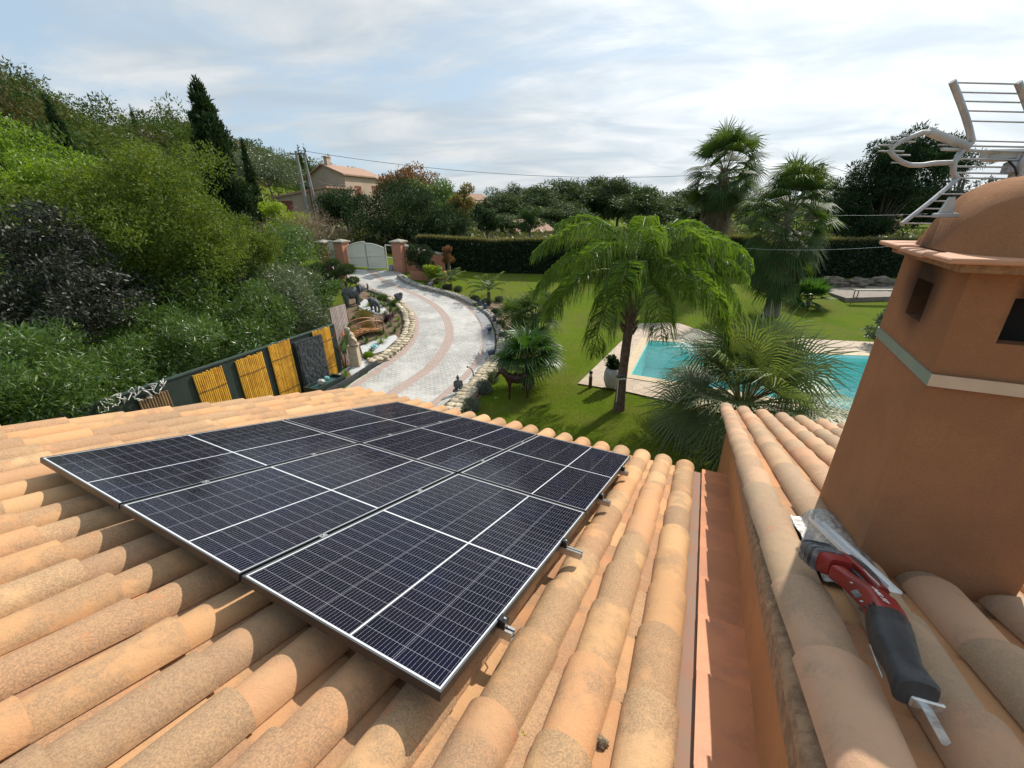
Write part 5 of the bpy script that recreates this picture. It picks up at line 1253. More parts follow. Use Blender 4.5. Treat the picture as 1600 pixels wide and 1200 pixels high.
broadleaf('lime green citrus bush in the low planter', 'shrub', 673, 427, 23.5, .50, .58, 3500, .10, .045, L_cit, 34, 'citrus_bush', nc=14, rc=.38)
broadleaf('small reddish feathery shrub against the hedge', 'shrub', 700, 400, 25.6, .32, .62, 1800, .12, .03, L_rust, 35, 'feathery_shrub', nc=10, rc=.5)
broadleaf('leafy shrub beside the chimney, at the edge of the pool terrace', 'shrub', 1380, 520, 15.5, .55, .75, 2500, .12, .05, L_grey, 36, 'leafy_shrub', nc=14, rc=.4)

# --- clipped hedge along the back
def hedge(P0, P1, h0, h1, wd, label, seed, n=60000):
    o = thing('clipped_hedge', label, 'hedge', P0); rs = np.random.RandomState(seed); d = P1 - P0; L_ = V((d.x, d.y, 0)).length
    t = rs.rand(n); y = rs.uniform(-wd / 2, wd / 2, n); zq = rs.rand(n); side = rs.rand(n); y = np.where(side < .55, -wd / 2 + np.abs(rs.normal(0, .12, n)), y); top = side > .80
    hh = h0 + (h1 - h0) * t; wob = np.array([mnoise.noise(V((a * L_ * .5, 1, seed))) * .12 for a in t]); zq = np.where(top, 1 - np.abs(rs.normal(0, .03, n)), zq); z = zq * (hh + wob)
    dn = V((d.x, d.y, 0)).normalized(); nr = V((dn.y, -dn.x, 0)); nr = nr if nr.y < 0 else -nr
    gx_ = P0.x + d.x * t; gy_ = P0.y + d.y * t; ks = np.linspace(0, 1, 60); gg = np.interp(t, ks, [Hh(P0.x + d.x * k, P0.y + d.y * k) for k in ks])
    p = np.stack([gx_ - P0.x - nr.x * (y + wd / 2) * 1, gy_ - P0.y - nr.y * (y + wd / 2), gg - P0.z + z], 1)
    ld = unit(rdir(n, rs) + np.array([nr.x, nr.y, 0]) * .5 + np.array([0, 0, .3])); s_ = unit(np.cross(ld, rdir(n, rs)))
    npmesh('foliage', L_hedge, leaves_v(p, ld, s_, rs.uniform(.10, .20, n), rs.uniform(.04, .08, n)), 4, 1, QF, o)
    k = rs.choice(n, n // 8); pp = p[k].copy(); pp[:, 2] = (gg + hh + wob)[k] - P0.z + rs.uniform(-.1, .08, len(k)); ld = unit(rdir(len(k), rs) * .6 + np.array([0, 0, 1])); s_ = unit(np.cross(ld, rdir(len(k), rs)))
    npmesh('top_shoots', L_hedget, leaves_v(pp, ld, s_, rs.uniform(.12, .28, len(k)), rs.uniform(.03, .06, len(k))), 4, 1, QF, o)
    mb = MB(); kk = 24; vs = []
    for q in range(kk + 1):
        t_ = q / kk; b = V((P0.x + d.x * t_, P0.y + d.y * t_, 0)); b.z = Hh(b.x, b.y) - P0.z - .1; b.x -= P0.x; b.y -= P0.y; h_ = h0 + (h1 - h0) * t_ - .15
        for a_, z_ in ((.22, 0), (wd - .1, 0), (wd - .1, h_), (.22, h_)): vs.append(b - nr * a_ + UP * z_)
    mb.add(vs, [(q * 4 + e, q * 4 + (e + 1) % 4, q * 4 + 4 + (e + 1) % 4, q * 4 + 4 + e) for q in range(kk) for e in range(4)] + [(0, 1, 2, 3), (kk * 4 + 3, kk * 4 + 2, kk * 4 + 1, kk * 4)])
    mb.build('hedge_core', M('hedge_inside', (.012, .016, .008), rough=1), o); return o  # solid near-black core filling the hedge behind its leaves
hA, hB, hC = G(655, 418), G(865, 430), G(1400, 434)
hm = G(1100, 432)
hedge(hA, hm, above(hA, 655, 372) , above(hm, 1100, 373), 1.0, 'tall clipped dark green hedge along the back of the lawn, left of the tall palm', 41)
hm2 = hm + (hC - hm).normalized() * .1; hD = hC + (hC - hm).normalized() * 12
hedge(hm2, hD, above(hm2, 1105, 372), above(hC, 1390, 378), 1.1, 'tall clipped dark green hedge behind the raised terrace, right of the tall palm', 42)

# ------------------------------------------------------------------ palms
def frond_arr(rs, base, az, el, length, droop, nleaf, Ll, Wl, style, twist=0.0):
    """pinnate frond; returns rachis points and leaflet vertices"""
    npt = 14; d = np.array([cos(az) * cos(el), sin(az) * cos(el), sin(el)]); pts = [np.array(base, float)]; a = el
    for k in range(npt):
        a = el - droop * ((k + 1) / npt) ** 1.35; st = length / npt; pts.append(pts[-1] + np.array([cos(az) * cos(a), sin(az) * cos(a), sin(a)]) * st)
    pts = np.array(pts); t = np.linspace(.16, 1.0, nleaf); t2 = np.repeat(t, 2); sgn = np.tile([-1., 1.], nleaf); n = len(t2); t2 = np.clip(t2 + rs.normal(0, .006, n), .1, 1)
    f = t2 * npt; i = np.minimum(f.astype(int), npt - 1); p = pts[i] + (pts[i + 1] - pts[i]) * (f - i)[:, None]; tg = unit(pts[i + 1] - pts[i])
    sd_ = np.array([-sin(az), cos(az), 0.]); side = sgn[:, None] * sd_[None]; upn = unit(np.cross(np.cross(tg, side * sgn[:, None]), tg)); upn = np.where(upn[:, 2:3] < 0, -upn, upn)
    prof = np.sin(np.clip(t2 * 1.02, 0, 1) * pi) ** .45 * .75 + .25; L_ = Ll * prof * (0.85 + .3 * rs.rand(n)) * np.where(t2 > .93, .7, 1)
    if style == 'droop':
        r1 = rs.normal(0, .28, (n, 1)); d1 = unit(side * .75 + tg * .55 + upn * (.35 + r1)); d2 = unit(side * .24 + tg * .28 + np.array([0, 0, -1.0]) + rs.normal(0, .13, (n, 3)))
    else:
        r1 = rs.normal(0, .10, (n, 1)); d1 = unit(side * .72 + tg * .62 + upn * (.45 + r1)); d2 = unit(side * .72 + tg * .70 + upn * .12 + np.array([0, 0, -.14]) + rs.normal(0, .05, (n, 3)))
    s_ = unit(np.cross(d1, upn) + rs.normal(0, .25, (n, 3)))
    return pts, leaflets_v(p, d1, d2, s_, L_, Wl, split=.40 if style == 'droop' else .5)
def pinnate_palm(label, base, h, crown_list, style, leafm, trunk_r, length, nleaf, Ll, Wl, seed, group=None, name='palm_tree', bark=M_palmb, lean=(0, 0), cat='palm tree', boots=True):
    o = thing(name, label, cat, base, 0, group); rs = np.random.RandomState(seed); rr = random.Random(seed)
    if trunk_r:
        mb = MB(); n = 14; pts = []; rad = []
        for k in range(n + 1):
            t = k / n; pts.append(V((lean[0] * t * t, lean[1] * t * t, -.15 + (h + .1) * t))); rad.append(trunk_r * (1.35 - .35 * min(t * 4, 1)) * (1 - .12 * t) * (1 + .05 * (k % 2)))
        tube(mb, pts, rad, 12); mb.build('trunk', bark, o)
        if boots:
            mb = MB()
            for k in range(34):
                a = k * 2.4; z = h * (.62 + .40 * k / 34); q = V((lean[0], lean[1], 0)) * (z / h) ** 2 + V((cos(a) * trunk_r * .9, sin(a) * trunk_r * .9, z)); e = q + V((cos(a) * .12, sin(a) * .12, .20)); tube(mb, [q, e], [.05, .025], 5)
            mb.build('leaf_bases', bark, o)
    top = (lean[0], lean[1], h)
    for k, (az, el, ls, dr) in enumerate(crown_list):
        pts, v_ = frond_arr(rs, top, az, el, length * ls, dr, nleaf, Ll, Wl, style); fo_ = npmesh('frond', leafm, v_, 6, 2, LF, o)
        mb = MB(); P = [V(p) for p in pts]; tube(mb, P, [max(.005, .022 * (length / 3) * (1 - .88 * q / len(P))) for q in range(len(P))], 5); mb.build('rachis', M_pet, fo_)
    return o
rr = random.Random(21)
# queen palm in the middle of the lawn
qb = G(967, 640); qc = aty(992, 450, qb.y); 
cl = []
for k in range(34):
    az = k * 2.39996 + .3; q = k / 34; el = radians(86 - 72 * q); cl.append((az, el, .88 + .2 * rr.random(), radians(106 + 24 * rr.random() - 26 * q)))
pinnate_palm('tall queen palm with drooping glossy fronds in the middle of the lawn', qb, qc.z - qb.z + .15, cl, 'droop', L_queen, .125, 3.0, 190, .80, .022, 5, name='queen_palm', lean=(qc.x - qb.x, 0))
# small feather palms on the far lawn
for q, (px, py, hh_, Lh, lb, sd_) in enumerate(((705, 452, .35, .95, 'small feather palm beside the driveway kerb, nearest the planter', 7), (764, 468, .45, 1.05, 'small feather palm alone on the lawn between the kerb and the hedge', 8))):
    b = G(px, py); cl = [(k * 2.4 + sd_, radians(80 - 60 * k / 15), .9 + .2 * rr.random(), radians(50 + 25 * rr.random())) for k in range(15)]
    pinnate_palm(lb, b, hh_, cl, 'stiff', L_jelly, .09, Lh * 1.15, 26, .34, .03, sd_, group='small feather palms on the far lawn', name='feather_palm', boots=False)
def fan_arr(rs, hub, f, s, nseg, L_, Wl, spread=1.9, droop=.5):
    """fan leaf: hub point, forward f, side s"""
    th = np.linspace(-spread, spread, nseg); up_ = np.cross(s, f); up_ = up_ / np.linalg.norm(up_); up_ = up_ if up_[2] > 0 else -up_
    d1 = unit(np.cos(th)[:, None] * f[None] + np.sin(th)[:, None] * s[None] + up_[None] * .12); d2 = unit(d1 + np.array([0, 0, -droop]) * (0.6 + .8 * rs.rand(nseg, 1)) + rs.normal(0, .06, (nseg, 3)))
    p = np.repeat(hub[None], nseg, 0); sv = unit(np.cross(d1, up_[None] + 0 * d1)); Ls = L_ * (.72 + .28 * np.cos(th * .6)) * (.93 + .14 * rs.rand(nseg))
    return leaflets_v(p, d1, d2, sv, Ls, Wl, wb=.12, wt=.06, split=.55)
def fan_palm(label, base, h, nl, pet, L_, nseg, Wl, seed, leafm, trunk_r, name='fan_palm', group=None, lean=(0, 0), skirt=0, elmin=-50, elmax=80, droop=.5, bark=M_palmg, extra=None, cat='palm tree', spread=1.9, drop=0.0, sdrop=None):
    o = thing(name, label, cat, base, 0, group); rs = np.random.RandomState(seed); top = np.array([lean[0], lean[1], h])
    if trunk_r:
        for kx, (ln, hh_) in enumerate([(lean, h)] + ([extra] if extra else [])):
            mb = MB(); n = 12; tube(mb, [V((ln[0] * (k / n) ** 1.3 + (.28 * kx), ln[1] * (k / n) ** 1.3, -.15 + (hh_ + .1) * k / n)) for k in range(n + 1)], [trunk_r * (1.7 - .7 * min(k / n * 3.5, 1)) * (1 + .04 * (k % 2)) for k in range(n + 1)], 10); mb.build('trunk', bark, o)
    V_ = []; mb = MB(); dead = []
    for k in range(nl + skirt):
        isd = k >= nl; az = k * 2.39996 + seed; q = (k + .5) / nl if not isd else 1.1
        el = radians(elmax - (elmax - elmin) * q + rs.normal(0, 5)) if not isd else radians(-72 + rs.normal(0, 7))
        d = np.array([cos(az) * cos(el), sin(az) * cos(el), sin(el)]); b = top + np.array([cos(az), sin(az), 0]) * trunk_r * .6 - np.array([0, 0, ((sdrop or h * .12) * rs.rand() if isd else drop * q ** 1.5) + .25 * q * trunk_r])
        hub = b + d * pet * (.8 + .4 * rs.rand()) * (.7 if isd else 1); s = np.array([-sin(az), cos(az), 0.]); roll = rs.normal(0, .35); n_ = np.cross(s, d); s2 = s * cos(roll) + n_ * sin(roll); f2 = d + np.array([0, 0, -.25]); f2 = f2 / np.linalg.norm(f2)
        a_ = fan_arr(rs, hub, f2, s2, nseg, L_ * (.85 + .3 * rs.rand()), Wl, spread, droop + (.9 if isd else 0)); (dead if isd else V_).append(a_)
        tube(mb, [V(b), V((b + hub) / 2) + V((0, 0, .04)), V(hub)], [.022, .016, .012], 5)
    npmesh('crown', leafm, np.concatenate(V_), 6, 2, LF, o); mb.build('petioles', M_pet, o)
    if dead: npmesh('dead_skirt', L_dead, np.concatenate(dead), 6, 2, LF, o)
    return o
# blue green palm with starburst leaves between the lawn and the pool
jc = aty(1163, 628, 8.65); jb = V((jc.x, 8.65, 0))
fan_palm('bushy blue green palm with starburst leaves between the lawn and the pool', jb, jc.z, 56, 1.15, 1.20, 44, .036, 17, L_jelly, .17, name='starburst_palm', droop=.55, elmin=-32, elmax=78, bark=M_palmb, spread=2.3)
# Washingtonias
wt = aty(1133, 262, 27); wb = on(wt.x, wt.y)
fan_palm('tallest fan palm with a shaggy brown skirt, standing above the hedge', wb, wt.z - wb.z, 60, 1.25, 1.15, 28, .07, 3, L_fan, .22, 'washingtonia_palm', skirt=46, droop=.65, elmin=-62, drop=.7, sdrop=2.4, bark=M_palmb)
wb = G(1200, 492); wt = aty(1236, 322, wb.y)
fan_palm('fan palm with two leaning grey trunks right of the tallest palm', wb, wt.z - wb.z, 90, 1.08, 1.15, 28, .060, 5, L_fan, .165, 'washingtonia_palm', lean=(wt.x - wb.x, 0), skirt=10, droop=.9, elmin=-80, drop=2.4, sdrop=2.0, extra=((wt.x - wb.x + .5, .3), (wt.z - wb.z) * .8))
o = fan_palm('low bright green fan palm on the lawn in front of the raised terrace', G(1262, 478), .35, 20, .55, .72, 20, .10, 9, L_fan2, .12, droop=.15, elmin=5, name='small_fan_palm')
# palms by the driveway bed
b = G(826, 606); c = aty(824, 560, b.y)
fan_palm('fan palm with long drooping leaves growing beside the horse statue', b, c.z - b.z, 34, .45, .76, 24, .05, 12, L_fan2, .13, droop=.8, elmin=-12, name='drooping_fan_palm', bark=M_palmb)
b = G(836, 545); c = aty(830, 492, b.y)
fan_palm('taller fan palm behind the drooping one, under the queen palm fronds', b, c.z - b.z, 26, .5, .80, 20, .055, 14, L_fan, .14, droop=.8, elmin=-35, name='drooping_fan_palm', bark=M_palmb)
b = G(803, 515); fan_palm('low fan palm between the lawn and the ornaments on the kerb', b, .5, 18, .45, .65, 18, .05, 16, L_fan, .1, droop=.6, elmin=0, name='small_fan_palm', bark=M_palmb)

# ------------------------------------------------------------------ cypresses, pines, wood on the hill
def cypress(label, px, pyb, pyt, Y, rx, n, seed, name='cypress_tree', L_=.35, mat=L_dark, pw=.75):
    t = aty(px, pyt, Y); b = on(t.x, t.y); h = t.z - b.z; o = thing(name, label, 'cypress', b, 0, 'slender dark cypresses'); rs = np.random.RandomState(seed)
    bl = []
    for k in range(60):
        q = (k + .5) / 60; r = rx * (min(1, (1 - q) * 1.5)) ** pw * (.8 + .2 * min(1, q * 8)); a = rs.rand() * 6.28; e = r * .42
        bl.append((cos(a) * e, sin(a) * e, h * q, max(r * .62, .08), max(r * .62, .08), h / 60 * 2.8))
    crown('crown', mat, o, bl, n, L_, L_ * .28, seed, up=1.2, out=.35); trunk(o, [(0, 0, -.3), (0, 0, h * .5)], [.2, .1]); return o
cypress('very tall broad cypress standing above the trees on the left', 306, 260, 130, 42, 2.3, 34000, 51, L_=.42, pw=.6)
cypress('dark slender cypress at the left, above the bright green tree', 72, 220, 150, 40, 1.0, 9000, 52)
cypress('slender cypress beside the very tall broad one', 378, 280, 222, 48, .75, 6000, 53)
cypress('small cypress on the skyline left of the twin concrete poles', 466, 250, 231, 75, .6, 2500, 54)
cypress('small cypress on the skyline just right of the twin concrete poles', 475, 250, 230, 78, .6, 2500, 55)
cypress('slim cypress right above the neighbouring house chimney', 513, 255, 243, 82, .6, 2000, 56)
cypress('slim cypress left of the white house on the hill', 203, 210, 165, 95, .9, 3000, 57)
cypress('lone slim cypress on the horizon left of the far pine wood', 728, 300, 291, 120, .7, 1500, 58)
def pine_proto(seed, h, r, n, L_, mat=L_pine2, flat=.55, nc=22):
    rs = np.random.RandomState(seed); bl = clumps((0, 0, h * .56), (r, r, h * .42), nc, r * .34, rs, -.95, .3); return canopy(bl, n, L_, L_ * .36, rs, .3, .6, .3)
def pine(label, px, pyc, Y, r, hz, n, L_, seed, group='pines', mat=L_pine, nc=40, base_y=None):
    c = aty(px, pyc, Y); b = on(c.x, c.y); o = thing('pine_tree', label, 'pine tree', b, 0, group); rs = np.random.RandomState(seed); h = c.z - b.z
    bl = clumps2((0, 0, h), (r, r * .9, hz), nc // 4, 14, rs, -.8); crown('crown', mat, o, bl, n, L_, L_ * .22, seed, .35, .8)
    trunk(o, [(0, 0, -.3), (.2, 0, h * .6), (0, 0, h + hz * .3)], [.28, .2, .08], limbs=[((.1, 0, max(1, h - hz)), q[:3], .07) for q in bl[::4]]); return o
pine('big dark pine between the fan palms and the antenna', 1385, 300, 33, 3.7, 3.1, 34000, .30, 61, nc=60, mat=L_dark)
pine('dark pine partly hidden behind the chimney and antenna', 1500, 300, 34, 3.0, 2.8, 16000, .30, 62, nc=40, mat=L_dark)
pine('low dark shrubby pine at the foot of the big pine', 1345, 350, 32, 2.8, 1.2, 12000, .26, 63, nc=30, mat=L_dark)
# far wood: individual pines on the right-hand skyline
pos = [(690, 300, 85, 3), (705, 312, 80, 3), (775, 308, 95, 4), (792, 318, 85, 4), (806, 300, 110, 4.2), (845, 306, 90, 4.5), (862, 300, 95, 5), (884, 298, 95, 5), (905, 295, 100, 5), (925, 293, 105, 5.4), (946, 293, 100, 5.2), (968, 296, 98, 5), (988, 299, 96, 4.6), (1016, 306, 70, 4.6), (1045, 315, 80, 4), (1062, 322, 75, 4), (870, 328, 75, 4), (900, 330, 80, 4), (835, 335, 70, 3.4), (740, 330, 78, 3.4), (785, 345, 60, 3), (1180, 322, 85, 4.4), (1205, 326, 80, 4.2), (1300, 326, 78, 4), (1322, 322, 80, 4), (1440, 322, 85, 4.4), (1075, 305, 95, 4.6), (1100, 320, 90, 4.5), (655, 300, 90, 3.4), (1335, 332, 88, 4.0)]
names = ['first', 'second', 'third']
protos = [(pine_proto(70 + k, 9, 3.6, 9000, .42, nc=34), k) for k in range(4)]; pm = []
for v_, k in protos:
    me_o = npmesh('crown', L_pine2, v_, 4, 1, QF); pm.append(me_o.data); COL.objects.unlink(me_o); bpy.data.objects.remove(me_o)
mbt = MB(); tube(mbt, [(0, 0, -1.5), (.2, 0, 4), (0, 0, 7)], [.25, .18, .08], 6); to = mbt.build('trunk', M_bark); tm = to.data; COL.objects.unlink(to); bpy.data.objects.remove(to)
rr = random.Random(30)
for q, (px, py, Y, r) in enumerate(pos):
    c = aty(px, py - 9, Y); b = on(c.x, c.y); h = c.z - b.z; s = max(.3, h / 8.4)
    where = 'left of the queen palm' if px < 850 else ('behind the queen palm' if px < 1080 else 'right of the tallest fan palm')
    o = thing('pine_tree', 'distant pine on the skyline ' + where, 'pine tree', b, rr.uniform(0, 6.28), 'distant pines on the skyline'); o.scale = (r / 3.6, r / 3.6, s)
    cr = bpy.data.objects.new('crown', pm[q % 4]); COL.objects.link(cr); cr.parent = o; tk = bpy.data.objects.new('trunk', tm); COL.objects.link(tk); tk.parent = o
# wooded hillside: one mass of pines and oaks
rs = np.random.RandomState(77); parts = [[], [], [], []]
pr = [pine_proto(90 + k, 9, 3.6, 1150, .46, nc=18) for k in range(6)]; prs = [pine_proto(95 + k, 9, 3.6, 380, .75, nc=14) for k in range(6)]
cnt = 0
for k in range(9000):
    a = radians(rs.uniform(-82, 50)); ad = math.degrees(a); D = float(np.interp(ad, AZ_T, DR_T)); r = 44 + (D + 12 - 44) * rs.rand() ** .62
    x, y = sin(a) * r, cos(a) * r
    if ad > -3 and r < 52: continue
    if ad > -24 and r < 62: continue
    if -36 < ad < -12 and r < 88: continue
    if ad > -14 and rs.rand() < .45: continue
    if cnt > 1050: break
    cnt += 1
    s = rs.uniform(.6, 1.15) * (0.8 if r < 60 else 1) * (.42 if ad > -3 and r < 110 else 1); v_ = (pr if r < 150 else prs)[k % 6]; th = rs.rand() * 6.28; c_, s_ = cos(th), sin(th)
    w_ = v_ @ np.array([[c_, s_, 0], [-s_, c_, 0], [0, 0, 1]]) * np.array([s * 1.05, s * 1.05, s * rs.uniform(.85, 1.25)]) + np.array([x, y, Hh(x, y) - 1.5]); parts[int(rs.choice(4, p=[.36, .30, .22, .12]))].append(w_)
for q, (c1, c2, nm, lb) in enumerate((((0.020, 0.046, 0.012), (0.050, 0.090, 0.022), 'hillside_pine_wood', 'dark green pines massed over the hillside'), ((0.042, 0.080, 0.014), (0.085, 0.130, 0.026), 'hillside_oak_wood', 'mid green oaks massed over the hillside'), ((0.062, 0.095, 0.018), (0.115, 0.145, 0.030), 'hillside_young_wood', 'yellow green young trees scattered over the hillside'), ((0.070, 0.068, 0.030), (0.110, 0.100, 0.045), 'hillside_dry_wood', 'brownish trees scattered over the hillside'))):
    tag(npmesh(nm, leafmat(nm + '_leaves', c1, c2, trans=.22, rough=.7, spec=.15), np.concatenate(parts[q]), 4, 1, QF), lb, 'wood', kind='stuff')
# undergrowth hiding bare ground beyond the garden
rs = np.random.RandomState(78); v_ = []
n = 46000; a = np.radians(rs.uniform(-80, 55, n)); r = 31 + 60 * rs.rand(n) ** 1.4; x, y = np.sin(a) * r, np.cos(a) * r
kp_ = (y > 31) | (x < -17); x, y = x[kp_], y[kp_]; z = np.array([Hh(p, q) for p, q in zip(x, y)]) + rs.uniform(0, 1.0, len(x)) ** 2 * 1.2; n = len(x)
ld = unit(rdir(n, rs) + np.array([0, 0, .6])); s_ = unit(np.cross(ld, rdir(n, rs)))
tag(npmesh('undergrowth', leafmat('scrub_leaves', (.06, .085, .025), (.13, .13, .055), trans=.2), leaves_v(np.stack([x, y, z], 1), ld, s_, rs.uniform(.3, .8, n), rs.uniform(.15, .35, n)), 4, 1, QF), 'low scrub beyond the hedge and the boundary', 'scrub', kind='stuff')

# ------------------------------------------------------------------ cloud pruned bonsai pine and plants of the left bed
b = G(545, 476); o = thing('cloud_pruned_pine', 'cloud pruned pine with rounded green pads at the top of the garden bed', 'bonsai tree', b); rs = np.random.RandomState(5)
bl = []; D_ = b.y
for (px, py, r) in ((541, 421, .42), (515, 430, .36), (533, 445, .28), (497, 418, .34), (552, 438, .26), (520, 410, .28)):
    c = aty(px, py, D_ + rs.normal(0, .15)) - b; bl.append((c.x, c.y, c.z, r, r, r * .55))
crown('crown', L_pine, o, bl, 13000, .07, .02, 5, .4, .9, .5)
trunk(o, [(0, 0, -.1), (-.15, 0, .35), (.1, 0, .8)], [.08, .07, .05], limbs=[((0, 0, .5), q[:3], .04) for q in bl])
broadleaf('dark purple leaved shrub behind the cloud pruned pine', 'shrub', 521, 432, 21.5, .62, .75, 2200, .20, .05, L_aga, 45, 'purple_shrub', nc=12, rc=.45, gz=None)
broadleaf('low green bush between the gate and the cloud pruned pine', 'shrub', 500, 432, 22.5, .8, .8, 4200, .10, .04, L_olean, 46, 'leafy_shrub', nc=16)
def rosette(label, px, py, n, L_, W, mat, seed, name, cat, el0=25, el1=85, group=None, h=.05, curve=.5, xy=None):
    b = G(px, py); o = thing(name, label, cat, b, 0, group); rs = np.random.RandomState(seed); az = rs.rand(n) * 6.283; el = np.radians(rs.uniform(el0, el1, n)); d1 = np.stack([np.cos(az) * np.cos(el), np.sin(az) * np.cos(el), np.sin(el)], 1)
    d2 = unit(d1 + np.array([0, 0, -curve]) + rs.normal(0, .08, (n, 3))); s_ = unit(np.stack([-np.sin(az), np.cos(az), np.zeros(n)], 1)); p = np.stack([np.cos(az) * .03, np.sin(az) * .03, np.full(n, h)], 1)
    npmesh('leaves', mat, leaflets_v(p, d1, d2, s_, L_ * rs.uniform(.7, 1.15, n), W, .6, .08, .5), 6, 2, LF, o); mb = MB(); tube(mb, [(0, 0, -.06), (0, 0, h + .03)], .03, 6); mb.build('stem', M_pet, o); return o
rosette('dark purple red spiky rosette on the slope beside the wooden bridge', 603, 503, 60, .42, .05, L_aga, 1, 'spiky_rosette', 'rosette plant', 5, 70)
rosette('second dark spiky rosette lower down by the wooden bridge', 612, 497, 36, .30, .04, L_aga, 2, 'spiky_rosette', 'rosette plant', 5, 70)
for q, (px, py, lb) in enumerate(((598, 523, 'green grassy tuft at the corner of the wooden bridge'), (617, 520, 'green grassy tuft against the inside of the rubble wall'), (596, 538, 'bright green grassy tuft on the white gravel'), (573, 537, 'green tuft at the foot of the stone sculpture'), (541, 590, 'pale green striped tuft on the pebbles by the slate kerb'), (600, 480, 'green grassy tuft on the slope above the rosette'), (585, 466, 'green tuft beside the upper elephant statue'), (610, 487, 'dark green tuft at the crest of the bed'))):
    rosette(lb, px, py, 46, .30, .022, L_bright if q in (2, 4) else L_fan2, 20 + q, 'grass_tuft', 'grass tuft', 25, 88, 'grassy tufts in the garden bed', curve=.8)
for q, (px, py, r, lb, mt) in enumerate(((577, 560, .16, 'round bright green cushion shrub at the end of the rubble wall', L_bright), (598, 470, .24, 'low green bush near the top of the rubble wall', L_olean), (618, 478, .2, 'small low bush behind the round grey ornament', L_olean), (567, 500, .34, 'golden green bush behind the wooden bridge', L_yell), (575, 515, .22, 'golden green bush in front of the wooden bridge', L_yell),
        (755, 612, .27, 'grey blue cushion bush in the lavender bed, nearest the horse statue', L_lav), (735, 640, .24, 'grey blue cushion bush in the lavender bed, nearest the roof', L_lav), (768, 596, .22, 'grey green cushion bush in the lavender bed, farthest from the roof', L_grey), (782, 510, .20, 'pale cushion bush behind the purple figurine', L_lav), (742, 470, .2, 'dark cushion bush at the foot of the lone feather palm', L_grey), (760, 476, .22, 'dark cushion bush in front of the lone feather palm', L_grey), (780, 472, .22, 'dark cushion bush right of the lone feather palm', L_grey), (698, 452, .2, 'dark cushion bush left under the kerb side feather palm', L_grey), (716, 455, .2, 'dark cushion bush right under the kerb side feather palm', L_grey), (775, 492, .22, 'green cushion bush behind the blue black figurines', L_dark), (786, 530, .2, 'pale bush on the kerb beside the low fan palm', L_lav))):
    b = G(px, py); o = thing('cushion_bush', lb, 'bush', b, 0, 'rounded bushes in the garden beds'); rs = np.random.RandomState(200 + q)
    crown('foliage', mt, o, [(0, 0, r * .55, r, r, r * .75)] + [(rs.normal(0, r * .5), rs.normal(0, r * .5), r * .6, r * .5, r * .5, r * .4) for _ in range(4)], 2600, .07, .016, q, .5, .9, .6); trunk(o, [(0, 0, -.05), (0, 0, r * .5)], .02, name='stem')
def strelitzia(label, px, py, seed, h, n=17):
    b = G(px, py); o = thing('bird_of_paradise_plant', label, 'bird of paradise', b, 0, 'birds of paradise by the fence'); rs = np.random.RandomState(seed); mb = MB(); V_ = []
    for k in range(n):
        az = rs.rand() * 6.28; el = radians(rs.uniform(58, 86)); hh_ = h * rs.uniform(.45, .8); d = np.array([cos(az) * cos(el), sin(az) * cos(el), sin(el)]); e = d * hh_
        tube(mb, [(0, 0, -.05), V(e * .5), V(e)], [.012, .009, .006], 5); s_ = np.array([[-sin(az), cos(az), 0.]])
        V_.append(leaflets_v(e[None], unit((d + np.array([0, 0, .1]))[None]), unit((d + np.array([cos(az), sin(az), 0]) * .5)[None]), s_, [h * .5], [h * .17], .25, .05, .45))
    npmesh('leaves', L_strel, np.concatenate(V_), 6, 2, LF, o); mb.build('stems', M_pet, o)
    rr = random.Random(seed)
    for k in range(5):
        a = rr.uniform(0, 6.28); e = V((cos(a) * .22 * h, sin(a) * .22 * h, h * rr.uniform(.75, 1.0))); mb = MB(); tube(mb, [(0, 0, 0), e * .6, e], [.009, .007, .006], 5); dd_ = V((cos(a), sin(a), .1)).normalized()
        for w_ in range(4): tip = e + dd_ * .05 + V((rr.uniform(-.06, .06), rr.uniform(-.06, .06), rr.uniform(.05, .16))); tube(mb, [e, tip], [.012, .003], 4)
        tube(mb, [e, e + dd_ * .17], [.014, .003], 5); mb.build('flower', M('orange_flower', (.70, .20, .03), (.55, .14, .03), scale=20, rough=.5), o)
strelitzia('bird of paradise with orange flowers between the fountain and the sculpture', 540, 575, 3, 1.25)
strelitzia('bird of paradise with orange flowers in front of the bamboo panels at the left', 455, 612, 5, 1.1)

rr = random.Random(55)
for q, (px, py) in enumerate(((566, 470), (575, 478), (560, 486), (578, 462), (596, 476), (606, 478), (618, 492), (622, 502), (625, 512), (610, 512), (604, 530), (590, 530), (583, 552), (600, 493), (553, 500), (546, 512), (552, 522), (573, 492), (592, 490), (620, 486))):
    rosette('small green tuft among the stones and ornaments of the garden bed', px + rr.uniform(-2, 2), py + rr.uniform(-2, 2), 30, rr.uniform(.16, .30), .02, (L_fan2, L_bright, L_olean)[q % 3], 60 + q, 'ground_tuft', 'grass tuft', 15, 85, 'small green tufts dotted over the garden bed', curve=.7)
broadleaf('green bush filling the gap between the tall oleander and the cloud pruned pine', 'shrub', 500, 462, 17.5, .9, .9, 6000, .11, .035, L_olean, 71, 'leafy_shrub', nc=18)
bed('gravel_path', [(558, 478), (570, 468), (600, 480), (606, 488), (590, 492), (572, 486)], M_gravw, .03)
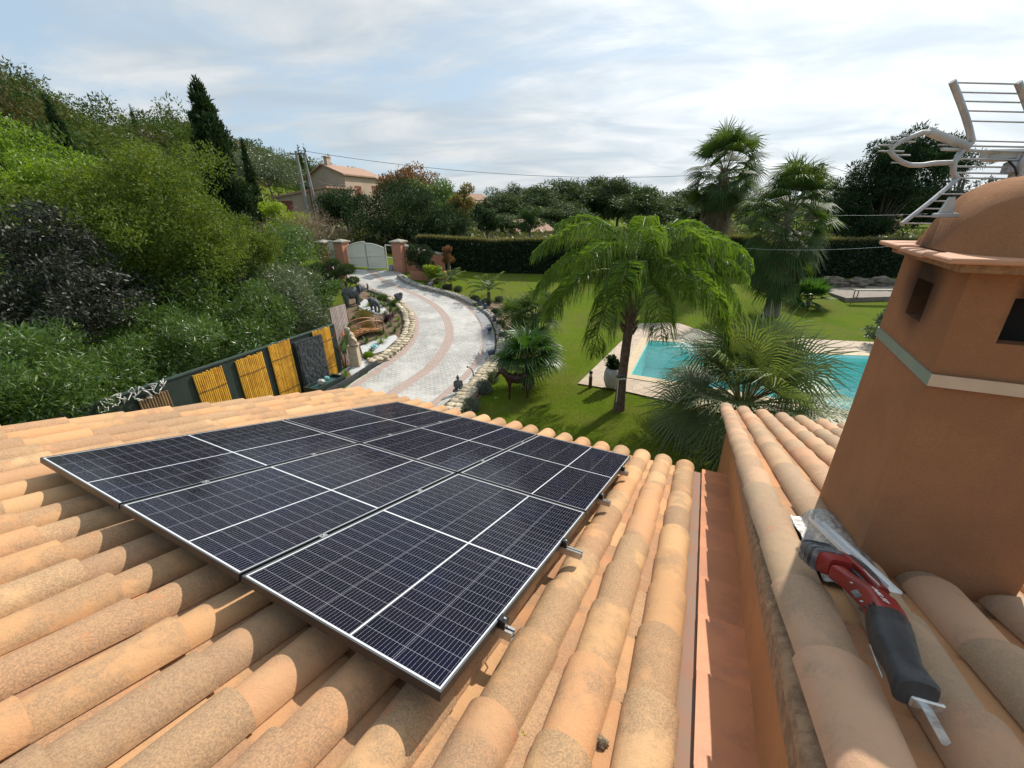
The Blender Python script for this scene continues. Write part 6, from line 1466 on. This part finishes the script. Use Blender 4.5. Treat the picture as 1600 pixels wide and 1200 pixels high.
# ================================================================== STATUES AND ORNAMENTS
M_gst = M('dark_grey_stone', (0.075, 0.080, 0.085), (0.13, 0.135, 0.14), scale=8, rough=.7, bump=.4)
M_pst = M('pale_carved_stone', (0.52, 0.43, 0.31), (0.40, 0.33, 0.24), scale=7, rough=.9, bump=.6)
M_hrs = M('dark_brown_horse', (0.065, 0.022, 0.016), (0.035, 0.014, 0.012), scale=5, rough=.4)
M_blu = M('dark_blue_glaze', (0.03, 0.045, 0.08), (0.06, 0.07, 0.10), scale=9, rough=.3)
M_ppl = M('purple_glaze', (0.22, 0.06, 0.28), (0.16, 0.05, 0.2), scale=9, rough=.4)
def elephant(label, px, py, s, rz, mat=M_gst, group='elephant statues', up_trunk=True, dz=0):
    b = G(px, py); o = thing('elephant_statue', label, 'statue', b + UP * dz, rz, group); mb = MB()
    ell(mb, (0, 0, .62 * s), (.46 * s, .27 * s, .30 * s), 14); ell(mb, (.46 * s, 0, .80 * s), (.20 * s, .17 * s, .21 * s), 12)
    for x in (-.28, .26):
        for y in (-.15, .15): limb(mb, (x * s, y * s, .5 * s), (x * s, y * s, .03 * s), .11 * s, .085 * s, 8)
    tr = [(.58, .76), (.70, .68), (.80, .70), (.84, .86), (.82, 1.02)] if up_trunk else [(.58, .74), (.70, .60), (.72, .40), (.70, .22)]
    tube(mb, [(x * s, 0, z * s) for x, z in tr], [.09 * s, .075 * s, .06 * s, .05 * s, .035 * s], 8)
    for y in (-1, 1): ell(mb, (.40 * s, y * .20 * s, .80 * s), (.035 * s, .12 * s, .17 * s), 8); 
    tube(mb, [(-.44 * s, 0, .7 * s), (-.52 * s, 0, .45 * s)], .02 * s, 6)
    fuse(mb.build('body', mat, o), .022 * s)
    for y in (-1, 1): mb = MB(); tube(mb, [(.60 * s, y * .08 * s, .70 * s), (.72 * s, y * .09 * s, .66 * s), (.78 * s, y * .09 * s, .72 * s)], [.022 * s, .018 * s, .006 * s], 6); mb.build('tusk', M_pst, o)
    return o
elephant('larger dark grey elephant statue with raised trunk, beside the cloud pruned pine', 552, 477, .95, .5)
elephant('smaller grey elephant statue on the slope behind the wooden bridge', 587, 486, .62, 2.4, up_trunk=False)
def ball_ornament(label, px, py, r, mat, name='round_ornament'):
    b = G(px, py); o = thing(name, label, 'ornament', b + UP * .15); mb = MB(); ell(mb, (0, 0, r * .9), (r, r, r * .9), 14); ell(mb, (r * .7, -r * .3, r * 1.5), (r * .55,) * 3, 10); ell(mb, (-r * .8, 0, r * 1.2), (r * .35,) * 3, 8); fuse(mb.build('body', mat, o), r * .09); mb = MB(); box(mb, (0, 0, -.02), (r * 1.5, r * 1.5, .07), bev=.02); mb.build('foot', M_stoned, o); return o
ball_ornament('round grey stone ornament on the end of the rubble wall at the bend', 624, 474, .20, M_gst)
ball_ornament('small dark round lamp ornament on the kerb beside the gutter', 765, 523, .10, M_blu)
ball_ornament('dark round ornament at the near end of the curved kerb', 768, 562, .13, M_blu)
ball_ornament('small lilac round ornament on the upper stone kerb near the planter', 673, 451, .12, M('lilac_glaze', (.33, .26, .34), rough=.5))
def sitting_figure(label, px, py, s, mat, name='buddha_statue', dz=.0, base=None, rz=-1.2, cat='statue'):
    b = G(px, py); o = thing(name, label, cat, b + UP * dz, rz); z0 = 0
    if base: mb = MB(); box(mb, (0, 0, base / 2 - .03), (.42 * s, .36 * s, base + .06), bev=.03); mb.build('plinth', M_stone, o); z0 = base
    mb = MB(); Z = lambda z: z0 + z * s
    ell(mb, (0, 0, Z(.34)), (.13 * s, .16 * s, .22 * s), 12); ell(mb, (0, 0, Z(.50)), (.10 * s, .19 * s, .08 * s), 12); limb(mb, (0, 0, Z(.52)), (.01 * s, 0, Z(.64)), .055 * s, .05 * s, 8); ell(mb, (.015 * s, 0, Z(.70)), (.085 * s, .075 * s, .105 * s), 12); ell(mb, (-.01 * s, 0, Z(.81)), (.035 * s,) * 3, 8)
    ell(mb, (.095 * s, 0, Z(.695)), (.018 * s, .014 * s, .025 * s), 6)
    for y in (-1, 1):
        limb(mb, (-.02 * s, y * .17 * s, Z(.48)), (.05 * s, y * .20 * s, Z(.28)), .055 * s, .045 * s, 8); limb(mb, (.05 * s, y * .20 * s, Z(.28)), (.17 * s, y * .04 * s, Z(.19)), .045 * s, .032 * s, 8)
        limb(mb, (-.02 * s, y * .10 * s, Z(.11)), (.13 * s, y * .27 * s, Z(.08)), .09 * s, .07 * s, 8); limb(mb, (.13 * s, y * .27 * s, Z(.08)), (.20 * s, -y * .05 * s, Z(.06)), .06 * s, .04 * s, 8); ell(mb, (.0, y * .078 * s, Z(.69)), (.018 * s, .012 * s, .045 * s), 6)
    fuse(mb.build('figure', mat, o), .016 * s); return o
sitting_figure('small dark seated Buddha statue on the near end of the rubble wall', 717, 616, .62, M_gst, dz=.12)
sitting_figure('grey seated figure statue on a pale plinth in front of the bamboo panels', 428, 614, .80, M_gst, base=.35, rz=-.8)
sitting_figure('purple seated figurine with a dark head on the curved kerb', 773, 507, .42, M_ppl, 'purple_figurine', dz=.16)
sitting_figure('left one of two blue black figurines at the start of the curved kerb', 750, 482, .42, M_blu, 'blue_figurine', dz=.16)
sitting_figure('right one of two blue black figurines at the start of the curved kerb', 758, 487, .42, M_blu, 'blue_figurine', dz=.16)
# pale draped stone sculpture on a pedestal
b = G(557, 572); o = thing('stone_sculpture', 'pale carved stone figure on a tall stone pedestal beside the slatted screen', 'sculpture', b)
mb = MB(); loft(mb, [((0, 0, -.05), V((.20, 0, 0)), V((0, .18, 0))), ((0, 0, .1), V((.17, 0, 0)), V((0, .16, 0))), ((0, 0, .66), V((.155, 0, 0)), V((0, .15, 0))), ((0, 0, .74), V((.18, 0, 0)), V((0, .17, 0)))], 20, 8, smooth=False); mb.build('pedestal', M_pst, o)
mb = MB(); ell(mb, (0, 0, .90), (.15, .13, .20), 12, jit=.3); ell(mb, (-.04, 0, 1.10), (.13, .12, .16), 12, jit=.3, seed=2); ell(mb, (-.08, 0, 1.30), (.085, .08, .11), 12); ell(mb, (-.03, -.03, 1.30), (.03, .03, .04), 8); limb(mb, (-.1, -.05, 1.16), (.12, -.12, 1.0), .05, .035, 8); limb(mb, (.12, -.12, 1.0), (.17, -.02, .86), .04, .03, 8); limb(mb, (-.14, 0, 1.35), (-.17, .02, 1.0), .07, .05, 8); ell(mb, (.06, 0, .80), (.17, .15, .08), 12, jit=.3, seed=4)
fuse(mb.build('figure', M_pst, o), .018)
# horse statue
hb_ = G(808, 622); o = thing('horse_statue', 'dark brown horse statue grazing height, standing under the drooping fan palm', 'statue', hb_, pi + .15); s = .80; o['label'] = 'dark brown horse statue standing under the drooping fan palm'
mb = MB(); P = lambda x, y, z: (x * s, y * s, z * s)
ell(mb, P(-.05, 0, .78), (.40 * s, .16 * s, .19 * s), 14); ell(mb, P(.24, 0, .82), (.19 * s, .15 * s, .21 * s), 12); ell(mb, P(-.34, 0, .82), (.20 * s, .16 * s, .20 * s), 12)
tube(mb, [P(.30, 0, .88), P(.46, 0, 1.04), P(.58, 0, 1.14)], [.15 * s, .115 * s, .085 * s], 10); ell(mb, P(.60, 0, 1.14), (.09 * s, .07 * s, .085 * s), 10); limb(mb, P(.62, 0, 1.12), P(.76, 0, .94), .075 * s, .045 * s, 9); ell(mb, P(.775, 0, .92), (.05 * s, .045 * s, .045 * s), 8)
for y in (-1, 1):
    ell(mb, P(.56, y * .04, 1.24), (.018 * s, .016 * s, .05 * s), 6)
    limb(mb, P(.27, y * .09, .72), P(.28, y * .09, .40), .075 * s, .042 * s, 8); limb(mb, P(.28, y * .09, .40), P(.28, y * .09, .09), .038 * s, .028 * s, 8); ell(mb, P(.29, y * .09, .035), (.045 * s, .038 * s, .04 * s), 8)
    limb(mb, P(-.36, y * .10, .74), P(-.28, y * .10, .52), .11 * s, .065 * s, 8); limb(mb, P(-.28, y * .10, .52), P(-.42, y * .10, .36), .060 * s, .038 * s, 8); limb(mb, P(-.42, y * .10, .36), P(-.38, y * .10, .09), .036 * s, .028 * s, 8); ell(mb, P(-.37, y * .10, .035), (.045 * s, .038 * s, .04 * s), 8)
fuse(mb.build('body', M_hrs, o), .020)
mb = MB(); tube(mb, [P(-.50, 0, .90), P(-.60, 0, .72), P(-.60, 0, .40)], [.035 * s, .05 * s, .015 * s], 7); mb.build('tail', M_hrs, o)
mb = MB(); tube(mb, [P(.57, 0, 1.24), P(.46, 0, 1.16), P(.30, 0, 1.02)], [.025 * s, .04 * s, .03 * s], 6); mb.build('mane', M_hrs, o)
# small wooden bridge with sunburst railings
M_wood = M('orange_stained_wood', (0.42, 0.20, 0.07), (0.33, 0.145, 0.05), scale=5, rough=.55, rnd=.15)
b0_ = G(571, 524); o = thing('wooden_bridge', 'small orange wooden bridge with sunburst railings in the garden bed', 'bridge', b0_, .75)
mb = MB(); Lb, Wb = 1.35, .62
for k in range(14):
    t = (k + .5) / 14; z = .10 + .14 * sin(t * pi); box(mb, ((t - .5) * Lb, 0, z), (Lb / 14 * .9, Wb, .025), rnd=random.uniform(.1, 1))
mb.build('deck', M_wood, o)
for sy in (-1, 1):
    mb = MB(); y = sy * Wb / 2; pt = [((q / 10 - .5) * Lb, y, .06 + .14 * sin(q / 10 * pi)) for q in range(11)]; tube(mb, pt, .028, 4, smooth=False)
    for x in (-.5, .5): tube(mb, [(x * Lb, y, 0), (x * Lb, y, .55)], .03, 4, smooth=False)
    tp_ = [((q / 10 - .5) * Lb, y, .50 + .16 * sin(q / 10 * pi)) for q in range(11)]; tube(mb, tp_, .022, 4, smooth=False)
    for k in range(11): a = pi * k / 10; e = (cos(a) * Lb * .49, y, .22 + sin(a) * .42); tube(mb, [(cos(a) * .10, y, .22 + sin(a) * .08), e], .011, 4)
    mb.build('railing', M_wood, o)
# curved lamp stakes
M_rust = M('dark_rusty_iron', (.07, .05, .04), (.12, .08, .05), scale=10, rough=.7)
for (px, py, pt_, lb) in ((740, 597, 572, 'curved dark iron stake lamp nearer the roof, beside the rubble wall'), (779, 537, 519, 'smaller curved iron stake lamp on the curved kerb')):
    b = G(px, py); h = above(b, px, pt_); o = thing('stake_lamp', lb, 'garden lamp', b, 0, 'curved iron stake lamps'); mb = MB(); tube(mb, [(0, 0, -.05), (0, 0, h * .6), (-h * .08, 0, h * .82), (-h * .30, 0, h)], [.022, .020, .016, .008], 7); mb.build('stake', M_rust, o)
    mb = MB(); lathe(mb, [(.012, 0), (.03, -.02), (.034, -.05), (.0, -.05)], (-h * .30, 0, h + .01), n=10); mb.build('lamp_head', M_rust, o)
# bollard light
b = G(922, 606); h = above(b, 923.5, 579.5); o = thing('bollard_light', 'short brown bollard light at the corner of the pool terrace', 'garden lamp', b); mb = MB(); lathe(mb, [(.055, -.05), (.055, h * .66), (.050, h * .67)], (0, 0, 0), 16); mb.build('post', M('brown_bollard', (.09, .055, .035), rough=.5), o)
mb = MB(); lathe(mb, [(.045, h * .67), (.045, h * .86)], (0, 0, 0), 16); mb.build('diffuser', M('frosted_diffuser', (.55, .52, .48), rough=.3), o); mb = MB(); lathe(mb, [(.056, h * .86), (.056, h * .96), (.03, h)], (0, 0, 0), 16); mb.build('cap', M_blk, o)
# floodlight on a post before the palm
b = G(962, 642); h = above(b, 966, 590); o = thing('floodlight_post', 'grey floodlight box on a pale post in front of the queen palm trunk', 'floodlight', b); mb = MB(); tube(mb, [(0, 0, -.05), (0, 0, h)], .016, 8); mb.build('post', M_gatew, o)
mb = MB(); box(mb, (.03, -.02, h + .05), (.20, .12, .06), (V((.95, .25, .15)).normalized(), V((-.25, .95, 0)).normalized(), V((-.14, -.04, .99)).normalized()), bev=.012); mb.build('lamp_housing', M_gst, o); mb = MB(); box(mb, (.06, -.07, h - .01), (.20, .05, .03), bev=.005); mb.build('lamp_glass', M_gatew, o)
# white urn with a plant
b = G(955, 608); h = above(b, 955, 577); o = thing('white_urn', 'whitish round urn planter with a dark leafy plant behind the palm trunk', 'planter', b); mb = MB(); lathe(mb, [(.12, 0), (.20, .08), (.26, h * .45), (.25, h * .75), (.20, h), (.17, h), (.16, h * .9)], (0, 0, .05), 22); mb.build('urn', M('grey_white_glaze', (.50, .47, .45), (.40, .37, .36), scale=5, rough=.5), o)
crown('plant', L_dark, o, [(0, 0, h + .16, .17, .17, .14), (-.06, 0, h + .32, .12, .12, .10), (.05, 0, h + .1, .14, .14, .1)], 700, .10, .06, 3)
# raised terrace with a bench behind the lawn
tA, tB, tC = G(1292, 458), G(1320, 472), G(1400, 470); zt_ = Hh(tB.x, tB.y) + .22; P2 = [tA, tB, tC + (tC - tB).normalized() * 4, tC + (tC - tB).normalized() * 4 + V((2.5, 5, 0)), tA + V((1.0, 2.2, 0))]
mb = MB(); n = 5; mb.add([V((p.x, p.y, zt_ - .6)) for p in P2] + [V((p.x, p.y, zt_)) for p in P2], [tuple(range(4, -1, -1)), tuple(range(5, 10))] + [(i, (i + 1) % 5, 5 + (i + 1) % 5, 5 + i) for i in range(5)]); M_deckw = M('grey_timber_deck', (.24, .20, .16), (.17, .14, .115), scale=4, rough=.85, stain=(.12, .10, .08), stain_s=3)
o = mb.build('raised_terrace', M_deckw, None, tB); o.location = tB; tag(o, 'low raised greyish terrace at the back right of the lawn', 'terrace')
q = atz(1345, 462, zt_); o = thing('garden_bench', 'plain pale backless bench on the raised terrace', 'bench', q, -.1); o.location = atz(1367, 466, zt_)
mb = MB(); box(mb, (0, 0, .44), (2.3, .36, .05)); mb.build('seat', M_stoned, o)
for x in (-1.0, 1.0):
    mb = MB()
    for y in (-.14, .14): tube(mb, [(x, y, 0), (x, y, .42)], .022, 6)
    tube(mb, [(x, -.14, .06), (x, .14, .06)], .018, 6); tube(mb, [(x, -.14, .40), (x, .14, .40)], .018, 6); mb.build('leg', M_rust, o)
M_rockd = M('brown_rock', (.20, .16, .12), (.12, .095, .07), scale=3, rough=.95, bump=1, bscale=12)
# rock bank below the hedge
for q, (px, py, w__, lb) in enumerate(((1375, 446, 1.5, 'big rounded boulder under the hedge behind the bench'), (1335, 447, .9, 'small boulder under the hedge left of the bench'), (1300, 446, 1.1, 'low boulder under the hedge at the left end of the terrace'))):
    b = G(px, py); mb = MB(); ell(mb, (0, 0, .1), (w__ * .62, .5, .36), 20, jit=.9, seed=q + 2); o = mb.build('boulder', M_rockd); o.location = b; tag(o, lb, 'boulder', 'boulders under the hedge')

# ================================================================== HOUSES, POLES, WIRES
M_ochre = M('ochre_render', (0.50, 0.38, 0.28), (0.44, 0.33, 0.24), scale=.5, rough=.9, bump=.2, stain=(.28, .20, .14), stain_s=.6)
M_ochre2 = M('warm_ochre_render', (0.50, 0.36, 0.24), (0.44, 0.32, 0.21), scale=.5, rough=.9)  # slightly warmer ochre, used for whole walls of distant houses
M_rooft = M('far_roof_tiles', (0.42, 0.25, 0.17), (0.33, 0.21, 0.15), scale=1.5, rough=.9)
M_shut = M('red_brown_shutters', (0.22, 0.055, 0.03), (0.18, 0.05, 0.03), scale=3, rough=.6)
M_whiteh = M('white_render', (0.62, 0.56, 0.52), (0.55, 0.50, 0.46), scale=.5, rough=.9)
M_glassd = M('dark_window_glass', (0.02, 0.025, 0.03), rough=.1)
def gable_house(name, label, Pn, Pl, Pr, z0, ze, zr, wallm, roofm, wins=(), chim_t=None):
    """near corner Pn, left corner Pl (gable side), right corner Pr (eave side)"""
    o = thing(name, label, 'house', (Pn.x, Pn.y, z0)); a = V((Pl.x - Pn.x, Pl.y - Pn.y, 0)); b = V((Pr.x - Pn.x, Pr.y - Pn.y, 0)); he, hr = ze - z0, zr - z0
    mb = MB(); q = [V((0, 0, 0)), a, a + b, b]; vs = [V((p.x, p.y, -2)) for p in q] + [V((p.x, p.y, he)) for p in q] + [a * .5 + UP * hr, a * .5 + b + UP * hr]
    mb.add(vs, [(0, 1, 5, 8, 4), (3, 2, 6, 9, 7), (0, 4, 7, 3), (1, 2, 6, 5), (0, 3, 2, 1)]); mb.build('wall', wallm, o)
    mb = MB(); an, bn = a.normalized(), b.normalized(); e = .35; r0, r1 = a * .5 - bn * e + UP * (hr + .12), a * .5 + b + bn * e + UP * (hr + .12)
    dn = (hr - he) / (a.length / 2) * e
    n0, n1 = -an * e - bn * e + UP * (he - dn + .12), b - an * e + bn * e + UP * (he - dn + .12); f0, f1 = a + an * e - bn * e + UP * (he - dn + .12), a + b + an * e + bn * e + UP * (he - dn + .12)
    t = UP * .16
    for (p, q_, r, s_) in ((n0, n1, r1, r0), (r0, r1, f1, f0)): mb.add([p, q_, r, s_, p - t, q_ - t, r - t, s_ - t], [(0, 1, 2, 3), (7, 6, 5, 4), (0, 4, 5, 1), (1, 5, 6, 2), (2, 6, 7, 3), (3, 7, 4, 0)])
    rf = mb.build('roof', roofm, o)
    if chim_t is not None: mb = MB(); box(mb, a * chim_t[0] + b * chim_t[1] + UP * (hr - .2), (.7, .7, 2.0), (an, bn, UP)); box(mb, a * chim_t[0] + b * chim_t[1] + UP * (hr + .85), (.9, .9, .12), (an, bn, UP)); mb.build('chimney', wallm, rf)
    for side, t_, z_, w_, h_, shut in wins:
        d, base = (an, a * t_) if side == 'l' else (bn, b * t_); nr = d.cross(UP); nr = nr if nr.dot(V((Pn.x, Pn.y, 0))) < 0 else -nr
        mb = MB(); box(mb, base + UP * z_ + nr * .02, (w_, .06, h_), (d, nr, UP)); f = mb.build('window', M_shut if shut else M_whiteh, o)
        if not shut: mb = MB(); box(mb, base + UP * z_ + nr * .06, (w_ * .8, .02, h_ * .85), (d, nr, UP)); mb.build('pane', M_glassd, f)
    return o
Yh = 56.0
Pn = aty(537, 272, Yh); Pl = aty(478, 275, Yh + 5.5); Pr = aty(597, 285, Yh + 7.5)
gable_house('neighbouring_house', 'two storey ochre house with a tiled roof and chimney beyond the gate', Pn, Pl, Pr, Hh(Pn.x, Pn.y), Pn.z, aty(508, 257, Yh + 2.7).z, M_ochre, M_rooft, [('r', .30, (Pn.z - Hh(Pn.x, Pn.y)) - 1.9, 1.2, 1.4, True), ('r', .75, (Pn.z - Hh(Pn.x, Pn.y)) - 1.7, 1.1, 1.3, True)], (.42, .06))
Yq = 47.0; Qn = aty(507, 292, Yq + 1); Ql = aty(431, 307, Yq); qz = Hh(Qn.x, Qn.y); o = thing('house_annexe', 'lower ochre wing with one red brown shuttered window left of the two storey house', 'house', (Qn.x, Qn.y, qz))
a = V((Ql.x - Qn.x, Ql.y - Qn.y, 0)); bk = V((1.2, 5, 0)); hn, hl = Qn.z - qz, Ql.z - qz; mb = MB(); q4 = [V((0, 0, 0)), a, a + bk, bk]; hh4 = [hn, hl, hl, hn]
mb.add([p - UP * 2 for p in q4] + [p + UP * h for p, h in zip(q4, hh4)], [(0, 1, 5, 4), (1, 2, 6, 5), (2, 3, 7, 6), (3, 0, 4, 7), (3, 2, 1, 0)]); mb.build('wall', M_ochre, o)
mb = MB(); an = a.normalized(); tp_ = [-an * .3 - bk * .05 + UP * (hn + .08), a + an * .3 - bk * .05 + UP * (hl - .02), a + an * .3 + bk * 1.05 + UP * (hl - .02), -an * .3 + bk * 1.05 + UP * (hn + .08)]
mb.add(tp_ + [p - UP * .18 for p in tp_], [(0, 3, 2, 1), (4, 5, 6, 7), (0, 1, 5, 4), (1, 2, 6, 5), (2, 3, 7, 6), (3, 0, 4, 7)]); mb.build('roof', M_rooft, o)
wz = aty(445, 322, Yq).z - qz; mb = MB(); box(mb, a * .82 + UP * wz + V((0, -.04, 0)), (1.2, .06, 1.0), (an, V((-an.y, an.x, 0)), UP)); mb.build('window', M_shut, o)
hp = aty(232, 212, 92); gable_house('hillside_house', 'small white house halfway up the wooded hillside', hp, hp + V((-2.6, 1.2, 0)), hp + V((3.0, 2.5, 0)), hp.z - 5, hp.z, hp.z + 1.1, M_whiteh, M_whiteh, [('r', .5, 3.6, 1.0, 1.1, False)])
for q, (px, py, Y, lb, m_, s) in enumerate(((132, 206, 100, 'tiny white house glimpsed through the trees at the left of the hillside', M_whiteh, .8), (176, 212, 96, 'tiny pale house front between the hillside cypresses', M_whiteh, .7), (732, 312, 100, 'far ochre house with a tiled roof among the trees', M_ochre2, 1.3), (748, 321, 96, 'far white house beside the ochre one among the trees', M_whiteh, .9), (810, 362, 62, 'low tiled roof just showing above the hedge', M_ochre2, 1.6), (1380, 338, 60, 'pinkish tiled house roof glimpsed under the antenna', M_ochre2, 2.4), (1560, 338, 62, 'house behind the chimney hood at the right edge', M_ochre2, 2.2))):
    hp = aty(px, py, Y); z0 = Hh(hp.x, hp.y) - 1; gable_house('distant_house', lb, hp, hp + V((-2.6, 1.6, 0)) * s, hp + V((3.2, 2.4, 0)) * s, z0, hp.z, hp.z + .9 * s, m_, M_rooft if q > 1 else m_, [('r', .5, hp.z - z0 - 1.3, .9, 1.0, False)])
M_cpole = M('concrete_pole', (.34, .31, .28), (.26, .24, .22), scale=3, rough=.9)
Yp = 47.0; pb = aty(478, 315, Yp); pt1 = aty(462, 236, Yp); pb = on(pb.x, pb.y); o = thing('utility_pole', 'pair of leaning concrete utility poles in front of the neighbouring house', 'utility pole', pb)
tp1 = V((pt1.x, pt1.y, pt1.z)) - pb
mb = MB(); tube(mb, [(0, 0, -.5), tp1], [.22, .14], 8); mb.build('pole', M_cpole, o); mb = MB(); tube(mb, [(1.0, .2, -.5), aty(472, 236, Yp) - pb - V((-.1, 0, .3))], [.16, .12], 8); mb.build('pole', M_cpole, o)
mb = MB(); tube(mb, [tp1 - V((.7, 0, .25)), tp1 + V((.9, 0, -.25))], .06, 6); mb.build('crossarm', M_rust, o)
for x in (-.5, .1, .6): mb = MB(); lathe(mb, [(.05, 0), (.07, .06), (.04, .1), (.06, .16), (.0, .2)], tp1 + V((x, 0, -.2)), 8); mb.build('insulator', M_whiteh, o)
w2 = aty(479, 272, Yp - 2); wb2 = on(w2.x, w2.y); o = thing('wooden_pole', 'short dark wooden pole beside the pair of concrete poles', 'utility pole', wb2); mb = MB(); tube(mb, [(0, 0, -.4), w2 - wb2], [.13, .10], 8); mb.build('pole', M_rust, o)
mb = MB(); box(mb, w2 - wb2 + V((0, -.12, -.9)), (.35, .2, .5)); mb.build('junction_box', M_gst, o)
Yr = 52.0; rp = aty(1287, 254, Yr); rb = on(rp.x, rp.y); o = thing('utility_pole', 'dark utility pole rising behind the two trunked fan palm', 'utility pole', rb); mb = MB(); tube(mb, [(0, 0, -.4), rp - rb], [.17, .12], 8); mb.build('pole', M_rust, o); mb = MB(); tube(mb, [rp - rb + V((-.6, 0, -.2)), rp - rb + V((.6, 0, -.2))], .05, 6); mb.build('crossarm', M_rust, o)
M_wire = M('cable', (.10, .10, .11), rough=.6)
def wire(label, P0, P1, sag, r=.022, n=24, name='overhead_cable', mat=None):
    pts = [P0.lerp(P1, k / n) - UP * (sag * 4 * (k / n) * (1 - k / n)) - P0 for k in range(n + 1)]; mb = MB(); tube(mb, pts, r, 5); o = mb.build(name, mat or M_wire); o.location = P0; tag(o, label, 'cable', 'overhead cables')
A_ = pb + tp1 + V((.2, 0, .1)); B_ = rb + (rp - rb) + V((0, 0, -.1))
mid = aty(800, 275, (A_.y + B_.y) / 2); lin = A_.lerp(B_, .42); sgg = max(.6, (lin.z - aty(800, 275, lin.y).z))
wire('long overhead cable crossing the sky from the concrete poles to the pole at the right', A_, B_, sgg / (4 * .42 * .58))
wire('overhead cable continuing right from the dark pole', B_, aty(1420, 268, 60), .8)
wire('overhead cable running left from the concrete poles across the hill', pb + tp1 + V((-.5, 0, -.05)), aty(200, 262, 50), 1.2, .018)
wire('lower cable from the wooden pole to the neighbouring house', wb2 + (w2 - wb2) - UP * .1, aty(540, 288, 54), .4, .02)
M_lw = M('pale_cable', (.42, .43, .44), rough=.4)
wire('thin pale cable crossing in front of the hedge', aty(1080, 378, 20), aty(1430, 382, 13), .25, .004, mat=M_lw)
wire('thin pale cable crossing the dark pine', aty(1290, 336, 26), aty(1450, 334, 26), .05, .006, mat=M_lw)
